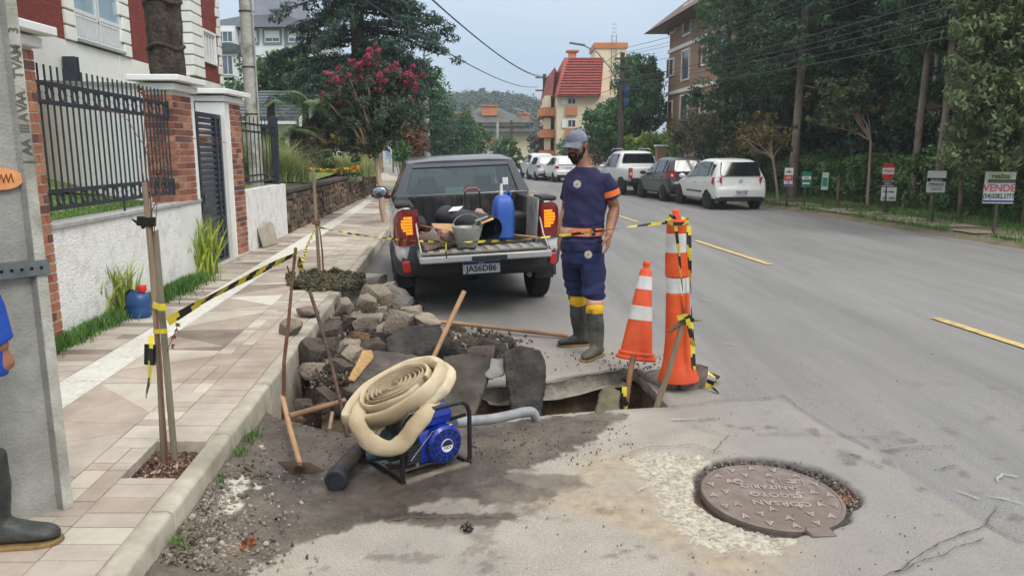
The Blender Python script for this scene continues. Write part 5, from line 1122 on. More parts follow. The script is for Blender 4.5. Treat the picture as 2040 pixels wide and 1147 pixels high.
for i,(z0,z1,dx,sg_,r_) in enumerate(((7.2,6.7,0,.5,.011),(6.9,6.45,.35,.5,.008),(6.9,6.2,-.35,.45,.008),(6.2,6.0,0,.4,.009),(5.6,5.5,.1,.35,.012),(5.5,5.25,-.1,.45,.010),(5.35,5.05,.05,.4,.012),(5.2,4.9,-.05,.5,.009),(5.05,4.55,0,.45,.013))):
    wire((x0+dx,41.8,z0),(11.4+dx,6,z1-.15),sg_,r_,('highest','second highest','third highest','fourth highest','middle','fourth lowest','third lowest','second lowest','lowest')[i]+' cable of the bundle crossing in front of the right-hand trees')
for i,(z0,z1,dx) in enumerate(((8.3,6.6,0),(8.2,6.4,.2),(7.4,5.9,-.6))): wire((x1_+dx,68,z0),(-3.4+dx,8,z1-1.0),.8,.02,('upper' if i == 0 else 'lower')+' cable of the close pair crossing the open sky above the pickup' if i < 2 else 'single lower cable crossing the open sky towards the conifer')
for z0,z1,l_ in ((7.1,7.9,'top'),(6.0,7.6,'middle'),(5.3,6.6,'bottom')): wire((x0,42,z0),(x1_,68,z1),.5,.014,l_+' cable slung between the two lamp posts along the right side')
# ================================================ RIGHT SIDE GREENERY
c,r = at(1240,215,52,76,105,2.6); c1_,r1_ = at(1272,195,52,50,84,2.6); c2_,r2_ = at(1212,258,50,46,52,2.4); tree('big rounded green tree behind the lamp post left of the brown building',(c[0],c[1],.1),4.5,.3,np.r_[blob_clumps(c1_,r1_,190,.55,61,.3),blob_clumps(c2_,r2_,110,.5,60,.3)],leafmat('leaf_rt',(46,80,38),(92,126,62),hue=.6),.13,60,61,tipn=20)
c,r = at(1195,300,50,28,24,1.5); bush('mixed shrub with pale blooms behind the shoulder of the worker',c,r,leafmat('leaf_pinkish',(96,92,68),(170,146,116),hue=.5),50,.1,40,62)
# clipped hedge
hg = thing('clipped_hedge','bright clipped green hedge behind the white pickup','hedge',(7.6,40,0)); a,b2 = A(1252,284,41),A(1345,284,37); cl = []
g = np.random.RandomState(63)
for k in range(260): f = g.rand(); z = g.rand(); cl.append((a.x+(b2.x-a.x)*f+g.normal(0,.1),41-4*f+g.normal(0,.2),.3+2.3*z,.25))
crown('foliage',leafmat('leaf_hedge',(92,124,46),(138,164,76),hue=.35),hg,cl,1,size=.07,dens=60)
gp = thing('gate_pillar','orange-brown square gate pillar behind the white pickup','pillar',(A(1316,310,36).x,36,0)); mb = MB(); mb.box((A(1316,310,36).x,36,1.0),(.42,.42,2.0)); mb.build('shaft',BRN,gp,W=True); mb = MB(); mb.box((A(1316,310,36).x,36,2.04),(.56,.56,.08)); mb.build('cap',WB,gp,W=True)
LP = leafmat('leaf_pine',(42,62,40),(84,108,66),hue=.65); LP2 = leafmat('leaf_pine2',(46,74,42),(92,122,64),hue=.6); BL = mat('barklight',(88,76,66),(150,138,124),sc=4,rough=.95,bump=.8,bsc=14,stretch=(1,1,.5),c3=(70,62,54))
def forest_tree(label,px,Y,r0,seed,zlo,zhi,R_,n,m,bark=BL,size=.09,dens=66,lean=0,side=0,cut=None):
    b_ = A(px,330,Y); g = np.random.RandomState(seed); cl = []
    for k in range(n):
        f = g.rand(); z = zlo+(zhi-zlo)*f; a = g.rand()*2*pi; L_ = R_*(.25+.75*g.rand()**.6)*(1.1-.4*f); cl.append((b_.x+lean*z/9+cos(a)*L_+side*L_,Y+sin(a)*L_,z+g.normal(0,.1),.30+.22*g.rand(),.30+.22*g.rand(),.22))
    cl = np.array(cl); t_ = thing('woodland_tree',label,'tree',(b_.x,Y,.1)); mb = MB(); trunk(mb,(b_.x,Y,.0),11,r0,r0*.75,seed,10,40,lean=(lean,0),bark=.16,wob=.10)
    for i in range(0,n,max(1,n//22)):
        q = cl[i]; mb.tube([(b_.x+lean*q[2]/9,Y,q[2]+.35),(q[0],q[1],q[2])],[.035,.012],5)
    mb.build('trunk',bark,t_,W=True,smooth=True,angle=70); crown('crown',m,t_,cl,seed,size=size,dens=dens,aspect=.32,droop=.6,up=.4)
forest_tree('dark leafy tree at the left edge of the wood before the brown building',1440,33,.14,71,1.6,8.6,1.7,190,LP2)
forest_tree('bushy dark tree left of the tall straight trunk',1510,31,.14,72,1.2,9.2,2.0,240,LP)
forest_tree('tall straight trunk standing above the red and white sale sign',1583,27,.15,73,3.6,8.5,1.6,150,LP)
forest_tree('slender leaning trunk right of the tall straight trunk',1650,29,.11,74,3.6,9,1.7,150,LP,lean=-.5)
forest_tree('dark double-stemmed tree in the middle of the wood',1712,27,.10,75,3.4,8.4,1.6,150,LP)
forest_tree('thin dark trunk behind the octagonal sale sign',1778,26,.11,76,3.8,8.4,1.5,130,LP)
forest_tree('pale mottled trunk right of the middle of the wood',1827,21.5,.10,77,4.6,8.5,1.2,90,LP)
forest_tree('second pale mottled trunk beside the leafy tree at right',1866,20.5,.09,78,4.4,8.5,1.2,90,LP,lean=.3)
forest_tree('thin background trunk between the two pale ones',1745,33,.13,79,3.5,10,2.3,220,LP,dens=60)
forest_tree('dark background tree deep in the wood at left',1610,35,.13,80,3.6,11,2.6,240,LP,dens=60)
forest_tree('dark background tree deep in the wood at right',1850,27,.13,81,3.2,9,2.3,200,LP,dens=60)
forest_tree('dense dark tree filling the gap behind the two pale trunks',1895,26,.12,801,2.2,9,2.4,260,LP)
forest_tree('dark tree filling the wood between the straight and the slender trunk',1560,31,.12,802,3.2,9.5,2.2,220,LP2)
forest_tree('dark tree rising behind the middle sale signs',1690,32,.12,803,3.9,10.5,2.4,240,LP)
forest_tree('leafy dark tree close behind the second pale trunk',1880,23.5,.10,804,2.6,8,1.7,230,LP2)
# large leafy tree at the right edge
g = np.random.RandomState(82); cl = []
for k in range(430):
    px = 1895+190*g.rand()**.9; py = -60+385*g.rand()**.9; Y = 14.5+3*g.rand();
    if px < 1915+30*sin(py*.03)-10*g.rand() and g.rand() < .7: px += 30
    c = A(px,py,Y); cl.append((c.x,c.y,c.z,.20+.14*g.rand()))
t_ = thing('leafy_tree','large olive-green leafy tree filling the right edge of the view','tree',(10.9,16,.1)); mb = MB(); trunk(mb,(11.2,16.3,0),6.5,.16,.1,82,10,30); branchy(mb,(11.2,16.3,2.2),[cl[i][:3] for i in range(0,430,18)],.07,.012,seed=82); mb.build('trunk',BARK,t_,W=True,smooth=True,angle=70)
crown('crown',leafmat('leaf_big',(62,76,40),(130,134,80),hue=.6),t_,cl,82,size=.066,dens=84,aspect=.42,droop=1.0)
# small street trees
def streettree(label,bx,Y,forks,cr,m,seed,r0=.045,hsplit=1.5,size=.06,dens=34,ncl=95,cc=None,rr=None):
    b_ = A(bx,380,Y); c,r = cc,rr; cl = blob_clumps(c,(r[0]*1.1,r[1],r[2]*1.05),ncl,cr,seed,.15,.22); t_ = thing('street_tree',label,'tree',(b_.x,Y,.1)); mb = MB()
    fk = (b_.x+forks[0],Y,hsplit); mb.tube([(b_.x,Y,.05),(b_.x+forks[0]*.4,Y,hsplit*.5),fk],[r0,r0*.85,r0*.8],8)
    branchy(mb,fk,[q[:3] for q in cl[:11]],r0*.55,.006,seed=seed,sag=.15); mb.build('trunk',BSM,t_,W=True,smooth=True); crown('crown',m,t_,cl,seed,size=size,dens=dens)
c,r = at(1688,205,22.6,60,50,.9); streettree('slender street tree with a flat olive crown left of the octagonal sign',1730,22.6,(-.05,0),.18,LO,91,cc=c,rr=r,hsplit=2.05)
c,r = at(1520,268,23.9,54,36,.8); streettree('small street tree with rusty leaves right of the white hatchback',1552,23.9,(-.25,0),.16,leafmat('leaf_rusty',(84,78,48),(122,106,66),hue=.4),92,cc=c,rr=r,hsplit=1.5,ncl=70,dens=22)
c,r = at(1385,262,30,66,38,.9); streettree('sparse reddish street tree behind the dark hatchback',1360,30,(.1,0),.24,leafmat('leaf_rg',(66,74,40),(108,98,62),hue=.4),93,cc=c,rr=r,hsplit=1.6,ncl=90,dens=34)
c,r = at(1465,300,28,30,28,.6); streettree('pale thin street tree behind the white hatchback roof',1450,28,(.05,0),.2,LO,94,cc=c,rr=r,hsplit=1.4,ncl=40,dens=26)
# undergrowth: one tangled mass
g = np.random.RandomState(95); cl = []
for k in range(1500):
    Y = 9.5+24*g.rand()**1.05; d = 2.75+2.2*g.rand()**1.4; top = (1.62 if Y < 21 else 1.45)+.28*mnoise.noise(Vector((Y*.7,0,0)))+.22*(d-2.75); z = .15+(top-.15)*g.rand()**.75; cl.append((rightX(Y)+d+.35*mnoise.noise(Vector((Y*.9,z,3)))+.5*max(0,z-1)*.3,Y,z,.22+.12*g.rand()))
V,F,lv = leaves(cl,g,size=.062,dens=88,aspect=.5,droop=.4,up=.5); tag(link('undergrowth',npmesh('undergrowth',V,F,{'lv': ('FACE',lv)}),leafmat('leaf_under',(60,86,40),(120,148,74),hue=.6),None),'tangled green undergrowth along the far pavement below the wood','undergrowth',kind='stuff')
cl = []
for k in range(1000):
    Y = 19+21*g.rand(); d = 3.6+4.0*g.rand(); z = .3+(1.5+1.6*g.rand())*g.rand()+(.9 if Y > 27 else 0)*g.rand(); cl.append((rightX(Y)+d,Y,z,.4+.2*g.rand()))
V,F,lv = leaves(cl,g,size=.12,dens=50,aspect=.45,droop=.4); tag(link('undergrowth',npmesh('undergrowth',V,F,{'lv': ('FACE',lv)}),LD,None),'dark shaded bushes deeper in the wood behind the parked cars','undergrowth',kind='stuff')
q = [(rightX(Y)+2.7+.35*g.rand(),Y,.1) for Y in 10+20*g.rand(5000)]; grass('long_grass',q,.3,.016,GR,'longer weeds and grass at the foot of the roadside bushes',seed=17,lean=.9)
# sale signs
SWH = mat('signboard',(206,208,206),(222,224,222),sc=3,rough=.5,c3=(196,200,196)); SRD = mat('signred',(186,36,40),(200,50,52),rough=.5); SBK = mat('signblack',(30,30,34),(40,40,44)); SBL = mat('signblue2',(44,62,130),(56,76,146)); SGN = mat('signgreen',(26,112,82),(40,132,98)); SPK = mat('signpink',(206,78,92),(216,96,108)); SGR = mat('signgreypanel',(84,90,94),(100,106,110))
def sboard(label,px0,py0,px1,py1,Y,yaw=0,tilt=0,board=SWH,panels=(),texts=(),post=True,name='sale_sign',poly=None):
    c = A((px0+px1)/2,(py0+py1)/2,Y); w = (px1-px0)/FPX*Y; h = (py1-py0)/FPX*Y; t_ = thing(name,label,'sign',c); X = Vector((cos(yaw),-sin(yaw),0)); Z = Vector((sin(tilt)*1.0,0,cos(tilt))); M = frame_M(c,X,Z)
    mb = MB()
    if poly: mb.ext([M @ Vector((a*w,b_*h,0)) for a,b_ in poly],M.to_3x3() @ Vector((0,0,-.02)))
    else: mb.box((0,0,-.01),(w,h,.02),M=M)
    mb.build('board',board,t_,W=True)
    for i,(x0_,y0_,x1_p,y1_,m) in enumerate(panels): mb = MB(); mb.box((((x0_+x1_p)/2)*w,((y0_+y1_)/2)*h,.003),((x1_p-x0_)*w,(y1_-y0_)*h,.004),M=M); mb.build('print_panel',m,t_,W=True)
    for s_,x_,y_,sz,m,sxx in texts:
        mb = MB(); MM = M @ Matrix.Translation((x_*w,y_*h,.008)); text_mb(mb,s_,sz*h,MM,.003,bold=.012,sx=sxx); mb.build('lettering',m,t_,W=True,kind='stuff')
    if post: mb = MB(); mb.box((c.x,c.y+.03,(c.z+.0)/2+.05),(.05,.03,c.z+.0)); mb.build('post',mat('signstake',(66,58,50),(86,76,66)),t_,W=True)
sboard('tilted narrow sale sign with white red and blue bands near the white hatchback',1563,335,1579,371,23.3,.5,.12,panels=((-.48,-.2,.48,.12,SRD),(-.48,-.48,.48,-.38,SBL)),texts=(('VENDE',0,-.04,.18,SWH,.5),('realiza',0,.3,.2,SBK,.5),('3282',0,-.3,.13,SBL,.7)))
sboard('small green and white sale sign half hidden in the bushes',1598,342,1615,373,23,.4,-.03,board=SGN,panels=((-.5,.0,.5,.2,SWH),(-.4,-.3,.4,-.2,SWH)),texts=(('VENDE',0,.1,.15,SGN,.55),))
sboard('narrow curled pale green sign in the bushes',1637,344,1650,378,22.6,.8,.1,board=mat('palegreen',(150,176,158),(178,198,182)),panels=((-.4,-.3,.4,.2,SGN),))
OCT = [(-.5,.22),(-.28,.5),(.28,.5),(.5,.22),(.5,-.22),(.28,-.5),(-.28,-.5),(-.5,-.22)]
sboard('red and white octagonal VENDO sign in front of the bushes',1759,325,1781,358,20.5,.3,0,board=SRD,poly=OCT,panels=((-.49,-.17,.49,.2,SWH),),texts=(('VENDO',0,.01,.24,SRD,.78),))
sboard('small black plate with white outline under the octagonal sign',1757,359,1782,372,20.5,.3,0,board=SBK,panels=((-.45,.3,.45,.38,SWH),(-.45,-.4,.45,-.32,SWH)),texts=(('3282.1',0,-.05,.42,SWH,1),),post=False)
sboard('square white sign below the black plate',1757,373,1784,400,20.5,.3,-.04,texts=(('imoveis',-.02,.18,.24,SBK,1),('(54) 3282',0,-.3,.2,SBK,1.1)))
sboard('white sign with black lines of print left of the wooden post',1849,341,1882,383,18.0,.3,-.05,panels=((-.5,.13,.5,.17,SBK),(-.5,-.22,.5,-.205,SGR),(-.5,.0,-.3,.13,SBK),(.3,.0,.5,.13,SBK)),texts=(('VENDE',0,.07,.16,SBK,.9),('99954.8181',.02,-.12,.15,SBK,.95),('CRECI 28',.02,-.34,.12,SGR,.9)))
sboard('large white VENDE sale sign with pink letters at the right edge',1964,343,2018,405,15.2,.25,-.03,panels=((-.40,.15,.5,.26,SGR),(-.5,-.46,.5,-.40,SBL),(-.38,.27,.36,.43,mat('signyel',(196,200,130),(206,210,146)))),texts=(('realiza',0,.36,.21,SBK,.95),('VENDE',0,-.02,.32,SPK,.92),('(54)3282.2777',.0,-.27,.21,SBK,.72)))
for px,py0,py1,Y,w,lb in ((1910,362,432,18.2,.11,'weathered wooden post between the two white sale signs'),(1668,348,400,22.5,.08,'low wooden fence post hidden among the bushes')):
    a,b2 = A(px,py1,Y),A(px,py0,Y); mb = MB(); trunk(mb,(a.x,Y,.05),b2.z-.05,w/2,w/2.2,5,8,10,bark=.1); tag(mb.build('wooden_post',BARK,smooth=True),lb,'post')
# humid air that softens the far hill
mb = MB(); mb.box((0,180,14.5),(760,400,33)); hzb = mb.build('haze',bpy.data.materials.new('hazemat')); hzb['kind'] = 'stuff'; hm = hzb.data.materials[0]; hm.use_nodes = True; t = hm.node_tree; t.nodes.clear()
o_ = t.nodes.new('ShaderNodeOutputMaterial'); pv_ = t.nodes.new('ShaderNodeVolumePrincipled'); pv_.inputs['Color'].default_value = (.80,.88,.97,1); pv_.inputs['Density'].default_value = .0010; t.links.new(pv_.outputs[0],o_.inputs['Volume'])
# ================================================ VEHICLES
RUB = mat('rubber',(20,20,21),(34,33,32),sc=14,rough=.85,bump=.2); PLB = mat('blackplastic',(26,27,29),(38,39,42),sc=10,rough=.6); RIMM = mat('rimsteel',(92,88,84),(122,118,112),sc=6,rough=.6,metal=.3); RIMS = mat('rimsilver',(170,172,176),(190,192,196),rough=.35,metal=.6)
def paint(n,c,c2=None): return mat(n,c,c2 or tuple(min(255,x+8) for x in c),sc=3,rough=.32,coat=.5,spec=.5)
WHP = paint('paintwhite',(206,208,206),(218,219,216)); BKP = paint('paintblack',(22,26,34),(30,34,42)); SIP = paint('paintsilver',(170,176,182),(186,190,194)); CGL = mat('carglass',(16,20,22),(30,36,38),sc=2,rough=.05,spec=.9); TLR = mat('taillight',(150,22,26),(176,34,36),sc=20,rough=.2,coat=.6); TLW = mat('taillightclear',(206,150,140),(222,190,180),rough=.2); CHR = mat('chrome',(190,192,194),rough=.2,metal=1)
PLW = mat('platewhite',(206,208,210),(220,221,222),rough=.5); PLBL = mat('plateblue',(24,52,134),(32,62,150),rough=.5)
def wheel(t_,x,y,r=.31,w=.19,rim=RIMM,hub=7,side=-1):
    M = Matrix.Translation((x,y,r)) @ Matrix.Rotation(pi/2*side,4,'Y'); mb = MB()
    mb.lathe([(r*.62,-w/2),(r*.9,-w/2),(r*.975,-w*.42),(r,-w*.3),(r,w*.3),(r*.975,w*.42),(r*.9,w/2),(r*.62,w/2)],28,M=M,cap=True); ty = mb.build('tyre',RUB,t_,smooth=True,angle=35)
    mb = MB(); mb.lathe([(0,w/2-.03),(r*.12,w/2-.012),(r*.2,w/2-.03),(r*.5,w/2-.05),(r*.6,w/2-.02),(r*.635,w/2+.004)],28,M=M,cap=False); q = mb.build('rim',rim,ty,smooth=True,angle=40)
    mb = MB()
    for k in range(hub):
        a = 2*pi*k/hur(hub); mb.box((r*.38*cos(a),r*.38*sin(a),w/2-.026),(r*.42,r*.10,.02),rot=(0,0,a),M=M)
    mb.build('spokes',rim,q,kind='stuff')
def hur(n): return n
def plateobj(t_,M,w=.40,h=.13,txt='ABC1D23',ts=.095,parent=None):
    mb = MB(); mb.box((0,0,0),(w,h,.012),M=M); p_ = mb.build('number_plate',PLW,t_,bevel=.002)
    mb = MB(); mb.box((0,h*.39,.0075),(w*.99,h*.2,.004),M=M); mb.build('plate_band',PLBL,p_)
    if txt: mb = MB(); text_mb(mb,txt,ts,M @ Matrix.Translation((.0,-h*.10,.007)),.003,bold=.018,sx=.98); mb.build('plate_text',SBK,p_,kind='stuff'); mb = MB(); text_mb(mb,'BRASIL',ts*.22,M @ Matrix.Translation((0,h*.39,.0105)),.002,bold=.01); mb.build('plate_text',PLW,p_,kind='stuff')
def rings(st):
    R_ = []
    for y,zs,zb,zr,wb,wr in st:
        h = [(wb*.86,zs),(wb*.985,zs+.05),(wb+.012,zs+(zb-zs)*.5),(wb,zb),(wr+(wb-wr)*.06,zr-.07 if zr-zb > .12 else zr-.02),(wr*.86,zr-.012),(wr*.4,zr)]
        R_.append([(x,y,z) for x,z in h]+[(-x,y,z) for x,z in h[::-1]])
    return R_
def interp(st,y):
    for a,b_ in zip(st[:-1],st[1:]):
        if a[0] <= y <= b_[0]: f = (y-a[0])/(b_[0]-a[0]+1e-9); return [p+(q-p)*f for p,q in zip(a,b_)]
    return list(st[-1])
def make_car(name,label,cat,loc,rz,pm,st,wheels,wins,rearwin=None,rim=RIMM,lights='h',wr=.31,plate='QRS4E56',scale=1,roofm=None,bump2=None,group=None,wt=None,dark_low=True,handles=()):
    t_ = thing(name,label,cat,loc,rz,group=group)
    if scale != 1: t_.scale = (scale,)*3
    mb = MB(); mb.loft(rings(st)); o = mb.build('body',pm,t_,smooth=True,angle=50); s_ = o.modifiers.new('s','SUBSURF'); s_.levels = s_.render_levels = 2
    W_ = max(q[4] for q in st); L_ = st[-1][0]; wt = W_-.083
    for y in wheels:
        for sg in (-1,1):
            mb = MB(); mb.lathe([(.001,-.1),(wr*1.17,-.1),(wr*1.17,0),(wr*1.13,.012),(.001,.012)],28,M=Matrix.Translation((sg*(W_-.014),y,wr+.01)) @ Matrix.Rotation(pi/2*sg,4,'Y'),cap=False); mb.build('wheel_arch',PLB,t_,smooth=True,angle=40)
            wheel(t_,sg*(wt),y,wr,.19,rim,side=sg)
    for (y0,y1,u0,u1) in wins:
        for sg in (-1,1):
            P = []; n = 6
            for i in range(n+1): q = interp(st,y0+(y1-y0)*i/n); a,b_ = (q[4],q[2]+.02),(q[5]+(q[4]-q[5])*.06,q[3]-.07); P.append(((a[0]+(b_[0]-a[0])*u0+.008)*sg,y0+(y1-y0)*i/n,a[1]+(b_[1]-a[1])*u0))
            for i in range(n,-1,-1): q = interp(st,y0+(y1-y0)*i/n); a,b_ = (q[4],q[2]+.02),(q[5]+(q[4]-q[5])*.06,q[3]-.07); P.append(((a[0]+(b_[0]-a[0])*u1+.008)*sg,y0+(y1-y0)*i/n,a[1]+(b_[1]-a[1])*u1))
            mb = MB(); mb.ext(P,(-.02*sg,0,0)); mb.build('side_window',CGL,t_)
    if rearwin:
        y0,z0,w0,y1,z1,w1 = rearwin; mb = MB(); P = [(-w0,y0,z0),(w0,y0,z0),(w0*1.0,y0+(y1-y0)*.3,z0+(z1-z0)*.3),(w1,y1,z1),(-w1,y1,z1),(-w0,y0+(y1-y0)*.3,z0+(z1-z0)*.3)]; mb.ext(P,(0,.07,0)); mb.build('rear_window',CGL,t_,bevel=.008)
    for y in handles:
        for sg in (-1,1): q = interp(st,y); mb = MB(); mb.box((sg*(q[4]+.012),y,q[2]-.12),(.03,.16,.035)); mb.build('door_handle',pm,t_,bevel=.008)
    q = interp(st,L_*.66)
    for sg in (-1,1): mb = MB(); mb.ball((sg*(q[4]+.10),L_*.68,q[2]+.06),(.11,.07,.08),12,8); mb.tube([(sg*(q[4]-.05),L_*.68,q[2]+.02),(sg*(q[4]+.1),L_*.68,q[2]+.05)],.025,6); mb.build('mirror',pm,t_,smooth=True)
    return t_,W_
FOX = [(0,.40,.55,.58,.60,.5),(.02,.32,.62,.66,.74,.62),(.06,.27,.66,.72,.79,.68),(.11,.26,.90,.96,.80,.68),(.13,.26,.96,1.06,.805,.67),(.30,.26,.985,1.42,.815,.60),(.42,.26,.98,1.50,.82,.60),(.8,.25,.965,1.545,.82,.61),(1.5,.24,.945,1.55,.82,.61),(2.1,.24,.92,1.49,.82,.58),(2.75,.24,.90,1.05,.82,.64),(3.0,.25,.88,.96,.81,.62),(3.5,.26,.78,.85,.77,.58),(3.75,.3,.62,.68,.68,.5),(3.84,.36,.5,.54,.55,.4)]
def fox_rear(t_,light,low=True,badge=True,plate=None,dy=0,zl=.86,pz=.52,hl=.26):
    for sg in (-1,1):
        mb = MB(); P = [(sg*.80,.16,zl-hl*.48),(sg*.59,.095,zl-hl*.5),(sg*.58,.11,zl+hl*.45),(sg*.70,.14,zl+hl*.52),(sg*.82,.30,zl+hl*.42),(sg*.835,.34,zl-hl*.2)]; cx_m = Vector((sg*.7,.2,zl)); Q = [(p[0]+sg*.012,p[1]-.035,p[2]) for p in P]; mb.loft([P,Q] if sg > 0 else [P[::-1],Q[::-1]]); l_ = mb.build('tail_light',light,t_,bevel=.012)
        mb = MB(); mb.ball((sg*.70,.105,zl-.02),(.055,.02,.05),10,6); mb.build('reversing_lamp',TLW,l_,smooth=True)
    if low: mb = MB(); mb.loft([[(x,y,.27) for x,y in PP]+[] for PP in [[(-.78,.40),(-.76,.06),(-.55,-.012),(.55,-.012),(.76,.06),(.78,.40)]]]+[[(x,y,.40) for x,y in [(-.80,.40),(-.775,.045),(-.56,-.022),(.56,-.022),(.775,.045),(.80,.40)]]]); mb.build('lower_bumper',PLB,t_,bevel=.01)
    M = frame_M((.0,-.022,pz),(1,0,0),(0,0,1)); plateobj(t_,M,.40,.13,plate or 'IRB7C48')
    if badge: mb = MB(); mb.tube([(.055*cos(a),.078,.86+.055*sin(a)) for a in np.linspace(0,2*pi,18,endpoint=False)],.007,5,closed=True); mb.tube([(-.035,.078,.90),(-.012,.078,.82),(0,.078,.855),(.012,.078,.82),(.035,.078,.90)],.006,4); mb.build('badge',CHR,t_)
    mb = MB(); mb.box((0,.08,.75),(.05,.02,.035)); mb.build('boot_lock',PLB,t_)
    mb = MB(); mb.box((-.15,.2,1.12),(.012,.3,.5),rot=(-.25,0,1.2));
def gpos(pl,pr,z=0):   # from the two rear tyre contact points
    return (pl+pr)/2
def park(px,py,dist=.5,rz=.12):   # rear centre from left rear tyre contact pixel
    g_ = G(px,py); fw = Vector((-sin(rz),cos(rz),0)); rt = Vector((cos(rz),sin(rz),0)); return g_+rt*.72-fw*dist
wc,_ = make_car('hatchback_car','white small hatchback parked nearest on the right side of the street','car',park(1412,416,.70,.13),.13,WHP,FOX,(.70,3.17),((.42,.62,.1,.82),(.70,1.52,.06,.92),(1.60,2.55,.06,.9)),(.085,1.02,.62,.275,1.43,.55),plate='IRB7C48',handles=(.9,1.75))
fox_rear(wc,TLR)
mb = MB()
for sg in (-1,1): mb.box((sg*.828,1.75,.52),(.025,1.3,.04))
mb.build('side_moulding',PLB,wc)
dc,_ = make_car('hatchback_car','dark blue-black hatchback parked between the white pickup and the white hatchback','car',park(1325,401,.70,.15),.15,BKP,FOX,(.70,3.15),((.46,.66,.1,.82),(.74,1.5,.06,.9),(1.58,2.5,.06,.9)),(.085,1.04,.62,.275,1.42,.54),rim=RIMS,handles=(.9,1.75),scale=1.02)
fox_rear(dc,TLR,badge=False,plate='IYZ3F21',zl=.92,hl=.34)
PKU = [(0,.62,.92,1.08,.80,.76),(.03,.58,1.0,1.14,.90,.84),(.08,.55,1.04,1.16,.91,.86),(1.45,.52,1.06,1.17,.92,.86),(1.52,.5,1.08,1.24,.92,.80),(1.66,.5,1.08,1.72,.92,.68),(1.9,.48,1.08,1.80,.92,.69),(2.9,.46,1.07,1.82,.92,.69),(3.5,.46,1.05,1.70,.92,.66),(4.1,.46,1.06,1.18,.92,.70),(4.9,.48,1.0,1.08,.9,.68),(5.2,.52,.85,.9,.78,.6)]
pk_,_ = make_car('pickup_truck','white double cab pickup parked farthest of the three near cars on the right','pickup truck',park(1246,388,.95,.16),.16,WHP,PKU,(1.05,4.2),((1.85,2.65,.06,.9),(2.75,3.6,.06,.9)),(1.50,1.28,.70,1.60,1.68,.60),rim=RIMM,wr=.38,handles=(2.0,2.9))
for sg in (-1,1): mb = MB(); mb.box((sg*.845,-.02,.92),(.15,.12,.40)); l_ = mb.build('tail_light',TLR,pk_,bevel=.02); mb = MB(); mb.box((sg*.845,-.075,.88),(.09,.02,.12)); mb.build('reversing_lamp',TLW,l_)
mb = MB(); mb.box((0,-.09,.62),(1.62,.22,.2)); mb.build('rear_bumper',PLB,pk_,bevel=.03); mb = MB(); mb.box((.02,-.02,1.03),(.26,.05,.08)); mb.build('tailgate_handle',PLB,pk_,bevel=.01); mb = MB(); mb.box((.1,.4,.45),(1.1,2.4,.22)); mb.build('chassis',PLB,pk_)
M = frame_M((.1,-.215,.66),(1,0,0),(0,0,1)); plateobj(pk_,M,.4,.13,None)
mb = MB()
for sg in (-1,1): mb.tube([(sg*.6,1.8,1.83),(sg*.6,2.0,1.88),(sg*.6,3.3,1.88),(sg*.6,3.5,1.80)],.02,6)
mb.build('roof_rails',RIMS,pk_)
# far row
for px,py,pm,lb,sc_,rz_ in ((1058,356,WHP,'distant white off-roader at the far left end of the parked row',1.10,.17),(1068,359.5,SIP,'distant silver hatchback in the far parked row',1.0,.17),(1104,363,WHP,'distant white hatchback at the right end of the far parked row',1.0,.17)):
    p = park(px,py,.7,rz_); c_,_ = make_car('hatchback_car',lb,'car',p,rz_,pm,FOX,(.70,3.15),((.46,.66,.1,.82),(.74,1.5,.06,.9),(1.58,2.5,.06,.9)),(.085,1.04,.62,.275,1.42,.54),rim=RIMS,scale=sc_)
    for sg in (-1,1): mb = MB(); mb.box((sg*.70,.10,.88),(.22,.08,.16)); mb.build('tail_light',TLR,c_,bevel=.01)
    mb = MB(); mb.box((0,0.02,.36),(1.44,.08,.16)); mb.build('lower_bumper',PLB,c_); M = frame_M((0,.06,.80),(1,0,0),(0,0,1)); plateobj(c_,M,.4,.12,None)
# ---------------- near pickup with open tailgate
rzT = radians(10.0); tk = thing('pickup_truck','white and dark grey compact pickup with open tailgate and its load beside the hole','pickup truck',(-.33,8.02,0),rzT)
ROLL = Matrix.Translation((0,.85,.35)) @ Matrix.Rotation(radians(-2.2),4,'Y') @ Matrix.Translation((0,-.85,-.35))
def TB(): mb = MB(); mb.M = ROLL; return mb
TMX = RM[tk.name] @ ROLL
def inT(v): return TMX.inverted() @ Vector(v)
GREYM = mat('greycladding',(46,49,53),(62,66,70),sc=8,rough=.6); TWH = paint('truckwhite',(190,192,192),(204,205,204)); DGR = paint('truckgrey',(58,62,66),(72,76,80)); BEDL = mat('bedliner',(22,23,25),(36,36,38),sc=14,rough=.75,c3=(70,66,60))
for y in (.86,3.69):
    for sg in (-1,1): wheel(tk,sg*.79,y,.345,.215,RIMM,side=sg)
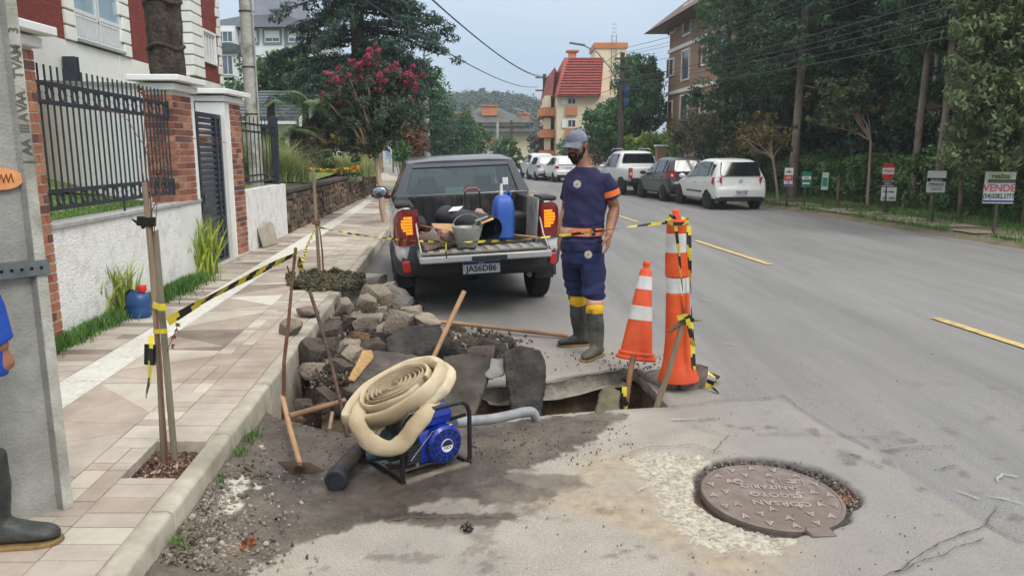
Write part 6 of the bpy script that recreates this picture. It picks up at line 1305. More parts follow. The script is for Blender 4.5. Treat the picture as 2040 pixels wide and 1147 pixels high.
# rear quarters: rounded side body with hollow bed between
for sg in (-1,1):
    R_ = []
    for y,wo,zt_,zl_ in ((.0,.80,1.10,.62),(.03,.865,1.15,.60),(.12,.895,1.17,.60),(.5,.905,1.17,.66),(.86,.91,1.17,.70),(1.3,.905,1.16,.60),(1.5,.905,1.15,.45)):
        R_.append([(sg*x,y,z) for x,z in ((.685,zl_),(wo-.02,zl_),(wo,zl_+.08),(wo+.004,(zl_+zt_)/2+.05),(wo-.012,zt_-.10),(wo-.05,zt_-.02),(wo-.10,zt_),(.70,zt_+.002),(.685,zt_-.01))])
    mb = TB(); mb.loft(R_ if sg > 0 else [r_[::-1] for r_ in R_]); mb.build('side_panel',TWH,tk,smooth=True,angle=55)
    mb = TB(); mb.hexa([(sg*.67,.02,.74),(sg*.684,.02,.74),(sg*.684,1.38,.74),(sg*.67,1.38,.74),(sg*.67,.02,1.17),(sg*.72,.02,1.185),(sg*.72,1.38,1.185),(sg*.67,1.38,1.17)]); mb.build('bed_side_liner',BEDL,tk)
    mb = TB(); mb.box((sg*.79,.30,1.185),(.17,.46,.05)); mb.build('rail_cap',PLB,tk,bevel=.02)
    mb = TB(); mb.box((sg*.60,.88,.86),(.17,.62,.25)); mb.build('wheel_box',BEDL,tk,bevel=.04)
    # tail lamp
    cols = ((.672,-.022,.79,1.135),(.74,-.026,.772,1.15),(.80,-.020,.766,1.155),(.85,.006,.765,1.13),(.885,.06,.775,1.08),(.912,.16,.80,1.0),(.918,.24,.83,.93))
    rg_ = [[(sg*x,y,za),(sg*x,y-.006,za+(zb_-za)*.5),(sg*x,y,zb_),(sg*(x-.04),y+.09,zb_),(sg*(x-.04),y+.09,za)] for x,y,za,zb_ in cols]
    mb = TB(); mb.loft(rg_ if sg < 0 else [r_[::-1] for r_ in rg_]); tl = mb.build('tail_light',mat('tailred',(96,12,18),(120,20,26),sc=30,rough=.12,coat=1),tk,smooth=True,angle=50)
    mb = TB()
    for k in range(6):
        wk = (.07,.10,.115,.12,.115,.09)[k]; x0_ = .705 if sg < 0 else .705
        mb.box((sg*(x0_+wk/2),-.034,.90+.032*k),(wk,.015,.026))
    mb.build('indicator',mat('amber',(204,118,20),(232,160,44),sc=60,rough=.2,emit=(255,150,20,.45)),tl,kind='stuff')
    # bumper corner
    cor = []
    for z,o_ in ((.43,-.05),(.47,-.01),(.58,.01),(.68,.0),(.765,-.01)):
        cor.append([(sg*x,y+oy,z) for x,y,oy in ((.50,.0-.02-o_*.6,0),(.70,-.02-o_,0),(.83+o_*.5,.02-o_*.5,0),(.905+o_,.16,0),(.915+o_,.46,0),(.80,.46,0),(.60,.20,0))])
    mb = TB(); mb.loft(cor if sg < 0 else [c_[::-1] for c_ in cor]); mb.build('bumper_corner',GREYM,tk,smooth=True,angle=50,bevel=.01)
    mb = TB(); mb.box((sg*.79,-.035,.545),(.085,.03,.13),rot=(0,sg*.1,sg*.25)); mb.build('reflector',TLR,tk,bevel=.02)
    # arches
    mb = TB(); R1 = []
    for a in np.linspace(-.15,pi+.15,16): R1.append([(sg*.895,.86+.43*cos(a),.345+.43*sin(a)),(sg*.93,.86+.43*cos(a),.345+.43*sin(a)),(sg*.93,.86+.37*cos(a),.345+.37*sin(a)),(sg*.895,.86+.37*cos(a),.345+.37*sin(a))])
    mb.loft(R1); mb.build('wheel_arch',GREYM,tk)
    mb = TB(); mb.box((sg*.80,.88,.5),(.2,.86,.5)); mb.build('arch_liner',PLB,tk)
    # cab side: door skin, sill, window frame, pillars
    mb = TB(); mb.loft([[(sg*x,y,z) for x,z in ((.78,.42),(.89,.42),(.905,.75),(.89,1.06),(.865,1.10),(.78,1.10))] for y in (1.505,2.2,3.2,3.3)]); mb.build('door_panel',TWH,tk,smooth=True,angle=40)
    mb = TB(); mb.box((sg*.87,2.4,.36),(.12,1.9,.14)); mb.build('sill',GREYM,tk,bevel=.02)
    for ya_,yb_,yc_,yd_ in ((1.42,1.72,1.58,1.84),(2.42,2.50,2.38,2.45),(3.45,3.56,2.86,2.94)):
        mb = TB(); mb.hexa([(sg*.80,ya_,1.08),(sg*.875,ya_,1.08),(sg*.875,yb_,1.08),(sg*.80,yb_,1.08),(sg*.60,yc_,1.59),(sg*.655,yc_,1.59),(sg*.655,yd_,1.59),(sg*.60,yd_,1.59)]); mb.build('pillar',DGR,tk,bevel=.012)
    mb = TB(); mb.hexa([(sg*.855,1.72,1.10),(sg*.862,1.72,1.10),(sg*.862,3.46,1.10),(sg*.855,3.46,1.10),(sg*.645,1.84,1.585),(sg*.65,1.84,1.585),(sg*.65,2.88,1.585),(sg*.645,2.88,1.585)]); mb.build('side_window',glassmat('truckside',(170,188,188),.3),tk)
    mb = TB(); mb.ball((sg*1.02,3.28,1.18),(.125,.06,.085),16,10); mb.tube([(sg*.86,3.3,1.10),(sg*.95,3.29,1.12)],.03,6); mr = mb.build('mirror',PLB,tk,smooth=True)
    mb = TB(); mb.ball((sg*1.02,3.228,1.18),(.105,.012,.068),16,8); mb.build('mirror_glass',mat('mirror',(150,160,168),rough=.05,metal=1),mr,smooth=True)
# front end
mb = TB(); mb.loft([[(x,y,z) for x,z in ((-w,zl_),(w,zl_),(w+.02,zt_-.18),(w-.08,zt_),(-w+.08,zt_),(-w-.02,zt_-.18))] for y,w,zl_,zt_ in ((3.3,.88,.42,1.10),(3.7,.88,.70,1.08),(4.2,.86,.6,1.02),(4.45,.78,.4,.9),(4.55,.6,.4,.7))]); mb.build('bonnet',TWH,tk,smooth=True,angle=50)
# cab
mb = TB(); mb.loft([[(x,y,z) for x,z in ((-w,zl_),(-w*.985,zl_+.03),(-w*.9,zt_-.012),(-w*.55,zt_),(w*.55,zt_),(w*.9,zt_-.012),(w*.985,zl_+.03),(w,zl_))] for y,w,zl_,zt_ in ((1.53,.655,1.57,1.615),(1.60,.668,1.585,1.645),(2.2,.675,1.60,1.675),(2.8,.66,1.58,1.65),(2.98,.64,1.54,1.58))]); mb.build('roof',DGR,tk,smooth=True,angle=50)
mb = TB(); mb.hexa([(-.84,1.40,.70),(.84,1.40,.70),(.84,1.47,.70),(-.84,1.47,.70),(-.82,1.42,1.215),(.82,1.42,1.215),(.82,1.52,1.215),(-.82,1.52,1.215)]); mb.build('cab_back_panel',DGR,tk,bevel=.015)
mb = TB(); mb.hexa([(-.65,1.515,1.535),(.65,1.515,1.535),(.65,1.6,1.535),(-.65,1.6,1.535),(-.64,1.535,1.60),(.64,1.535,1.60),(.64,1.6,1.60),(-.64,1.6,1.60)]); mb.build('window_header',DGR,tk,bevel=.008)
for sg in (-1,1): mb = TB(); mb.hexa([(sg*.70,1.425,1.20),(sg*.845,1.425,1.20),(sg*.845,1.56,1.20),(sg*.70,1.56,1.20),(sg*.575,1.53,1.60),(sg*.66,1.53,1.60),(sg*.66,1.62,1.60),(sg*.575,1.62,1.60)]); mb.build('rear_pillar',DGR,tk,bevel=.01)
mb = TB(); mb.ext([(-.72,1.455,1.21),(.72,1.455,1.21),(.60,1.545,1.54),(-.60,1.545,1.54)],(0,.006,0)); rwg = mb.build('rear_window',glassmat('truckrear',(178,198,196),.16),tk)
mb = TB()
for P in ([(-.74,1.445,1.20),(.74,1.445,1.20)],[(.74,1.445,1.20),(.61,1.54,1.545)],[(.61,1.54,1.545),(-.61,1.54,1.545)],[(-.61,1.54,1.545),(-.74,1.445,1.20)]): mb.tube(P,.017,6)
mb.build('window_seal',RUB,tk)
mb = TB(); mb.box((.545,1.462,1.335),(.07,.006,.09)); mb.build('window_sticker',PLW,rwg)
mb = TB(); mb.ext([(-.78,3.52,1.10),(.78,3.52,1.10),(.60,2.93,1.57),(-.60,2.93,1.57)],(0,.006,0)); mb.build('windscreen',glassmat('truckfront',(222,232,230),.1),tk)
SEAT = mat('seatfabric',(66,68,72),(82,84,88),sc=20,rough=.9)
for x in (-.38,.38):
    mb = TB(); mb.box((x,2.45,.95),(.5,.16,.62),rot=(-.15,0,0)); mb.box((x,2.38,1.31),(.25,.09,.17)); mb.build('front_seat',SEAT,tk,bevel=.05)
mb = TB(); mb.box((0,1.75,.88),(1.3,.15,.6)); mb.build('rear_seat',SEAT,tk,bevel=.05)
mb = TB(); mb.box((-.42,1.72,1.27),(.27,.08,.17)); mb.build('headrest',SEAT,tk,bevel=.04)
mb = TB(); mb.tube([(-.38+.18*cos(a),3.05+.05*sin(a),1.12+.17*sin(a)) for a in np.linspace(0,2*pi,20,endpoint=False)],.016,6,closed=True); mb.build('steering_wheel',PLB,tk,smooth=True)
mb = TB(); mb.box((0,3.3,1.0),(1.5,.3,.2)); mb.build('dashboard',PLB,tk,bevel=.04); mb = TB(); mb.box((0,2.95,1.49),(.22,.03,.06)); mb.build('inside_mirror',PLB,tk)
mb = TB(); mb.box((0,2.4,.38),(1.66,2.1,.06)); mb.build('cab_floor',PLB,tk)
# bed floor, head wall
mb = TB(); mb.box((0,.70,.735),(1.36,1.38,.03)); mb.build('bed_floor',BEDL,tk)
for i in range(11): mb = TB(); mb.box((-.6+.12*i,1.375,.97),(.055,.03,.43)); mb.build('head_wall_rib',BEDL,tk,bevel=.008)
mb = TB(); mb.box((0,1.385,.97),(1.36,.02,.44)); mb.build('head_wall',BEDL,tk)
mb = TB(); mb.box((0,.8,.50),(1.3,1.3,.25)); mb.build('underbody',PLB,tk); mb = TB(); mb.tube([(-.8,.86,.34),(.8,.86,.34)],.05,8); mb.ball((0,.86,.34),.13); mb.build('rear_axle',PLB,tk); mb = TB(); mb.tube([(.55,.1,.36),(.55,.9,.40)],.03,8); mb.build('exhaust',RIMM,tk)
# rear bumper centre, plate
mb = TB(); mb.loft([[(-.70,y0,z),(.70,y0,z),(.70,.25,z),(-.70,.25,z)] for z,y0 in ((.40,.04),(.45,-.02),(.60,-.03),(.66,-.01),(.70,.02))]); mb.build('rear_bumper',PLB,tk,smooth=True,angle=40,bevel=.008)
M = ROLL @ frame_M((.0,-.055,.50),(1,0,0),(0,-.1,1)); plateobj(tk,M,.40,.13,'JAS6D86',.092)
# tailgate, dropped level
GATE = mat('gateinner',(98,97,94),(138,135,129),sc=9,rough=.55,c3=(104,92,78),bump=.15); GW = paint('gateskin',(134,135,134),(158,158,156))
dz = .025
mb = TB(); mb.hexa([(-.675,-.50,.655-dz),(.675,-.50,.655-dz),(.675,-.005,.675-dz),(-.675,-.005,.675-dz),(-.675,-.50,.725-dz),(.675,-.50,.725-dz),(.675,-.005,.75-dz),(-.675,-.005,.75-dz)]); tg_ = mb.build('tailgate',GW,tk,bevel=.015)
mb = TB(); mb.box((0,-.245,.742-dz),(1.27,.44,.016)); mb.build('tailgate_liner',GATE,tg_,bevel=.006)
for i in range(10): mb = TB(); mb.box((-.55+.122*i,-.235,.753-dz),(.062,.33,.016)); mb.build('liner_rib',mat('gaterib',(128,122,110),(160,153,140),sc=9,rough=.6,c3=(120,104,84)),tg_,bevel=.005)
for y in (-.47,-.44): mb = TB(); mb.box((0,y,.752-dz),(1.30,.012,.01)); mb.build('edge_ridge',GATE,tg_)
mb = TB(); mb.box((.03,-.508,.688-dz),(.36,.02,.05)); mb.build('tailgate_handle',PLB,tg_,bevel=.01)
for sg in (-1,1): mb = TB(); mb.tube([(sg*.665,.0,1.0),(sg*.655,-.20,.84),(sg*.65,-.46,.735)],.008,6); mb.build('tailgate_stay',mat('stay',(176,174,168),(190,188,182),rough=.5,metal=.5),tk)
mb = TB(); mb.box((-.674,-.02,.9),(.012,.04,.42)); mb.box((.674,-.02,.9),(.012,.04,.42));
# ---------------- load (things lying in the bed)
def TL(x,y,z): return TMX @ Vector((x,y,z))
FL = .752
mb = MB(); P0,P1 = TL(.135,.02,FL+.14),TL(-.26,1.12,FL+.20); ax_ = (P1-P0); n = 64; pts = [P0+ax_*i/n for i in range(n+1)]
pp = thing('corrugated_pipe','wide black corrugated drain pipe lying across the pickup bed','pipe',P0); mb.tube(pts,[.135+(.009 if i % 2 else -.004) for i in range(n+1)],22,cap=False); mb.tube(pts,.122,18,cap=False); mb.build('pipe_wall',mat('pipeblack',(26,29,34),(44,48,54),sc=5,rough=.4),pp,W=True,smooth=True,angle=20)
mb = MB(); q = pts[45]; mb.box((0,0,0),(.13,.16,.004),M=Matrix.Translation(q+Vector((-.02,-.05,.137))) @ Euler((.25,-.1,-.3)).to_matrix().to_4x4()); mb.build('paper_label',PLW,pp,W=True)
bk = thing('steel_bucket','galvanised steel bucket with a wire handle holding trowels on the open tailgate','bucket',TL(-.16,-.22,FL-.0)); z0 = 0.0; GALV = mat('galvanised',(120,122,118),(158,158,150),sc=7,rough=.5,metal=.4,c3=(104,98,84))
mb = MB(); mb.lathe([(.001,.012),(.095,.012),(.152,.20),(.158,.205),(.16,.198),(.104,.0),(.001,.0)][::-1],28,cap=False); mb.build('pail',GALV,bk,smooth=True,angle=40)
mb = MB(); mb.tube([(.155*cos(a),.05+.10*sin(a),.2+.125*sin(a)) for a in np.linspace(0,pi,16)],.0035,5); mb.build('wire_handle',GALV,bk)
for k,(dx,lb,mt) in enumerate(((.06,'trowel with an orange paint-stained blade sticking out of the steel bucket',mat('trowelwood',(196,150,84),(216,170,104),sc=9)),(.0,'grey steel pointing tool leaning in the steel bucket',GALV))):
    tr = thing('trowel',lb,'tool',TL(-.16,-.22,FL+.2)); mb = MB(); mb.tube([(-.06,0,-.14),(.12+dx,.02,.04+.02*k)],.010,6); mb.build('handle',GALV,tr); mb = MB(); mb.box((.155+dx,.02,.065+.02*k),(.14,.05,.012),rot=(.2,-.35,.1)); mb.build('blade',mt,tr,bevel=.004)
cn = thing('jerrycan','tall bright blue plastic jerrycan standing in the pickup bed','jerrycan',TL(.30,.28,FL),rzT); mb = MB(); mb.loft([[(a*w,b_*d,z) for a,b_ in ((-1,-.6),(-.75,-1),(.75,-1),(1,-.6),(1,.6),(.75,1),(-.75,1),(-1,.6))] for z,w,d in ((0,.10,.12),(.02,.112,.14),(.34,.112,.14),(.42,.10,.125),(.47,.07,.09),(.485,.04,.05))]); mb.build('can_body',mat('canblue',(38,76,156),(56,98,178),sc=5,rough=.45),cn,smooth=True,angle=35,bevel=.01)
mb = MB(); mb.lathe([(.022,.47),(.022,.52),(.017,.525),(.015,.6),(.001,.605)],12,M=Matrix.Translation((-.02,0,0))); mb.build('spout',mat('spoutwhite',(206,206,196),(216,216,206),rough=.5),cn,smooth=True)
mb = MB(); mb.tube([(.02,.0,.48),(.06,.0,.53),(.09,0,.48)],.014,6); mb.build('handle',mat('canblue',(0,0,0)),cn,smooth=True)
hd = thing('trolley_handle','dark U-shaped trolley handle with a reddish grip standing in the pickup bed','trolley',TL(.0,1.0,FL)); mb = MB(); P = [TL(-.03,.95,FL),TL(-.03,.92,FL+.5),TL(.005,.92,FL+.535),TL(.105,.92,FL+.535),TL(.14,.92,FL+.5),TL(.16,.95,FL)]; mb.tube(P,.010,6); mb.build('tube_frame',PLB,hd,W=True,smooth=True); mb = MB(); mb.tube(P[1:5],.017,8); mb.build('grip',mat('gripred',(122,72,72),(146,94,92),rough=.6),hd,W=True,smooth=True)
mb = MB(); mb.rock(TL(.12,.55,FL+.16),(.20,.16,.16),5,.6,cut=False,sub=3); tag(mb.build('plastic_bag',mat('bagpink',(132,98,100),(176,146,146),sc=9,rough=.3),smooth=True),'crumpled pinkish plastic bag beside the blue jerrycan in the bed','bag')
mb = MB(); mb.box((0,0,0),(.02,.66,.50),M=TMX @ Matrix.Translation((.635,.30,FL+.20)) @ Euler((.0,.09,-.02)).to_matrix().to_4x4()); tag(mb.build('dusty_sheet',mat('dustysheet',(84,86,84),(158,156,148),sc=3,rough=.8,c3=(176,172,160)),bevel=.01),'grey dusty plastic sheet leaning on the right wall of the pickup bed','sheet')
mb = MB(); mb.tube([TL(.34,.42,FL+.03),TL(.62,-.06,FL+.03)],.016,8); tag(mb.build('wooden_pole',mat('wood',(150,116,82),(184,150,112),sc=4,stretch=(1,1,.3),rough=.7),smooth=True),'wooden tool handle lying in the right corner of the pickup bed','pole')
for (a,b_,r_,m_,lb) in (((-.62,.62,.16),(-.20,-.02,.10),.035,mat('redplank',(112,64,50),(140,86,68),sc=5),'dark reddish plank slanting behind the bucket'),((-.60,.45,.10),(-.26,-.12,.05),.022,mat('palerail',(148,116,98),(176,142,122),sc=5),'pale narrow batten slanting beside the reddish plank')):
    p,q = TL(a[0],a[1],FL+a[2]),TL(b_[0],b_[1],FL+b_[2]); M = frame_M((p+q)/2,q-p,(0,0,1)); mb = MB(); mb.box((0,0,0),((q-p).length,r_,r_*1.6),M=M); tag(mb.build('timber_plank',m_,bevel=.004),lb+' in the pickup bed','plank')
mb = MB(); mb.box((0,0,0),(.30,.30,.02),M=TMX @ Matrix.Translation((-.30,.42,FL+.10)) @ Euler((.5,.1,.3)).to_matrix().to_4x4()); tag(mb.build('cardboard_piece',mat('cardboard',(160,128,92),(184,150,112),sc=5),bevel=.004),'tan board lying under the black pipe in the pickup bed','board')
for k,(x,y,z,d,m_,lb) in enumerate(((-.50,.05,.08,.13,mat('greyrag',(92,98,106),(128,134,142),sc=14,rough=.9),'grey-blue crumpled work glove at the left of the load'),(-.50,-.18,.05,.20,mat('brownclod',(74,60,52),(112,94,82),sc=12,rough=.95,bump=.6),'big brown clod of rubble on the left of the tailgate'),(-.33,-.14,.06,.16,mat('brownclod',(0,0,0)),'brown lump of rubble between the glove and the bucket'),(-.36,-.02,.11,.12,mat('pinkbrick',(158,112,96),(180,134,118),sc=12,rough=.9),'broken pink brick lump on top of the load'),(-.60,-.12,.06,.12,mat('brownclod',(0,0,0)),'small brown lump of rubble at the left end of the tailgate'))):
    mb = MB(); mb.rock(TL(x,y,FL+z),(d*1.3,d,d*.8),30+k,.4,sub=3); tag(mb.build('work_glove' if k == 0 else 'rubble_lump',m_,smooth=True,angle=50),lb,'glove' if k == 0 else 'rubble')
# ================================================ PEOPLE
SKIN = mat('skin',(144,98,74),(172,122,96),sc=9,rough=.5,bump=.08,bsc=90,sub=.08,c3=(112,76,62)); HAIR = mat('beard',(14,13,14),(32,29,28),sc=90,rough=.9,bump=1,bsc=220)
NAVY = mat('navyshirt',(30,30,62),(46,46,84),sc=5,rough=.9,bump=.08,bsc=200,c3=(54,52,88)); NAVP = mat('navypants',(20,26,58),(34,42,82),sc=6,rough=.9,bump=.10,bsc=200,c3=(44,48,78)); ORB = mat('orangeband',(216,96,40),(232,120,60),sc=12,rough=.7,c3=(204,132,96)); ORW = mat('worn_orange',(214,104,58),(226,140,100),sc=30,rough=.8,c3=(206,176,158))
BOOT = mat('bootrubber',(34,37,37),(72,74,70),sc=7,rough=.5,bump=.3,bsc=40,c3=(96,92,80)); SOLE = mat('bootsole',(120,98,62),(160,132,84),sc=20,rough=.85,c3=(88,78,62)); YEL = mat('yellowcuff',(206,156,20),(232,184,38),sc=12,rough=.8,bump=.5,bsc=40); CAPM = mat('capcloth',(86,94,120),(134,141,160),sc=9,rough=.9,bump=.12,bsc=200,c3=(98,98,104)); BADGE = mat('badgewhite',(206,204,190),(226,224,212),sc=40,rough=.7); BADY = mat('badgegold',(170,140,60),(196,166,84),sc=60)
def ering(c,w,d,n=20,yaw=0,tilt=(0,0),pinch=0):
    c = Vector(c); r_ = []
    for j in range(n):
        a = 2*pi*j/n; x,y = w*cos(a),d*sin(a)
        p = Vector((x*cos(yaw)-y*sin(yaw),x*sin(yaw)+y*cos(yaw),0)); p.z = p.x*tilt[0]+p.y*tilt[1]; r_.append(c+p)
    return r_
def hand(mb,wr_,dirv,palmn,s=1.0,curl=.5,thumb=1):
    """wrist, pointing direction, palm normal; palm + 4 fingers + thumb in one volume"""
    d = Vector(dirv).normalized(); n_ = Vector(palmn); n_ = (n_-d*n_.dot(d)).normalized(); w_ = d.cross(n_).normalized()*thumb; wr_ = Vector(wr_)
    mb.loft([[wr_+d*f*s+w_*a*wd*s+n_*b_*th*s for a,b_ in ((-1,-.5),(-.6,-1),(.6,-1),(1,-.5),(1,.5),(.6,1),(-.6,1),(-1,.5))] for f,wd,th in ((-.02,.026,.020),(.02,.033,.017),(.06,.041,.016),(.092,.040,.013),(.10,.034,.009))])
    for k,(o_,L_,r_) in enumerate(((.032,.070,.0092),(.011,.079,.0095),(-.011,.073,.009),(-.031,.058,.0082))):
        p = wr_+d*.088*s+w_*o_*s; pts = [p-d*.02*s]; a = .12+.04*k
        for q,seg in enumerate((.44,.31,.25)):
            dd = d*cos(a*curl*2)+n_*sin(a*curl*2)+w_*o_*.6; p = p+dd*L_*seg*s; pts.append(p); a += .42
        mb.tube([wr_+d*.088*s+w_*o_*s-d*.02*s,wr_+d*.088*s+w_*o_*s]+pts[1:],[r_*s*1.05,r_*s*1.1,r_*s,r_*s*.92,r_*s*.78],8)
    p0 = wr_+d*.025*s+w_*.026*s+n_*.004; p1 = p0+(w_*.75+d*.6+n_*.35).normalized()*.038*s; p2 = p1+(w_*.25+d*.95+n_*.4).normalized()*.030*s; p3 = p2+(d+n_*.5-w_*.05).normalized()*.022*s; mb.tube([p0,p1,p2,p3],[.014*s,.0125*s,.0105*s,.0085*s],8)
def boot(t_,ank,toe_dir,top,s=1.0,name='boot',sole=SOLE,rtop=.068,W=True):
    """ank = ground point under the ankle"""
    a = Vector(ank); f = Vector((toe_dir[0],toe_dir[1],0)).normalized(); l = Vector((-f.y,f.x,0)); top = Vector(top); mb = MB(); rg_ = []
    H_ = top.z-a.z
    for k in range(9):
        q = k/8; c = a.lerp(top,q); c.z = a.z+.07+(H_-.07)*q; rr = .052+(rtop-.052)*q+.010*sin(q*pi)+.003*sin(q*25); rg_.append([c+f*(cos(t)*rr*1.12-.005*(1-q))+l*sin(t)*rr for t in np.linspace(0,2*pi,18,endpoint=False)])
    mb.loft(rg_)
    ft = []
    for u,w_,h in ((-.085,.028,.055),(-.07,.040,.085),(-.03,.045,.115),(.02,.044,.115),(.07,.044,.085),(.12,.049,.066),(.165,.048,.056),(.195,.036,.045),(.208,.018,.028)):
        ft.append([a+f*u*s+l*w_*s*cos(t)+Vector((0,0,.018+h*s*.5+h*s*.5*sin(t))) for t in np.linspace(0,2*pi,16,endpoint=False)])
    mb.loft(ft); remesh(mb,name,BOOT,t_,.0085,6,.5,disp=lambda co: .003*mnoise.noise(co*16)+.0022*mnoise.noise(Vector((co.x*10,co.y*10,co.z*45))),W=W)
    mb = MB(); so_ = [(-.092,.020),(-.075,.042),(-.02,.047),(.03,.043),(.08,.046),(.13,.053),(.175,.049),(.205,.034),(.218,.012)]
    P = [a+f*u*s+l*w_*s for u,w_ in so_]+[a+f*u*s-l*w_*s for u,w_ in so_[::-1]]; mb.ext([p+Vector((0,0,.002)) for p in P],(0,0,.016)); mb.build('sole',sole,t_,bevel=.003,W=W)
    mb = MB(); mb.ext([a+f*u*s+l*w_*s*.98+Vector((0,0,.0)) for u,w_ in ((-.09,.03),(-.02,.04),(-.02,-.04),(-.09,-.03))],(0,0,.006));
# ---- the standing worker
wk = thing('person','bearded worker in navy uniform, blue cap and rubber boots standing looking down into the hole','person',(G(1160,700).x,G(1160,700).y,0))
YT = 6.42
def P_(px,py,Y=YT): return A(px,py,Y)
FD = Vector((-.50,-.82,0)).normalized(); yawT = atan2(FD.x,-FD.y)*-1   # torso faces left and towards the camera
yawT = -atan2(-FD.x,-FD.y)
body = MB()
TOR = [((1160,520),.165,.125),((1159,490),.175,.13),((1159,462),.165,.13),((1162,430),.165,.13),((1165,400),.178,.135),((1168,375),.195,.135),((1168,355),.20,.115),((1168,343),.16,.09),((1167,333),.075,.075)]
def tor(extra,rng=None,wob=0):
    R_ = []
    for i,((px,py),w,d) in enumerate(TOR):
        if rng and not (rng[0] <= py <= rng[1]): continue
        R_.append(ering(P_(px,py),w+extra,d+extra,24,yawT))
    return R_
body.loft(tor(-.012))
# head
HC = P_(1149,290); FV = Vector((-.52,-.84,-.22)).normalized(); SV = FV.cross(Vector((0,0,1))).normalized(); UV = SV.cross(FV).normalized()   # face dir,side,up
HM = Matrix(((SV.x,FV.x,UV.x,HC.x),(SV.y,FV.y,UV.y,HC.y),(SV.z,FV.z,UV.z,HC.z),(0,0,0,1)))
nk0,nk1 = P_(1167,348),HM @ Vector((0,-.040,-.03)); body.tube([nk0,nk0.lerp(nk1,.4),nk0.lerp(nk1,.8),nk1],[.076,.066,.062,.058],16)
def hb(mb,c,r,rot=None): m2 = MB(); m2.ball(c,r,18,12,rot); mb.add([HM @ Vector(v) for v in m2.v],m2.f)
hb(body,(0,-.012,.025),(.078,.097,.095)); hb(body,(0,.022,-.035),(.062,.070,.082)); hb(body,(0,.050,-.085),(.036,.036,.030)); hb(body,(0,.01,-.06),(.058,.06,.045))
hb(body,(0,.080,.026),(.056,.013,.012)); hb(body,(0,.098,-.018),(.014,.022,.018)); hb(body,(0,.093,.004),(.010,.015,.028)); hb(body,(-.036,.066,-.026),(.024,.022,.02)); hb(body,(.036,.066,-.026),(.024,.022,.02)); hb(body,(0,.086,-.052),(.024,.012,.007)); hb(body,(0,.083,-.064),(.022,.012,.008))
for sg in (-1,1): hb(body,(sg*.077,-.012,-.006),(.010,.020,.033),(.15,0,0)); hb(body,(sg*.083,-.018,.006),(.008,.016,.02))
# arms
SHL,ELL,WRL = P_(1207,356,6.34),P_(1224,415,6.36),P_(1213,467,6.20); SHR,ELR,WRR = P_(1140,358,6.58),P_(1128,418,6.68),P_(1117,466,6.55)
def arm(S,E_,W_):
    f = lambda a,b_,t: a.lerp(b_,t)
    body.tube([S+Vector((0,0,.0)),f(S,E_,.35),f(S,E_,.7),E_,f(E_,W_,.25),f(E_,W_,.6),W_,W_+(W_-E_).normalized()*.02],[.058,.058,.052,.045,.050,.043,.030,.029],14)
arm(SHL,ELL,WRL); arm(SHR,ELR,WRR)
hand(body,WRL,(-.08,-.10,-1),(-.85,.25,.0),1.06,.55,-1); hand(body,WRR,(-.10,-.15,-1),(.9,.3,0),1.06,.6,1)
# legs
HPL,KNL,ANL = P_(1180,520,6.36),P_(1184,592,6.27),P_(1187,690,6.18); HPR,KNR,ANR = P_(1140,520,6.52),P_(1150,585,6.52),P_(1156,675,6.56)
for a,b_,c in ((HPL,KNL,ANL),(HPR,KNR,ANR)): body.tube([a,a.lerp(b_,.5),b_,b_.lerp(c,.35),c],[.085,.075,.06,.055,.042],14)
remesh(body,'body',SKIN,wk,.0055,3,.5,W=True)
# beard, brows, eyes, hair
bd = MB()
for c,r in (((0,.060,-.092),(.042,.036,.034)),((0,.052,-.116),(.034,.032,.034)),((-.050,.032,-.076),(.016,.036,.030)),((.050,.032,-.076),(.016,.036,.030)),((-.068,.004,-.030),(.009,.014,.040)),((.068,.004,-.030),(.009,.014,.040)),((0,.095,-.044),(.028,.009,.006)),((-.030,.084,-.060),(.010,.010,.016)),((.030,.084,-.060),(.010,.010,.016))): hb(bd,c,r)
remesh(bd,'beard',HAIR,wk,.005,2,.5,disp=lambda co: .005*mnoise.noise(co*60),W=True)
eb = MB()
for sg in (-1,1): hb(eb,(sg*.030,.098,.020),(.022,.005,.005),(0,0,-.25*sg))
eb.build('eyebrows',HAIR,wk,W=True,smooth=True,kind='stuff')
ey = MB()
for sg in (-1,1): hb(ey,(sg*.030,.082,.004),(.012,.010,.007))
ey.build('eyes',mat('eyedark',(40,26,20),(60,44,38),rough=.2),wk,W=True,smooth=True,kind='stuff')
lp_ = MB(); hb(lp_,(0,.098,-.052),(.020,.006,.005)); lp_.build('mouth',mat('lips',(120,66,58),(136,78,68),rough=.5),wk,W=True,smooth=True)
hr = MB(); hb(hr,(0,-.030,.012),(.079,.082,.085)); hr.build('hair',mat('stubble',(84,60,50),(104,76,62),sc=40,rough=.9),wk,W=True,smooth=True)
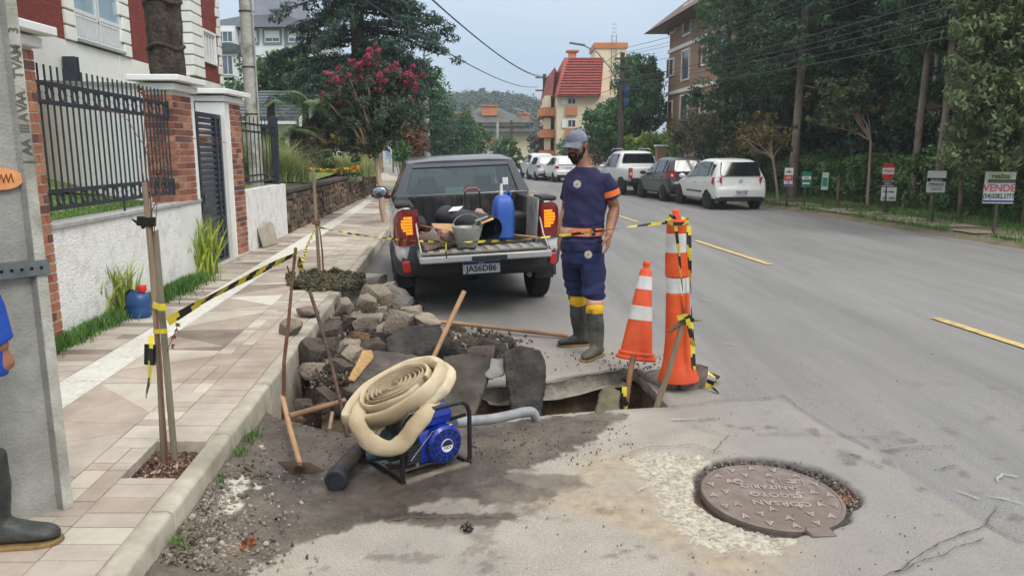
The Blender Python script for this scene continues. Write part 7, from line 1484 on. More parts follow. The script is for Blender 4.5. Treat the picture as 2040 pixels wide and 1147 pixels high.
# cap
cp_ = MB(); rr = []
for q in range(9):
    th = q/8*pi/2; rr.append([HM @ Vector((.090*cos(th)*cos(t),-.006+.107*cos(th)*sin(t),.040+.092*sin(th)+(0 if th > .1 else -.018*(sin(t) < 0)))) for t in np.linspace(0,2*pi,24,endpoint=False)])
cp_.loft(rr); cap_ = cp_.build('cap',CAPM,wk,W=True,smooth=True,angle=60)
cp_ = MB(); n = 14; up_ = [HM @ Vector((.086*cos(t),-.006+.103*sin(t),.042+.006)) for t in np.linspace(.30,pi-.30,n)]; fr_ = [HM @ Vector((.080*cos(t)*1.0,.066+.112*sin(t)**.8,.034-.020*abs(cos(t))**1.5+(.010*sin(t)-.016))) for t in np.linspace(.12,pi-.12,n)]
cp_.add(up_+fr_+[v+HM.to_3x3() @ Vector((0,0,-.006)) for v in up_+fr_],[(i,i+1,n+i+1,n+i) for i in range(n-1)]+[(2*n+i,3*n+i,3*n+i+1,2*n+i+1) for i in range(n-1)]+[(n+i,n+i+1,3*n+i+1,3*n+i) for i in range(n-1)]); cp_.build('visor',CAPM,cap_,W=True,smooth=True,angle=60)
cp_ = MB(); cp_.tube([HM @ Vector((.0915*cos(t),-.006+.1085*sin(t),.037)) for t in np.linspace(0,2*pi,24,endpoint=False)],.004,5,closed=True); hb(cp_,(0,-.006,.134),(.008,.008,.005)); cp_.build('cap_seam',mat('capdark',(62,68,92),(84,90,112),sc=20,rough=.9),cap_,W=True,smooth=True,kind='stuff')
# shirt
sh = MB(); R_ = []
for (px,py),w,d in (((1159,497),.190,.150),((1159,480),.188,.148),((1160,462),.176,.142),((1162,445),.185,.150),((1163,425),.182,.148),((1166,400),.192,.15),((1168,378),.205,.148),((1169,360),.212,.128),((1169,347),.180,.10),((1168,338),.115,.088),((1167,333),.085,.082)): R_.append(ering(P_(px,py),w,d,28,yawT))
sh.loft(R_)
for S,E_ in ((SHL,ELL),(SHR,ELR)):
    e2 = S.lerp(E_,.66); sh.tube([S+Vector((0,0,-.035))+(P_(1168,356)-S)*.4,S+Vector((0,0,-.022)),S.lerp(E_,.3),e2],[.075,.080,.080,.074],16)
def wrk(co):
    return .011*mnoise.noise(Vector((co.x*6,co.y*6,co.z*9+co.x*7)))+.008*mnoise.noise(Vector((co.x*16+co.z*12,co.y*16,co.z*9)))*(1 if co.z < 1.35 else .5)+(.006*sin(co.z*95+mnoise.noise(co*6)*5) if .95 < co.z < 1.12 else 0)
remesh(sh,'shirt',NAVY,wk,.008,3,.5,disp=wrk,W=True)
def bandring(nm,c0,c1,w0,d0,w1,d1,m,yaw=0,seg=2,tilt=(0,0)):
    mb = MB(); mb.loft([ering(c0,w0,d0,28,yaw,tilt),ering(c0.lerp(c1,.5),(w0+w1)/2+.004,(d0+d1)/2+.004,28,yaw,tilt),ering(c1,w1,d1,28,yaw,tilt)]); return mb.build(nm,m,wk,W=True,smooth=True,angle=60)
bandring('waist_band',P_(1160,467),P_(1160,452),.192,.157,.192,.157,ORW,yawT)
M = frame_M((P_(1183,461,6.24)),(1,0,0),(0,0,1)); mb = MB(); mb.box((0,0,0),(.028,.075,.01),M=M); mb.build('band_loop',NAVY,wk,W=True)
d_ = (ELL-SHL).normalized(); mb = MB(); mb.tube([SHL+d_*.100,SHL+d_*.125,SHL+d_*.150],[.0835,.085,.083],20,cap=False); mb.build('sleeve_band',ORB,wk,W=True,smooth=True,angle=60)
def badge(px,py,r_,Y,nm):
    c = P_(px,py,Y); N_ = Vector((-.25,-.95,.05)); M = frame_M(c,(.95,-.25,0),(0,-.03,1)); mb = MB(); n = 28
    mb.lathe([(.001,0),(r_*.78,0),(r_*.78,.004),(.001,.005)],n,M=M,cap=False); b_ = mb.build('badge',BADGE,wk,W=True)
    mb = MB()
    for k in range(14): a = 2*pi*k/14; mb.box((r_*.86*cos(a),r_*.86*sin(a),.002),(r_*.26,r_*.16,.004),rot=(0,0,a),M=M)
    mb.build('badge_rays',BADGE,b_,W=True,kind='stuff'); mb = MB(); mb.lathe([(r_*.34,.0045),(r_*.34,.007),(r_*.10,.007),(r_*.10,.0045)],14,M=M,cap=False); mb.box((0,0,.006),(r_*.25,r_*.5,.004),M=M); mb.build('badge_emblem',BADY,b_,W=True); mb = MB(); mb.tube([M @ Vector((r_*.56*cos(a),r_*.56*sin(a),.0055)) for a in np.linspace(0,2*pi,20,endpoint=False)],r_*.045,4,closed=True); mb.build('badge_ring',NAVY,b_,W=True)
badge(1150,367,.034,6.245,'chest')
badge(1172,507,.034,6.195,'thigh')
# trousers
tr_ = MB(); tr_.loft([ering(P_(1159,480),.172,.135,24,yawT),ering(P_(1159,500),.180,.142,24,yawT),ering(P_(1159,520),.172,.138,24,yawT),ering(P_(1160,532),.135,.11,24,yawT)])
for H_,K_,A_,ww_ in ((HPL,KNL,ANL,1),(HPR,KNR,ANR,.96)):
    k2 = K_.lerp(A_,.03); up = H_+Vector((0,0,.06)); tr_.tube([up,H_.lerp(K_,.2),H_.lerp(K_,.5),H_.lerp(K_,.8),k2+Vector((0,0,.03)),k2],[.10*ww_,.108*ww_,.102*ww_,.098*ww_,.098*ww_,.080*ww_],18)
remesh(tr_,'trousers',NAVP,wk,.008,3,.5,disp=lambda co: .013*mnoise.noise(Vector((co.x*8,co.y*8,co.z*12)))+.007*sin(co.z*70+4*mnoise.noise(co*7))*(1 if co.z < .62 else .25),W=True)
for K_,A_,t0,t1,rr_,m_,nm in ((KNL,ANL,.02,.17,.073,ORW,'leg_band'),(KNL,ANL,.15,.34,.073,YEL,'boot_cuff'),(KNR,ANR,.02,.24,.072,YEL,'boot_cuff')):
    a,b_ = K_.lerp(A_,t0),K_.lerp(A_,t1); mb = MB(); mb.tube([a,a.lerp(b_,.3),a.lerp(b_,.7),b_],[rr_*.94,rr_*1.04,rr_*1.05,rr_*.92],20); o = mb.build(nm,m_,wk,W=True,smooth=True,angle=60)
g1,g2 = G(1187,700),G(1158,682)
boot(wk,(ANL.x+.005,ANL.y,0),(-.62,-.78),KNL.lerp(ANL,.30),1.0); boot(wk,(ANR.x,ANR.y,0),(-.98,-.20),KNR.lerp(ANR,.22),1.0)
mb = MB(); mb.box(KNL.lerp(ANL,.25)+Vector((-.04,-.065,0)),(.03,.02,.03)); mb.box(KNR.lerp(ANR,.06)+Vector((-.07,-.02,0)),(.03,.02,.04)); mb.build('cuff_knots',mat('knot',(120,96,40),(150,120,60)),wk,W=True,kind='stuff')
# ---- the man half out of the frame on the left
p2_ = thing('person','man in a blue shirt and black rubber boots standing cut off at the left edge','person',(-2.02,2.66,.15)); BLS = mat('blueshirt',(26,66,158),(40,84,180),sc=6,rough=.85,bump=.2,bsc=80)
def Q_(px,py,Y): return A(px,py,Y)
cx0,cy0 = -2.17,2.62; bm_ = MB(); bm_.loft([ering((cx0,cy0,z),w,d,18) for z,w,d in ((.92,.15,.11),(1.05,.15,.12),(1.3,.16,.12),(1.45,.15,.10),(1.52,.07,.07))]); bm_.tube([(cx0,cy0,1.48),(cx0,cy0,1.64)],.058,12); bm_.ball((cx0,cy0+.02,1.74),(.078,.098,.118),16,12); bm_.ball((cx0,cy0+.115,1.72),(.013,.02,.02),8,6); bm_.ball((cx0,cy0+.09,1.66),(.03,.02,.02),8,6)
for sg in (-1,1): bm_.ball((cx0+sg*.08,cy0,1.73),(.012,.02,.03),8,6)
wrR = Q_(2,694,2.70); shR = Vector((cx0+.20,cy0,1.43)); elR = Vector((wrR.x-.03,wrR.y-.03,1.14))
bm_.tube([shR,elR,wrR],[.055,.045,.030],12); hand(bm_,wrR,(.22,.12,-1),(-.9,.3,.1),.72,1.1,-1)
bm_.tube([(cx0-.2,cy0,1.43),(cx0-.24,cy0,1.14),(cx0-.22,cy0+.05,.88)],[.055,.045,.03],12); hand(bm_,(cx0-.22,cy0+.05,.88),(0,.1,-1),(.9,.2,0),1,.8,1)
b0 = G(30,1090,.15); AR = Vector((b0.x-.075,b0.y+.0,.15));
bm_.tube([(cx0+.09,cy0,.93),(cx0+.115,cy0+.01,.6),(AR.x,AR.y,.24)],[.085,.06,.045],12); bm_.tube([(cx0-.09,cy0,.93),(cx0-.10,cy0,.6),(cx0-.11,cy0,.24)],[.085,.06,.045],12)
remesh(bm_,'body',SKIN,p2_,.007,3,.5,W=True)
s2 = MB(); s2.loft([ering((cx0,cy0,z),w,d,20) for z,w,d in ((.82,.19,.14),(1.0,.18,.135),(1.25,.185,.14),(1.42,.18,.12),(1.5,.10,.09))]); s2.tube([shR,elR,wrR+Vector((0,0,.02))],[.075,.068,.05],14); s2.tube([(cx0-.2,cy0,1.43),(cx0-.24,cy0,1.14),(cx0-.22,cy0+.05,.95)],[.075,.065,.055],14)
s2.tube([wrR+Vector((-.035,-.01,.17)),wrR+Vector((-.045,-.01,-.10))],[.055,.058],14)
remesh(s2,'shirt',BLS,p2_,.010,3,.5,disp=lambda co: .008*mnoise.noise(co*9),W=True)
t2_ = MB(); t2_.loft([ering((cx0,cy0,z),w,d,18) for z,w,d in ((1.0,.16,.12),(.9,.17,.13),(.82,.15,.12))]); t2_.tube([(cx0+.09,cy0,.93),(cx0+.12,cy0+.01,.6),(AR.x-.01,AR.y,.42)],[.098,.085,.07],14); t2_.tube([(cx0-.09,cy0,.93),(cx0-.10,cy0,.6),(cx0-.11,cy0,.42)],[.098,.085,.07],14); remesh(t2_,'trousers',mat('darktrousers',(26,28,36),(42,44,54),sc=8,rough=.9),p2_,.011,3,.5,disp=lambda co: .008*mnoise.noise(co*11),W=True)
boot(p2_,AR,(.97,.22),(AR.x-.012,AR.y,.55),1.12,rtop=.075); boot(p2_,(cx0-.11,cy0,.15),(.7,.6),(cx0-.11,cy0,.55),1.08)
mb = MB(); mb.ball((cx0,cy0+.0,1.80),(.084,.102,.085),16,10); mb.build('hair',HAIR,p2_,W=True,smooth=True)
# ================================================ THE WORK SITE
# manhole cover
IRONR = mat('castiron',(106,94,87),(140,127,119),sc=9,rough=.55,bump=.35,bsc=90,metal=.25,c3=(116,102,92)); IRONH = mat('castironhi',(138,128,121),(170,161,154),sc=12,rough=.5,metal=.25)
mc = thing('manhole_cover','round brown cast iron manhole cover with raised letters and triangle studs','manhole cover',(MH.x,MH.y,.014),0,rx=radians(2.2),ry=radians(1.2)); RMH = .345
mb = MB(); mb.lathe([(.001,-.05),(RMH-.004,-.05),(RMH,-.04),(RMH,-.003),(RMH-.006,0),(RMH-.018,0),(RMH-.020,-.004),(RMH-.028,-.004),(.001,-.004)],72,cap=False); mb.build('cover_disc',IRONR,mc,smooth=True,angle=25)
rg = random.Random(2); stud = []
for ring_,n_,ro in ((.295,16,.1),(.225,11,.3),(.150,6,.2)):
    for k in range(n_):
        a = 2*pi*(k+ro)/n_; x,y = ring_*cos(a),ring_*sin(a)
        if abs(x+.02) < .155 and -.10 < y < .12: continue
        rot = a*3+k*1.3; mb = MB(); Mx = Matrix.Translation((x,y,-.003)) @ Matrix.Rotation(pi if k % 2 else 0,4,'Z') @ Matrix.Rotation(.15*sin(k*2.1),4,'Z')
        s_ = .021; mb.ext([Mx @ Vector(v) for v in ((-s_,-s_*.9,0),(-s_*.55,-s_*.9,0),(0,s_*.45,0),(s_*.55,-s_*.9,0),(s_,-s_*.9,0),(0,s_*1.25,0))],(0,0,.0045)); mb.ext([Mx @ Vector(v) for v in ((-s_*.4,-s_*.55,0),(s_*.4,-s_*.55,0),(0,s_*.1,0))],(0,0,.006)); mb.build('stud',IRONH,mc)
for s_,y,sz in (('CORSAN',-.085,.062),('ESGOTO',.0,.058),('SANITÁRIO',.085,.052)):
    mb = MB(); text_mb(mb,s_,sz,Matrix.Translation((.02,y,-.001)) @ Matrix.Rotation(pi-.06,4,'Z'),.006,bold=.022,sx=1.15); mb.build('raised_letters',IRONH,mc,kind='stuff')
mb = MB(); mb.lathe([(.013,-.003),(.013,-.001),(.028,-.001),(.028,.004),(.022,.004),(.018,-.003)],16,M=Matrix.Translation((-.13,.135,0)),cap=False); mb.build('keyhole',IRONH,mc)
mb = MB(); Mx = Matrix.Translation((.15,.14,-.002)) @ Matrix.Rotation(-.15,4,'Z')
for c_,d_ in (((0,.032,0),(.12,.004,.006)),((0,-.032,0),(.12,.004,.006)),((.058,0,0),(.004,.062,.006)),((-.058,0,0),(.004,.062,.006)),((0,0,0),(.05,.012,.006))): mb.box(c_,d_,M=Mx)
mb.build('name_panel',IRONH,mc)
mb = MB(); mb.lathe([(.385,-.10),(.385,-.030),(.350,-.030),(.350,-.055),(.0,-.055),(0,-.10)],64,M=Matrix.Translation((MH.x,MH.y,0)),cap=False); structure(mb.build('manhole_frame',mat('rustyiron',(62,50,44),(104,78,60),sc=14,rough=.9,bump=.5)))
mb = MB(); mb.box((MH.x+.10,MH.y-.365,-.004),(.12,.07,.03),rot=(0,.05,.12)); tag(mb.build('iron_lug',IRONR,bevel=.006),'small iron lug block at the near rim of the manhole cover','lug')
# traffic cones
ORC = mat('coneorange',(206,74,30),(226,92,44),sc=9,rough=.5,c3=(188,70,36)); REFW = mat('conewhite',(196,196,194),(220,220,218),sc=10,rough=.4,c3=(170,168,164))
def cone(label,b_,t_,prof,bands,h,extra=None):
    b_,t_ = Vector(b_),Vector(t_); ax = (t_-b_).normalized(); e1 = Vector((1,0,0)); e1 = (e1-ax*e1.dot(ax)).normalized(); e2 = ax.cross(e1); M = Matrix(((e1.x,e2.x,ax.x,b_.x),(e1.y,e2.y,ax.y,b_.y),(e1.z,e2.z,ax.z,b_.z),(0,0,0,1)))
    c_ = thing('traffic_cone',label,'traffic cone',b_); mb = MB(); mb.lathe(prof,36,M=M,cap=False); mb.build('cone_body',ORC,c_,W=True,smooth=True,angle=28)
    def rad(z):
        for (r0,z0),(r1,z1) in zip(prof[:-1],prof[1:]):
            if z1 > z0 and z0 <= z <= z1: r = r0+(r1-r0)*(z-z0)/(z1-z0)
        return r
    for z0,z1 in bands: mb = MB(); mb.lathe([(rad(z0)-.002,z0),(rad(z0)+.0022,z0+.001),(rad(z1)+.0022,z1-.001),(rad(z1)-.002,z1)],36,M=M,cap=False); mb.build('reflective_band',REFW,c_,W=True,smooth=True,angle=40)
    return c_,M
h1 = (A(1289,520,5.80)-A(1266,715,5.68)).length
c1,M1 = cone('tilted orange cone with two white bands standing over a stick by the hole',A(1266,715,5.68),A(1289,520,5.80),[(.001,.004),(.156,0),(.158,.014),(.150,.026),(.138,.030),(.140,.052),(.132,.060),(.123,.066),(.118,.10),(.045,h1*.90),(.040,h1*.91),(.026,h1*.925),(.024,h1*.955),(.030,h1*.96),(.029,h1*.985),(.020,h1),(.001,h1)],((h1*.40,h1*.545),(h1*.71,h1*.845)),h1)
h2 = A(1349,438,5.32).z
c2b = A(1351,752,5.32); c2b.z = .07; c2t = A(1349,438,5.34); h2 = (c2t-c2b).length
c2,M2 = cone('tall orange and white channelizer cone tied with barrier tape beside the hole',c2b,c2t,[(.001,.0),(.150,0),(.150,.006),(.118,.10),(.106,.155),(.0925,.30),(.083,h2*.545),(.079,h2*.55),(.078,h2*.655),(.088,h2*.66),(.086,h2*.80),(.078,h2*.802),(.075,h2*.925),(.077,h2*.93),(.072,h2*.985),(.066,h2),(.03,h2+.002),(.001,h2)],((h2*.555,h2*.65),(h2*.805,h2*.92)),h2)
mb = MB(); mb.box((-.005,0,h2+.035),(.045,.03,.085),rot=(0,-.22,0),M=M2); mb.build('top_handle',ORC,c2,W=True,bevel=.010)
mb = MB(); p = G(1345,757,.03); mb.M = Matrix.Translation((p.x-.01,p.y+.06,.034)) @ Matrix.Rotation(.5,4,'Z'); mb.loft([[(a*w,b_*w,z) for a,b_ in ((-1,-.75),(-.75,-1),(.75,-1),(1,-.75),(1,.75),(.75,1),(-.75,1),(-1,.75))] for z,w in ((-.034,.165),(-.01,.17),(.02,.16),(.035,.135))]); tag(mb.build('cone_base',mat('greyrubber',(98,94,88),(136,130,120),sc=9,rough=.85,bump=.2),bevel=.01),'square grey rubber weight under the tall orange cone','cone base')
# distant fallen cone by the mirror
b_ = G(748,392,.22); b_.z = .24
cf,MF = cone('small orange cone lying on the far sidewalk beside the pickup mirror',b_+Vector((.42,-.25,.03)),b_+Vector((-.25,.2,-.0)),[(.001,0),(.17,0),(.17,.04),(.13,.06),(.10,.3),(.05,.68),(.001,.7)],((.30,.42),),.7)
# stakes, sticks, handles, bars
WOOD = mat('stakewood',(112,96,80),(154,134,112),sc=5,rough=.85,bump=.4,bsc=40,stretch=(1,1,.18),c3=(84,74,62)); WOODL = mat('handlewood',(146,112,82),(182,146,112),sc=4,rough=.7,stretch=(1,1,.25),bump=.15,c3=(122,94,70)); TWIG = mat('twig',(96,66,50),(132,96,72),sc=9,rough=.9,bump=.3)
def rod(name,label,pts,r,m,cat,n=8,group=None,**k):
    mb = MB(); mb.tube(pts,r,n,**k); return tag(mb.build(name,m,smooth=True,angle=60),label,cat,group)
pb = G(333,922,.10); Ys = pb.y
sa = A(288,363,Ys-.02); rod('wooden_stake','tall round wooden stake in the near tree pit with a black rubber tie',[pb+Vector((-.02,0,-.05)),pb.lerp(sa,.35),pb.lerp(sa,.7)+Vector((.004,0,0)),sa],[.0150,.0145,.014,.0135],WOOD,'stake',10)
sb = A(315,468,Ys+.03); pb2 = G(343,915,.10); mb = MB(); d_ = (sb-pb2).normalized(); M = frame_M((sb+pb2)/2,(.95,.3,0),d_); mb.box((0,0,0),(.031,(sb-pb2).length+.06,.02),M=M); q = len(mb.v); mb.v = [tuple(Vector(v)+(Vector((0,0,-.02)) if i in (3,7) else Vector((0,0,0)))) for i,v in enumerate(mb.v)]; tag(mb.build('wooden_stake',mat('stakegrey',(112,104,90),(148,140,122),sc=5,rough=.85,bump=.4,stretch=(1,1,.2),c3=(98,96,74)),bevel=.003),'shorter flat grey stake with a slanted top in the near tree pit','stake')
# sapling with red twigs
sp = thing('sapling','leafless young sapling with thin reddish twigs tied between the two near stakes','sapling',pb); mb = MB(); AP = lambda px,py,dy=0: A(px,py,Ys+dy)
mb.tube([pb+Vector((.01,-.01,-.03)),AP(322,760,-.03),AP(312,620,-.02),AP(306,500),AP(302,430),AP(299,380),AP(297,330)],[.005,.005,.0045,.0042,.004,.0035,.003],6)
for P in ([(299,400),(308,350),(318,310),(322,270)],[(297,350),(294,310),(288,290),(274,272),(255,240),(235,226),(200,215)],[(288,290),(288,230),(284,180)],[(297,340),(310,285),(330,262),(352,240)],[(297,330),(296,310),(318,295),(352,280),(400,275),(452,285)],[(302,420),(318,390),(322,340),(330,300),(338,268)],[(299,380),(292,350),(290,300),(297,265),(306,235)],[(322,340),(345,320),(370,298)],[(306,470),(311,430),(313,395),(326,370)],[(303,440),(300,400),(289,370),(278,310)]):
    mb.tube([AP(*p,dy=-.02+.05*mnoise.noise(Vector((p[0]*.1,p[1]*.1,0)))) for p in P],[.0027-(.0015*i/len(P)) for i in range(len(P))],5)
mb.tube([AP(332,700),AP(350,660),AP(354,645)],.0022,4); mb.build('twigs',mat('redtwig',(98,62,52),(132,92,76),sc=12,rough=.8),sp,W=True,smooth=True)
g = np.random.RandomState(4); cl = [tuple(AP(px,py))+(.012,) for px,py in ((354,646),(352,658),(346,672),(400,262),(404,280),(278,176),(320,345),(286,184),(310,345),(344,690),(412,279),(275,30+150))]; crown('dry_leaves',mat('dryleaf',(104,52,38),(140,84,56)),sp,cl,3,size=.012,dens=7)
mb = MB(); q = AP(292,441,-.01); mb.box(q,(.075,.05,.045),rot=(0,.1,0)); mb.tube([q,AP(275,445,-.03),AP(262,436,-.04)],[.018,.012,.003],5); mb.tube([q,AP(283,455,-.03)],[.016,.009],5); tag(mb.build('rubber_tie',RUB,bevel=.01),'black rubber tie strapped round the tall stake near its top','tie')
mb = MB(); q = AP(299,706,-.05); mb.box(q,(.055,.012,.11),rot=(.1,.12,.2)); tag(mb.build('rubber_flap',RUB,bevel=.004),'black rubber flap hanging on the stakes below the yellow wraps','flap')
# barrier tape
TY = mat('tapeyellow',(200,180,40),(222,204,70),sc=9,rough=.45,spec=.5); TB_ = mat('tapeblack',(36,36,32),(50,50,44),sc=9,rough=.4)
def tape(label,pts,w,twist=1.0,seed=0,ph=0,up=(0,0,1),seg=.022,sl=.085,group='black and yellow barrier tape'):
    P = [Vector(p) for p in pts]; Ls = [0]
    for a,b_ in zip(P[:-1],P[1:]): Ls.append(Ls[-1]+(b_-a).length)
    T = Ls[-1]; n = max(4,int(T/seg)); U = Vector(up); mb = MB(); prev = None
    for i in range(n+1):
        s = T*i/n; k = 0
        while k < len(P)-2 and s > Ls[k+1]: k += 1
        p = P[k].lerp(P[k+1],(s-Ls[k])/(Ls[k+1]-Ls[k]+1e-9)); d = (P[k+1]-P[k]).normalized(); a0 = (U-d*U.dot(d)).normalized(); b0 = d.cross(a0); a = ph+twist*s*2.2+.5*mnoise.noise(Vector((s*2,seed,0)))
        v = (a0*cos(a)+b0*sin(a))*w/2; row = [p+v,p+v*.33+Vector((0,0,.001)),p-v*.33,p-v];
        if prev:
            for j in range(3): mb.cur = int((s+(j*w*.33))/sl) % 2; mb.add([prev[j],prev[j+1],row[j+1],row[j]],[(0,1,2,3)])
        prev = row
    return tag(mb.build('barrier_tape',[TY,TB_]),label,'barrier tape',group)
S1 = A(592,505,4.62)
tape('barrier tape running from the near stakes up to the twig on the kerb',[AP(334,641),A(400,602,3.85),A(480,560,4.15),A(550,524,4.45),S1],.052,.25,1,ph=.25)
tape('yellow tape wrapped round both near stakes, upper wrap',[AP(304,606,-.03),AP(318,612,-.045),AP(332,612,-.03),AP(330,611,.04),AP(303,607,.04)],.036,0,2,sl=.3)
tape('yellow tape wrapped round both near stakes, lower wrap',[AP(306,660,-.03),AP(318,660,-.045),AP(334,659,-.03),AP(330,659,.04),AP(305,659,.04)],.024,0,3,sl=.3)
tape('loose tape end dangling below the rubber flap',[AP(302,668,-.04),AP(299,690,-.07),AP(300,730,-.06),AP(297,760,-.06),AP(290,792,-.05)],.03,1.2,4,up=(1,0,0))
S2 = A(631,452,9.25); tape('thin twisted tape running from the twig on the kerb to the far stake',[A(594,512,4.62),A(600,540,5.0),A(612,492,6.6),S2],.035,2.2,5)
tape('long tape stretched from the far stake past the pickup and worker to the tall cone',[S2,A(700,466,8.7),A(780,476,8.0),A(850,481,7.25),A(940,482,6.7),A(1030,478,6.2),A(1110,470,5.92),A(1180,462,5.75),A(1260,451,5.5),A(1330,443,5.33)],.022,1.6,6,sl=.10)
tape('tape end dangling in front of the bucket',[A(889,484,7.2),A(888,500,7.2),A(890,515,7.2)],.012,.5,61,up=(1,0,0))
C2 = lambda px,py,dy=0: A(px,py,5.23+dy)
tape('tape hanging down the front of the tall cone',[C2(1345,442),C2(1352,500),C2(1358,560),C2(1364,620),C2(1370,650)],.022,1.4,7,up=(1,0,0))
tape('tape hanging down the right side of the tall cone to its foot',[C2(1372,450,.05),C2(1374,520,.02),C2(1377,600,.0),C2(1379,670,-.04),C2(1382,735,-.06)],.032,1.6,8,up=(1,0,0))
tape('tape wound round the top of the tall cone',[C2(1330,442,.05),C2(1340,446,-.01),C2(1360,446,-.02),C2(1373,440,.05),C2(1365,436,.2),C2(1340,436,.2),C2(1328,441,.08)],.026,.6,9)
tape('crumpled tape knot sticking up at the top of the tall cone',[C2(1333,436,0),C2(1328,428,.02),C2(1340,430,.0),C2(1346,436,0)],.022,3,10)
q = G(1400,745,.02); tape('crumpled tape lying on the road right of the broken concrete lump',[C2(1382,735,.0),G(1392,748,.05),G(1412,742,.07),G(1432,752,.03),G(1425,765,.01),G(1400,758,.02)],.045,2.2,11)
tape('short curl of tape beside the concrete lump',[G(1406,766,.04),G(1418,770,.03),G(1432,782,.01)],.034,1.5,12)
# sticks
R1 = G(1309,812,.0); R2 = A(1364,632,5.0); st_ = thing('wooden_post','weathered wooden stick with a rag knot leaning on the hole edge before the tall cone','post',R1); mb = MB(); mb.tube([R1+Vector((-.02,.03,-.08)),R1.lerp(R2,.4)+Vector((.004,0,0)),R2],[.022,.020,.018],9); mb.build('shaft',WOOD,st_,W=True,smooth=True)
mb = MB(); mb.rock(R2+Vector((0,0,-.01)),(.055,.05,.09),4,.5,cut=False); mb.tube([R2,A(1345,652,4.98),A(1333,660,4.97)],[.02,.017,.013],7); mb.build('rag_knot',mat('rag',(84,66,50),(118,96,74),sc=30,rough=.95,bump=.5),st_,W=True,smooth=True)
tape('tape knotted round the rag top of the leaning stick',[A(1350,634,4.95),A(1368,628,4.93),A(1382,640,4.95),A(1400,638,4.97)],.035,2,13); tape('tape tail fluttering below the knot of the leaning stick',[A(1370,635,4.94),A(1376,665,4.95),A(1383,690,4.97)],.03,1.5,14,up=(1,0,0))
Q1,Q2 = A(1262,710,5.55),A(1244,786,5.15); rod('wooden_post','brown wooden stick under the tilted cone reaching down into the hole',[Q1,Q1.lerp(Q2,.5)+Vector((.004,0,0)),Q2+Vector((0,0,-.25))],[.022,.022,.017],mat('wetwood',(92,66,46),(128,94,64),sc=6,rough=.7,stretch=(1,1,.3)),'post')
tape('green-stained tape hanging on the stick down in the hole',[A(1244,770,5.12),A(1243,795,5.1),A(1250,808,5.08),A(1246,820,5.07)],.035,2,15,up=(1,0,0))
K0 = G(560,795,.10); rod('twig_stake','thin bare twig stuck in at the kerb holding the barrier tape',[K0+Vector((0,0,-.25)),A(566,720,4.60),A(575,640,4.61),A(582,560,4.62),A(589,496,4.62)],[.014,.012,.011,.009,.010],TWIG,'twig',7)
tw = MB(); tw.tube([A(582,560,4.62),A(572,530,4.6)],[.006,.005],5); tw.ball(A(589,496,4.62),.012,8,5); tag(tw.build('twig_fork',TWIG,smooth=True),'short side fork of the twig that holds the tape','twig')
F0 = G(637,556,.12); rod('wooden_stake','thin upright stake standing in the far planted tree pit',[F0,A(630,440,F0.y),A(624,338,F0.y-.02)],[.022,.021,.020],WOOD,'stake')
f2s = MB(); f2s.tube([F0+Vector((.05,0,0)),A(642,500,F0.y),A(636,450,F0.y),A(626,430,F0.y),A(616,408,F0.y)],[.012,.011,.009,.007,.004],6); f2s.box(A(630,443,F0.y),(.09,.06,.05)); tag(f2s.build('sapling',TWIG,smooth=True),'crooked leafless sapling tied to the stake in the far planted pit','sapling')
# planted pit ground cover
g = np.random.RandomState(8); cl = []
for k in range(240):
    px,py = 575+150*g.rand(),545+36*g.rand();
    if ((px-645)/80)**2+((py-563)/20)**2 > 1.0: continue
    c = G(px,py,.15); cl.append((c.x,c.y,.16+.05*g.rand(),.05))
V,F,lv = leaves(cl,g,size=.016,dens=70,aspect=.6,up=.6); o = link('ground_cover',npmesh('ground_cover',V,F,{'lv': ('FACE',lv)}),leafmat('leaf_cover',(66,66,40),(124,110,78),hue=.5),None); tag(o,'low brownish-green ground cover in the far tree pit and over the kerb','ground cover',kind='stuff')
# rebar
rb0,rb1 = A(692,856,4.35),A(617,580,4.95); n = 90; rb0.z -= .05; P = [rb0.lerp(rb1,i/n)+Vector((.018*sin(pi*i/n),0,0)) for i in range(n+1)]; rod('ribbed_bar','rusty ribbed steel bar leaning up out of the rubble before the kerb',P,[.0135 if i % 2 else .0105 for i in range(n+1)],mat('rustbar',(62,48,42),(96,76,66),sc=20,rough=.7,metal=.2),'steel bar',8)
rod('shovel_handle','wooden tool handle sticking up from the middle of the rubble',[A(925,580,5.75),A(893,648,5.62),A(858,724,5.5)],[.020,.019,.018],WOODL,'handle'); bpy.data.objects['shovel_handle'].name = 'wooden_shaft'
rod('wooden_shaft','long wooden tool handle lying across the rubble towards the worker',[G(860,640,.14),G(905,643,.10),G(1010,655,.055),G(1131,669,.03)],[.018,.018,.019,.019],WOODL,'handle')
# hoe
he = thing('hoe','hoe with a wooden handle and a dark pointed blade lying against the kerb','hoe',G(598,930)); H0,H1 = G(598,925,.06),G(563,802,.10); mb = MB(); mb.tube([H0,H0.lerp(H1,.5),H1+Vector((0,0,.05))],[.014,.0155,.015],9); mb.build('shaft',WOODL,he,W=True,smooth=True)
STL = mat('toolsteel',(70,64,58),(112,104,94),sc=8,rough=.45,metal=.6,c3=(84,62,48)); mb = MB(); q = [G(552,921,.05),G(578,918,.065),G(620,923,.065),G(648,938,.045),G(628,944,.03),G(592,943,.012),G(570,936,.02)]; mb.ext(q,(0,0,.005)); mb.build('blade',STL,he,W=True,bevel=.002); mb = MB(); mb.tube([H0+Vector((0,0,.0)),H0+Vector((0,-.03,-.01))],[.02,.024],8); mb.build('socket',STL,he,W=True)
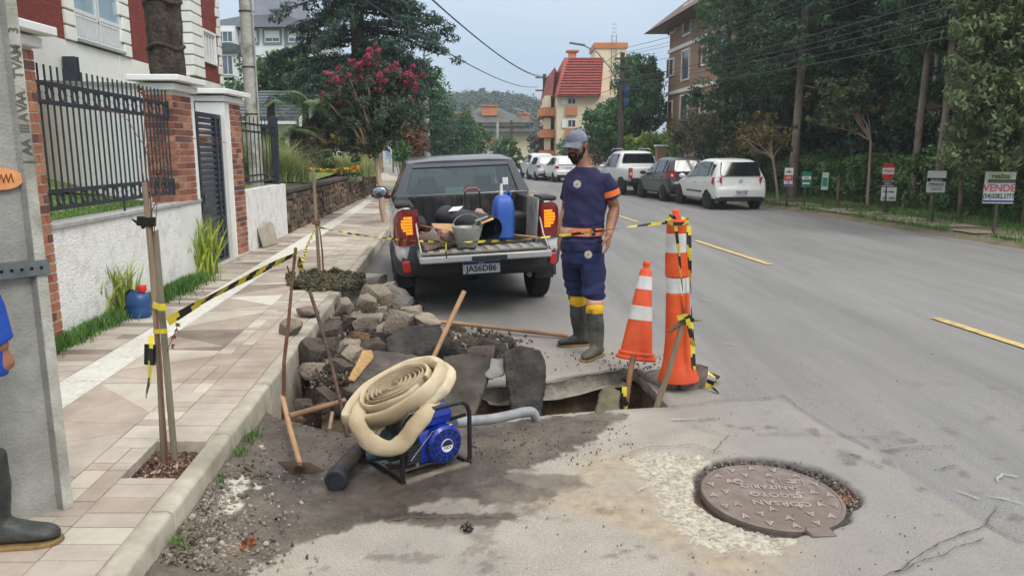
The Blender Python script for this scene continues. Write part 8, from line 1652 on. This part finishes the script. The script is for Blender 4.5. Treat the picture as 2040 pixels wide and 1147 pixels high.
# shovel in the rubble
sv_ = thing('shovel','shovel with pale handle and dark blade half buried at the left of the hole','shovel',G(630,800)); a,b_ = A(577,828,4.42),A(688,797,4.62); mb = MB(); mb.tube([a,a.lerp(b_,.5),b_],[.019,.018,.018],9); mb.build('shaft',WOODL,sv_,W=True,smooth=True)
mb = MB(); mb.loft([[A(628,772,4.75),A(648,768,4.85),A(676,790,4.85),A(660,800,4.70)],[A(628,776,4.75),A(648,772,4.85),A(676,794,4.85),A(660,804,4.70)]]); mb.build('blade',STL,sv_,W=True)
rod('wooden_shaft','dirty thin wooden stick lying in the puddle at the left of the hole',[A(656,856,4.30),A(662,822,4.5)],[.012,.012],WOOD,'handle')
# rubble stones
RB = [mat('rub%d' % i,a,b_,sc=7,rough=.92,bump=.9,bsc=34,lv=1,hue=.12,c3=c_,bdist=.03) for i,(a,b_,c_) in enumerate((((112,102,90),(150,138,124),(86,76,66)),((122,112,98),(158,146,130),(92,82,70)),((64,58,52),(98,88,78),(48,42,38)),((44,41,40),(70,66,62),(34,32,31)),((96,76,56),(134,108,80),(74,60,48)),((142,136,128),(178,172,164),(112,103,92))))]
def onm(px,py):
    d = ray(px,py); t = 3.5
    while t < 12:
        p = Vector((0,0,CH))+d*t; h = float(mound_h(p.x,p.y))
        if p.z <= h: return p
        t += .03
    return G(px,py)
USED = set(); LMK = [(738,562,'the pale top stone'),(650,700,'the ribbed bar'),(568,700,'the kerb twig'),(820,675,'the long black slab'),(885,655,'the upright tool handle'),(795,640,'the large grey wedge'),(765,735,'the tilted ochre-edged slab'),(1045,760,'the upright black slab'),(812,585,'the pickup tyre'),(730,603,'the square block'),(560,640,'the sidewalk block'),(640,810,'the shovel handle'),(925,780,'the soil-topped slab')]
rocks = [(738,562,58,46,5,'pale crusted stone on the very top of the rubble heap'),(755,592,66,60,1,'big sandy concrete block near the top of the heap'),(730,603,46,50,0,'square grey-brown concrete block on the left of the heap top'),(792,598,44,54,5,'rough pale block at the right of the heap top'),(775,575,40,34,5,'small pale block beside the pickup tyre'),(690,612,50,38,0,'grey block at the kerb side of the heap'),(700,640,44,34,2,None),(735,640,58,40,0,'grey slanted block in the middle of the heap'),(757,628,38,44,0,None),(795,640,66,60,0,'large grey wedge with a pale broken edge in the middle of the heap'),(770,652,40,44,1,'sandy wedge leaning on the large grey wedge'),(822,622,40,34,1,None),(830,660,48,30,2,None),(848,640,60,24,1,'flat pale slab piece at the right end of the heap'),(905,650,44,22,1,None),(870,658,34,20,0,None),(660,660,48,40,2,None),(690,688,50,36,0,'brown stone below the ribbed bar'),(650,690,56,50,2,'dark block wedged against the kerb'),(625,705,60,56,2,'large dark block in the corner by the kerb'),(700,705,44,40,1,None),(680,730,40,36,2,None),(620,735,44,32,0,None),(650,748,40,30,2,None),(690,745,36,28,4,None),(740,690,60,36,2,None),(760,672,44,30,3,None),(716,672,36,30,4,None),(668,640,34,30,0,None),(676,612,28,24,2,None),(940,680,40,30,2,None),(985,690,44,26,3,None),(1012,680,26,18,3,None),(900,690,50,30,3,None),(960,700,50,34,2,None),(600,765,38,28,2,None),(640,775,46,26,2,None),(590,790,30,20,4,None),(715,625,30,28,0,None),(812,680,44,30,3,None),(865,690,40,28,3,None),(775,700,40,24,2,None),(722,720,30,24,1,None),(745,655,30,24,2,None),(835,690,30,22,2,None),(680,765,36,24,3,None),(610,690,30,24,0,None)]
sz_ = lambda px_,p: px_/FPX*p.length
for i,(px,py,w,h,m_,lb) in enumerate(rocks):
    p = onm(px,py+h*.25); dd = w/FPX*p.y; hh_ = h/FPX*p.y; mb = MB(); mb.rock((0,0,0),(dd*1.12,dd*.9,hh_*1.15),100+i,.12,cut='block',rot=(random.uniform(-.3,.3),random.uniform(-.3,.3),random.uniform(0,3)),sub=3)
    o = mb.build('rubble_stone',RB[m_],smooth=True,angle=24); o.location = (p.x,p.y,p.z+hh_*.12)
    if py > 735: o.location.z = -.16 if i % 2 else -.12
    if not lb:
        nm_ = {0: 'grey concrete',1: 'sandy',2: 'dark brown',3: 'black asphalt',4: 'ochre earth'}[m_]; cd_ = []
        for lx,ly,ln in LMK:
            ang = atan2(py-ly,px-lx); dr_ = ('right of','below','left of','above')[int(round(ang/(pi/2))) % 4]; cd_.append((math.hypot(px-lx,py-ly),nm_+' lump '+('just ' if math.hypot(px-lx,py-ly) < 45 else '')+dr_+' '+ln+' in the rubble'))
        lb = next(l_ for _,l_ in sorted(cd_) if l_ not in USED); USED.add(lb)
    tag(o,lb,'rubble','broken stones heaped between kerb and pickup')
# loose clods around the hole
mb = MB(); rg = random.Random(9)
def clod(x,y,s_,z=0,m_=0): mb.cur = m_; z = z or roadz(x,y); mb.rock((x,y,z+s_*.25),(s_,s_*rg.uniform(.6,1),s_*.7),rg.randrange(999),.3,cut=True,sub=1)
for k in range(1900):
    a = rg.choice([(760,640,90,60),(980,690,60,30),(700,700,80,50),(900,680,90,30),(690,690,60,60),(660,745,60,40),(770,665,60,30)]); p = onm(rg.gauss(a[0],a[2]*.5),rg.gauss(a[1],a[3]*.5))
    if p.x < leftX(p.y)+.03: continue
    clod(p.x,p.y,rg.uniform(.010,.045),p.z+.01,rg.choice([0,1,1,2]))
for k in range(300):
    px = rg.uniform(1000,1330); py = 700+rg.uniform(0,40)+(.0); p = G(px,py);
    if px < 1200 and rg.random() < .7: continue
    clod(p.x,p.y,rg.uniform(.006,.022),0,rg.choice([1,2,2]))
for k in range(520):
    p = G(rg.uniform(460,1260),rg.uniform(845,930)); clod(p.x,p.y,rg.uniform(.005,.016),0,rg.choice([0,1,2,2]))
for k in range(420):
    a = rg.uniform(-.6,2.2); rr_ = .36+rg.random()*.12; clod(MH.x+rr_*cos(a),MH.y+rr_*sin(a),rg.uniform(.006,.022),-.02,rg.choice([0,2,2,1]))
for k in range(200): p = G(rg.uniform(1000,1900),rg.uniform(700,1140)); clod(p.x,p.y,rg.uniform(.004,.010),0,rg.choice([1,1,2]))
tag(mb.build('soil_crumbs',[RB[0],RB[2],RB[3]]),'crumbs of soil and asphalt scattered over the road round the hole','soil crumbs',kind='stuff')
mb = MB()
for k in range(2600):
    px = rg.gauss(410,85); py = rg.uniform(930,1147); px = px+(1000-py)*.15-20; p = G(px,py)
    if p.x < leftX(p.y)+.02: continue
    clod(p.x,p.y,rg.uniform(.006,.022) if rg.random() < .9 else rg.uniform(.02,.035),0,rg.choice([0,0,1,2,3]))
tag(mb.build('gravel',[RB[0],RB[1],RB[2],RB[5]],smooth=False),'loose grey and white gravel along the foot of the near kerb','gravel',kind='stuff')
for px,py,w,h,lb,m_ in ((580,652,46,40,'squared grey stone block standing on the sidewalk edge behind the twig',0),(612,622,44,24,'flat grey stone block lying behind the squared block on the sidewalk',0)):
    p = G(px,py+h*.4,.15); mb = MB(); d_ = w/FPX*p.y; h_ = h/FPX*p.y; mb.rock((0,0,0),(d_*1.1,d_*.8,h_*1.05),300+px,.08,rot=0,sub=3); o = mb.build('stone_block',RB[m_],smooth=True,angle=24); o.location = (p.x,p.y+.03,.15+h_*.42); tag(o,lb,'stone block')
p = G(1383,775,.0); mb = MB(); mb.rock((0,0,0),(.31,.22,.17),77,.25,rot=0,sub=4); o = mb.build('concrete_lump',mat('lump',(84,76,70),(124,114,104),sc=12,rough=.95,bump=1,bsc=60),smooth=True,angle=30); o.location = (p.x,p.y+.08,.06); tag(o,'broken lump of asphalt and concrete at the foot of the tall cone','rubble')
p = G(490,905); mb = MB(); mb.rock((0,0,0),(.055,.045,.04),5,.2,sub=3); o = mb.build('pebble',RB[5],smooth=True); o.location = (G(468,912).x,G(468,912).y,.015); tag(o,'pale fist-sized pebble beside the kerb weeds','pebble')
# big broken slabs
ASPH = mat('asphaltslab',(34,33,33),(58,56,54),sc=30,rough=.95,bump=1.0,bsc=70,bdist=.02,c3=(70,64,58)); SLB = mat('slabgrey',(66,61,56),(98,91,83),sc=8,rough=.92,bump=.6,bsc=50,c3=(54,48,43)); SLO = mat('slabedgeochre',(148,118,76),(186,152,104),sc=12,rough=.9,bump=.6)
def slab(label,P,th,m_,seed=0,vox=.014,amp=.012,cat='broken slab'):
    Q = [A(*p) for p in P]; c = sum(Q,Vector())/len(Q); nn = (Q[1]-Q[0]).cross(Q[2]-Q[0]).normalized()
    if nn.y < 0: nn = -nn
    Q = [q-nn*(q-c).dot(nn) for q in Q]; mb = MB(); mb.ext(Q,nn*th); o = remesh(mb,'broken_slab',m_,None,vox,1,.5,disp=lambda co: amp*mnoise.noise(co*9+Vector((seed,0,0)))+amp*.6*mnoise.noise(co*28)); return tag(o,label,cat)
slab('upright black asphalt slab with a rounded top standing at the back edge of the hole',[(1004,704,5.30),(1020,695,5.33),(1060,694,5.34),(1078,702,5.32),(1088,728,5.25),(1086,775,5.08),(1078,828,4.86),(1022,828,4.84),(1016,790,5.0),(1006,745,5.18)],.09,ASPH,1,amp=.010)
slab('grey slab piece with dark soil on top leaning down into the hole left of the black slab',[(882,716,5.35),(930,712,5.40),(974,722,5.38),(976,745,5.25),(955,800,4.95),(935,845,4.72),(905,830,4.75),(880,780,4.95)],.08,SLB,2)
slab('large tilted grey slab with an ochre broken edge behind the hose roll',[(738,700,5.12),(770,697,5.18),(832,708,5.22),(838,730,5.12),(800,765,4.92),(740,795,4.72),(690,772,4.72),(706,735,4.92)],.10,SLB,3)
slab('narrow ochre broken face of the large tilted slab',[(722,698,5.04),(742,696,5.10),(746,712,5.05),(706,760,4.78),(694,752,4.76),(712,722,4.92)],.02,SLO,4,amp=.006,vox=.010)
slab('long thick black asphalt slab lying on the soil below the tool handle',[(770,672,5.75),(800,650,5.95),(850,642,6.05),(880,655,6.0),(876,690,5.72),(842,702,5.55),(790,700,5.52),(768,690,5.6)],.10,ASPH,5,amp=.016)
slab('pale grey slab fragment lying between soil and the black slab',[(978,712,5.42),(1006,722,5.34),(1008,745,5.2),(975,752,5.15),(962,742,5.2)],.02,mat('slabpale',(104,104,102),(132,131,128),sc=8,rough=.6),6,amp=.002)
slab('greenish slab resting on the far wall inside the hole',[(1196,776,5.05),(1215,770,5.12),(1236,780,5.1),(1240,815,4.8),(1188,820,4.75)],.05,mat('mossy',(74,72,54),(104,100,78),sc=8,rough=.9,bump=.7),7)
# grey suction hose going down into the hole
HG = mat('hosegrey',(118,120,122),(150,151,152),sc=9,rough=.5); hs_ = thing('suction_hose','grey corrugated suction hose running from the pump into the hole','hose',G(980,845)); K = [A(905,842,4.05),A(940,838,4.18),A(980,834,4.30),A(1020,826,4.42),A(1045,820,4.50),A(1062,822,4.58),A(1069,836,4.66),A(1070,852,4.70)]
def smoothpath(K,n):
    out = []
    for i in range(n+1):
        u = i/n*(len(K)-1); k = min(int(u),len(K)-2); f = u-k; p0 = K[max(k-1,0)]; p1 = K[k]; p2 = K[k+1]; p3 = K[min(k+2,len(K)-1)]
        out.append(.5*((2*p1)+(p2-p0)*f+(2*p0-5*p1+4*p2-p3)*f*f+(3*p1-p0-3*p2+p3)*f**3))
    return out
for q in K: q.z = max(q.z,.034) if q.y < 4.6 else q.z-.02
P = smoothpath(K,150); mb = MB(); mb.tube(P,[.031 if i % 2 else .0265 for i in range(len(P))],16); mb.build('corrugated_tube',HG,hs_,W=True,smooth=True,angle=20)
# black hose with end cap
bh = thing('discharge_hose','thick dark rubber hose with a round black end cap beside the pump','hose',G(690,930)); K = [G(735,880,.06),G(712,900,.055),G(694,918,.052),G(680,935,.052),G(671,952,.055)]; P = smoothpath(K,60); mb = MB(); mb.tube(P,[.044 if i % 2 else .0415 for i in range(len(P))],18); mb.build('hose_tube',mat('hosedark',(46,42,40),(78,72,66),sc=12,rough=.6),bh,W=True,smooth=True,angle=20)
d_ = (P[-1]-P[-6]).normalized(); e = P[-1]; M = frame_M(e+d_*.0,d_.orthogonal(),d_.cross(d_.orthogonal())); zdir = (M.to_3x3() @ Vector((0,0,1))).dot(d_); s_ = 1 if zdir > 0 else -1
mb = MB(); mb.lathe([(.050,-.05*s_),(.057,-.045*s_),(.058,.03*s_),(.052,.04*s_),(.040,.041*s_),(.038,.034*s_),(.001,.034*s_)],26,M=M,cap=False); cpz = mb.build('end_cap',mat('capblack',(24,27,31),(42,46,52),sc=9,rough=.45),bh,W=True,smooth=True,angle=30)
# water pump
BLU = mat('engineblue',(14,46,146),(24,62,170),sc=7,rough=.32,coat=.4,c3=(20,48,130)); FRB = mat('frameblack',(18,18,19),(32,31,30),sc=10,rough=.4,coat=.2); FRD = mat('framedirty',(88,80,70),(128,118,104),sc=9,rough=.8)
F0_ = G(803,966); EX = G(936,926); rzP = atan2(EX.y-F0_.y,EX.x-F0_.x); Lx = (EX-F0_).length; Ly = .40
pu = thing('water_pump','small blue petrol water pump in a black tube frame on the road','water pump',(F0_.x,F0_.y,0),rzP); rt = .0125; HT = .375
for y,nm in ((0,'front_frame'),(Ly,'rear_frame')):
    mb = MB(); xs_,xe_ = 0,Lx; mb.tube([(xs_,y,.015),(xs_,y,HT*.80),(xs_+.012,y,HT*.92),(xs_+.04,y,HT),(xe_-.05,y,HT),(xe_-.015,y,HT*.93),(xe_,y,HT*.82),(xe_,y,.05),(xe_-.012,y,.022)],rt,10); mb.build(nm,FRB,pu,smooth=True)
for x in (0,Lx): mb = MB(); mb.tube([(x,0,.014),(x,Ly,.014)],rt,8); mb.build('base_tube',FRB,pu,smooth=True)
for y in (.0,Ly): mb = MB(); mb.box((Lx/2,y,.012),(Lx-.02,.035,.022)); mb.build('base_rail',FRD,pu,bevel=.004)
mb = MB(); mb.box((Lx*.55,Ly*.30,.03),(Lx*.8,.05,.014)); mb.build('cross_rail',FRD,pu); mb = MB(); mb.box((Lx*.55,Ly*.7,.03),(Lx*.8,.05,.014)); mb.build('cross_rail',FRD,pu)
cx2 = Lx*.60; mb = MB(); mb.loft([[(x,y,z) for x,y in ((cx2-.115,y0),(cx2+.07,y0),(cx2+.09,.2),(cx2+.07,.32),(cx2-.11,.32),(cx2-.13,.2))] for z,y0 in ((.05,.07),(.10,.05),(.19,.06),(.235,.09))]); mb.build('crankcase',BLU,pu,smooth=True,angle=35,bevel=.012)
MR = Matrix.Translation((cx2+.03,.055,.145)) @ Matrix.Rotation(pi/2,4,'X') @ Matrix.Scale(1,4)
mb = MB(); mb.lathe([(.104,-.05),(.108,.0),(.106,.022),(.092,.036),(.030,.040),(.001,.040)],40,M=MR,cap=False); mb.M = None; rc = mb.build('recoil_cover',BLU,pu,smooth=True,angle=30)
for k in range(12):
    a0 = 2*pi*k/12+.06;
    for r0,r1 in ((.040,.054),(.060,.074),(.079,.090)):
        mb = MB(); n = 5; V_ = [MR @ Vector((r*cos(a0+.42*i/n),r*sin(a0+.42*i/n),.0405-(.0015 if r < .08 else .003))) for r in (r0,r1) for i in range(n+1)]; mb.add(V_,[(i,i+1,n+2+i,n+1+i) for i in range(n)]); mb.build('vent_slot',mat('ventdark',(8,14,36),(12,20,46),rough=.6),rc)
mb = MB(); mb.lathe([(.036,.040),(.036,.046),(.001,.046)],28,M=MR,cap=False); hbz = mb.build('hub_disc',mat('hubwhite',(206,210,214),rough=.4),rc,smooth=True,angle=30)
mb = MB(); n = 14; V_ = [MR @ Vector((.034*cos(pi*i/n),.034*sin(pi*i/n),.0468)) for i in range(n+1)]; mb.add(V_,[tuple(range(n+1))]); mb.build('hub_print',SBK,hbz); mb = MB(); text_mb(mb,'7.0CV',.020,MR @ Matrix.Translation((0,-.012,.0468)),.001,bold=.02); mb.build('hub_print',SBK,hbz,kind='stuff')
mb = MB(); mb.loft([[(cx2+(x)*w,.16+y*d,z) for x,y in ((-1,-.7),(-.8,-1),(.8,-1),(1,-.7),(1,.7),(.8,1),(-.8,1),(-1,.7))] for z,w,d in ((.245,.085,.075),(.258,.105,.095),(.295,.110,.10),(.302,.114,.104),(.31,.108,.10),(.345,.092,.084),(.352,.075,.07))]); tkz = mb.build('fuel_tank',BLU,pu,smooth=True,angle=30,bevel=.004)
mb = MB(); mb.lathe([(.026,.35),(.026,.368),(.022,.371),(.001,.371)],18,M=Matrix.Translation((cx2-.03,.16,0)),cap=False); mb.build('fuel_cap',CHR,tkz,smooth=True,angle=30)
mb = MB(); mb.box((cx2-.165,.12,.24),(.10,.13,.12)); af = mb.build('air_filter',PLB,pu,bevel=.014); mb = MB(); mb.box((cx2-.17,.052,.262),(.06,.004,.03)); mb.build('warning_label',PLW,af); mb = MB(); mb.box((cx2-.17,.050,.272),(.06,.004,.009)); mb.build('label_band',TY,af)
mb = MB(); mb.box((cx2-.15,.10,.13),(.07,.10,.10));
for k in range(6): mb.box((cx2-.155,.10,.085+.018*k),(.09,.12,.005))
mb.build('cylinder_fins',mat('alloydark',(60,62,66),(84,86,90),rough=.45,metal=.5),pu,kind='stuff')
mb = MB(); mb.box((cx2-.14,.05,.07),(.02,.02,.02)); mb.tube([(cx2-.18,.04,.10),(cx2-.05,.03,.235),(cx2+.08,.04,.245)],.004,5); mb.build('linkage',CHR,pu,kind='stuff')
mb = MB(); mb.box((cx2+.115,.06,.205),(.022,.03,.022),rot=(0,.4,0)); mb.build('red_switch',TLR,pu,bevel=.004)
mb = MB(); mb.tube([(cx2-.08,.025,.12),(cx2-.085,.012,.155),(cx2-.075,.015,.175)],.008,6); mb.build('starter_grip',SBK,pu,smooth=True)
mb = MB(); mb.lathe([(.001,-.05),(.075,-.05),(.09,-.02),(.09,.03),(.05,.05),(.05,.09),(.001,.09)],24,M=Matrix.Translation((.06,.22,.14)) @ Matrix.Rotation(-pi/2,4,'Y'),cap=False); mb.tube([(.06,.22,.14),(.06,.22,.30)],.035,12); mb.tube([(.06,.22,.1),(-.05,.3,.08)],.04,12); mb.build('pump_housing',mat('pumpdark',(30,52,56),(48,72,76),sc=9,rough=.5),pu,smooth=True,angle=40)
mb = MB(); mb.tube([(Lx-.01,.02,.29),(cx2+.09,.10,.25)],.010,6); mb.build('bracket',FRB,pu)
# flat hose roll on top of the pump
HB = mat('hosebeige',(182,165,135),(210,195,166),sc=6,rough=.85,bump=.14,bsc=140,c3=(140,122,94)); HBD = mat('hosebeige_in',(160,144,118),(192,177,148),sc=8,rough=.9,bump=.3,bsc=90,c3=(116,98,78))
hr_ = thing('hose_roll','rolled up beige canvas fire hose lying on top of the pump frame','hose',A(797,790,3.88)); Cc = A(783,782,3.92); Ux = Vector((.86,.10,.42)).normalized(); Vx = Vector((-.20,.86,.46)); Vx = (Vx-Ux*Vx.dot(Ux)).normalized(); Nx = Ux.cross(Vx).normalized()
def HP(a,ru,rv,h=0,du=0,dv=0): return Cc+Ux*(ru*cos(a)+du)+Vx*(rv*sin(a)+dv)+Nx*h
mb = MB(); turns = 6.4; n = int(turns*44); vs = []; hw = .05
for i in range(n+1):
    a = 2*pi*turns*i/n; f = i/n; ru = .020+.165*f; rv = .007+.078*f; wv = .0035*sin(a*3+i*.13)*(1-f)+.006*mnoise.noise(Vector((cos(a)*1.4,sin(a)*1.4,f*6))); top = hw*(1.12+.10*f)+.008*mnoise.noise(Vector((cos(a)*1.3,sin(a)*1.3,f*9)))
    for hh2,o_ in ((-hw,0),(top-.004,0),(top,.0025),(top-.004,.006),(-hw,.006)): vs.append(HP(a,ru+o_+wv*1.3,rv+o_+wv,hh2,du=.03))
mb.add(vs,[(i*5+k,(i+1)*5+k,(i+1)*5+k+1,i*5+k+1) for i in range(n) for k in range(4)]); mb.build('inner_coils',HBD,hr_,W=True,smooth=True)
mb = MB(); mb.loft([[HP(a,.20,.10,h,du=.03) for a in np.linspace(0,2*pi,24,endpoint=False)] for h in (-hw,-hw*.1)]); mb.build('coil_shade_disc',mat('coilshade',(120,102,78),(140,120,94),rough=.95),hr_,W=True)  # added filler disc, its darker colour stands for shade between the coils
def fattube(K,rw,rh,label,n=80,axis=None,seed=0,m=HB):
    P = smoothpath([Vector(k) for k in K],n); rr = []
    for i,p in enumerate(P):
        d = (P[min(i+1,n)]-P[max(i-1,0)]).normalized(); ax2 = (axis or Nx); ax2 = (ax2-d*ax2.dot(d)).normalized(); b2 = d.cross(ax2); f = i/n
        w_ = rw*(1+.22*mnoise.noise(Vector((f*9,seed,0)))); h_ = rh*(1+.16*mnoise.noise(Vector((f*7,3,seed)))); rr.append([p+ax2*h_*sin(t)*(1+.12*mnoise.noise(Vector((cos(t)*1.5,f*14,seed))))+b2*w_*cos(t)*(1+.15*mnoise.noise(Vector((sin(t)*2,f*20,seed+5)))) for t in np.linspace(0,2*pi,20,endpoint=False)])
    mb = MB(); mb.loft(rr); return mb.build(label,m,hr_,W=True,smooth=True)
fattube([HP(a,.200,.108,.008,du=.03) for a in np.linspace(-.5,2*pi-.9,13)],.013,.052,'second_coil',90,seed=2)
fattube([HP(pi*.95,.24,.10,-.01,du=-.02),HP(pi*1.08,.262,.125,-.012,du=-.02),HP(pi*1.25,.24,.145,-.012),HP(pi*1.45,.235,.15,-.006),HP(pi*1.62,.25,.150,.0,du=.02),HP(pi*1.78,.255,.15,.006,du=.04),HP(pi*1.93,.25,.14,.01,du=.05),HP(0,.245,.12,.012,du=.05),HP(pi*.16,.235,.13,.008,du=.04),HP(pi*.4,.23,.135,0,du=.03),HP(pi*.65,.23,.13,-.005),HP(pi*.85,.24,.12,-.01,du=-.01),HP(pi*1.0,.25,.11,-.012,du=-.02)],.030,.058,'outer_coil',130)
fattube([HP(pi*1.62,.25,.15,-.045,du=.05),HP(pi*1.8,.27,.16,-.045,du=.05),HP(pi*1.95,.268,.14,-.040,du=.055),HP(pi*.12,.25,.14,-.04,du=.05),HP(pi*.35,.24,.15,-.04,du=.03)],.032,.042,'lower_coil',60,seed=3)
fattube([A(866,786,3.96),A(856,806,3.86),A(846,826,3.74),A(824,852,3.64),A(803,880,3.60),A(776,893,3.57),A(744,884,3.60),A(722,862,3.68),A(712,842,3.76),A(716,820,3.86),A(730,805,3.94)],.044,.030,'hanging_loop',60,axis=Vector((0,-1,.3)),seed=4)
# dry leaves
for px,py,lb in ((492,1085,'curled brown dry leaf on the gravel by the near kerb'),(930,1052,'small dark clump of leaf litter on the pale concrete')):
    p = G(px,py,.012); g = np.random.RandomState(px); V,F,lv = leaves([(p.x,p.y,.018,.035,.05,.01)],g,size=.018,dens=26,aspect=.4); tag(link('dry_leaf',npmesh('dry_leaf',V,F,{'lv': ('FACE',lv)}),mat('leafdry',(104,52,30),(146,84,52)) if px < 600 else RB[3],None),lb,'leaf litter')
mb = MB(); rg = random.Random(14)
for k in range(60):
    p = G(rg.choice([rg.uniform(480,620),rg.uniform(760,960),rg.uniform(350,500)]),rg.choice([rg.uniform(850,900),rg.uniform(1020,1045),rg.uniform(900,1130)]),.012); r_ = rg.uniform(.006,.016); M = Matrix.Translation(p) @ Euler((rg.uniform(-.5,.5),rg.uniform(-.5,.5),rg.uniform(0,6))).to_matrix().to_4x4(); mb.add([M @ Vector(v) for v in ((-r_,0,0),(0,-r_*.4,.002),(r_,0,0),(0,r_*.4,.002))],[(0,1,2,3)])
tag(mb.build('leaf_bits',mat('leafdry',(0,0,0))),'tiny dry leaf bits scattered in the dirt by the kerb','leaf litter',kind='stuff')
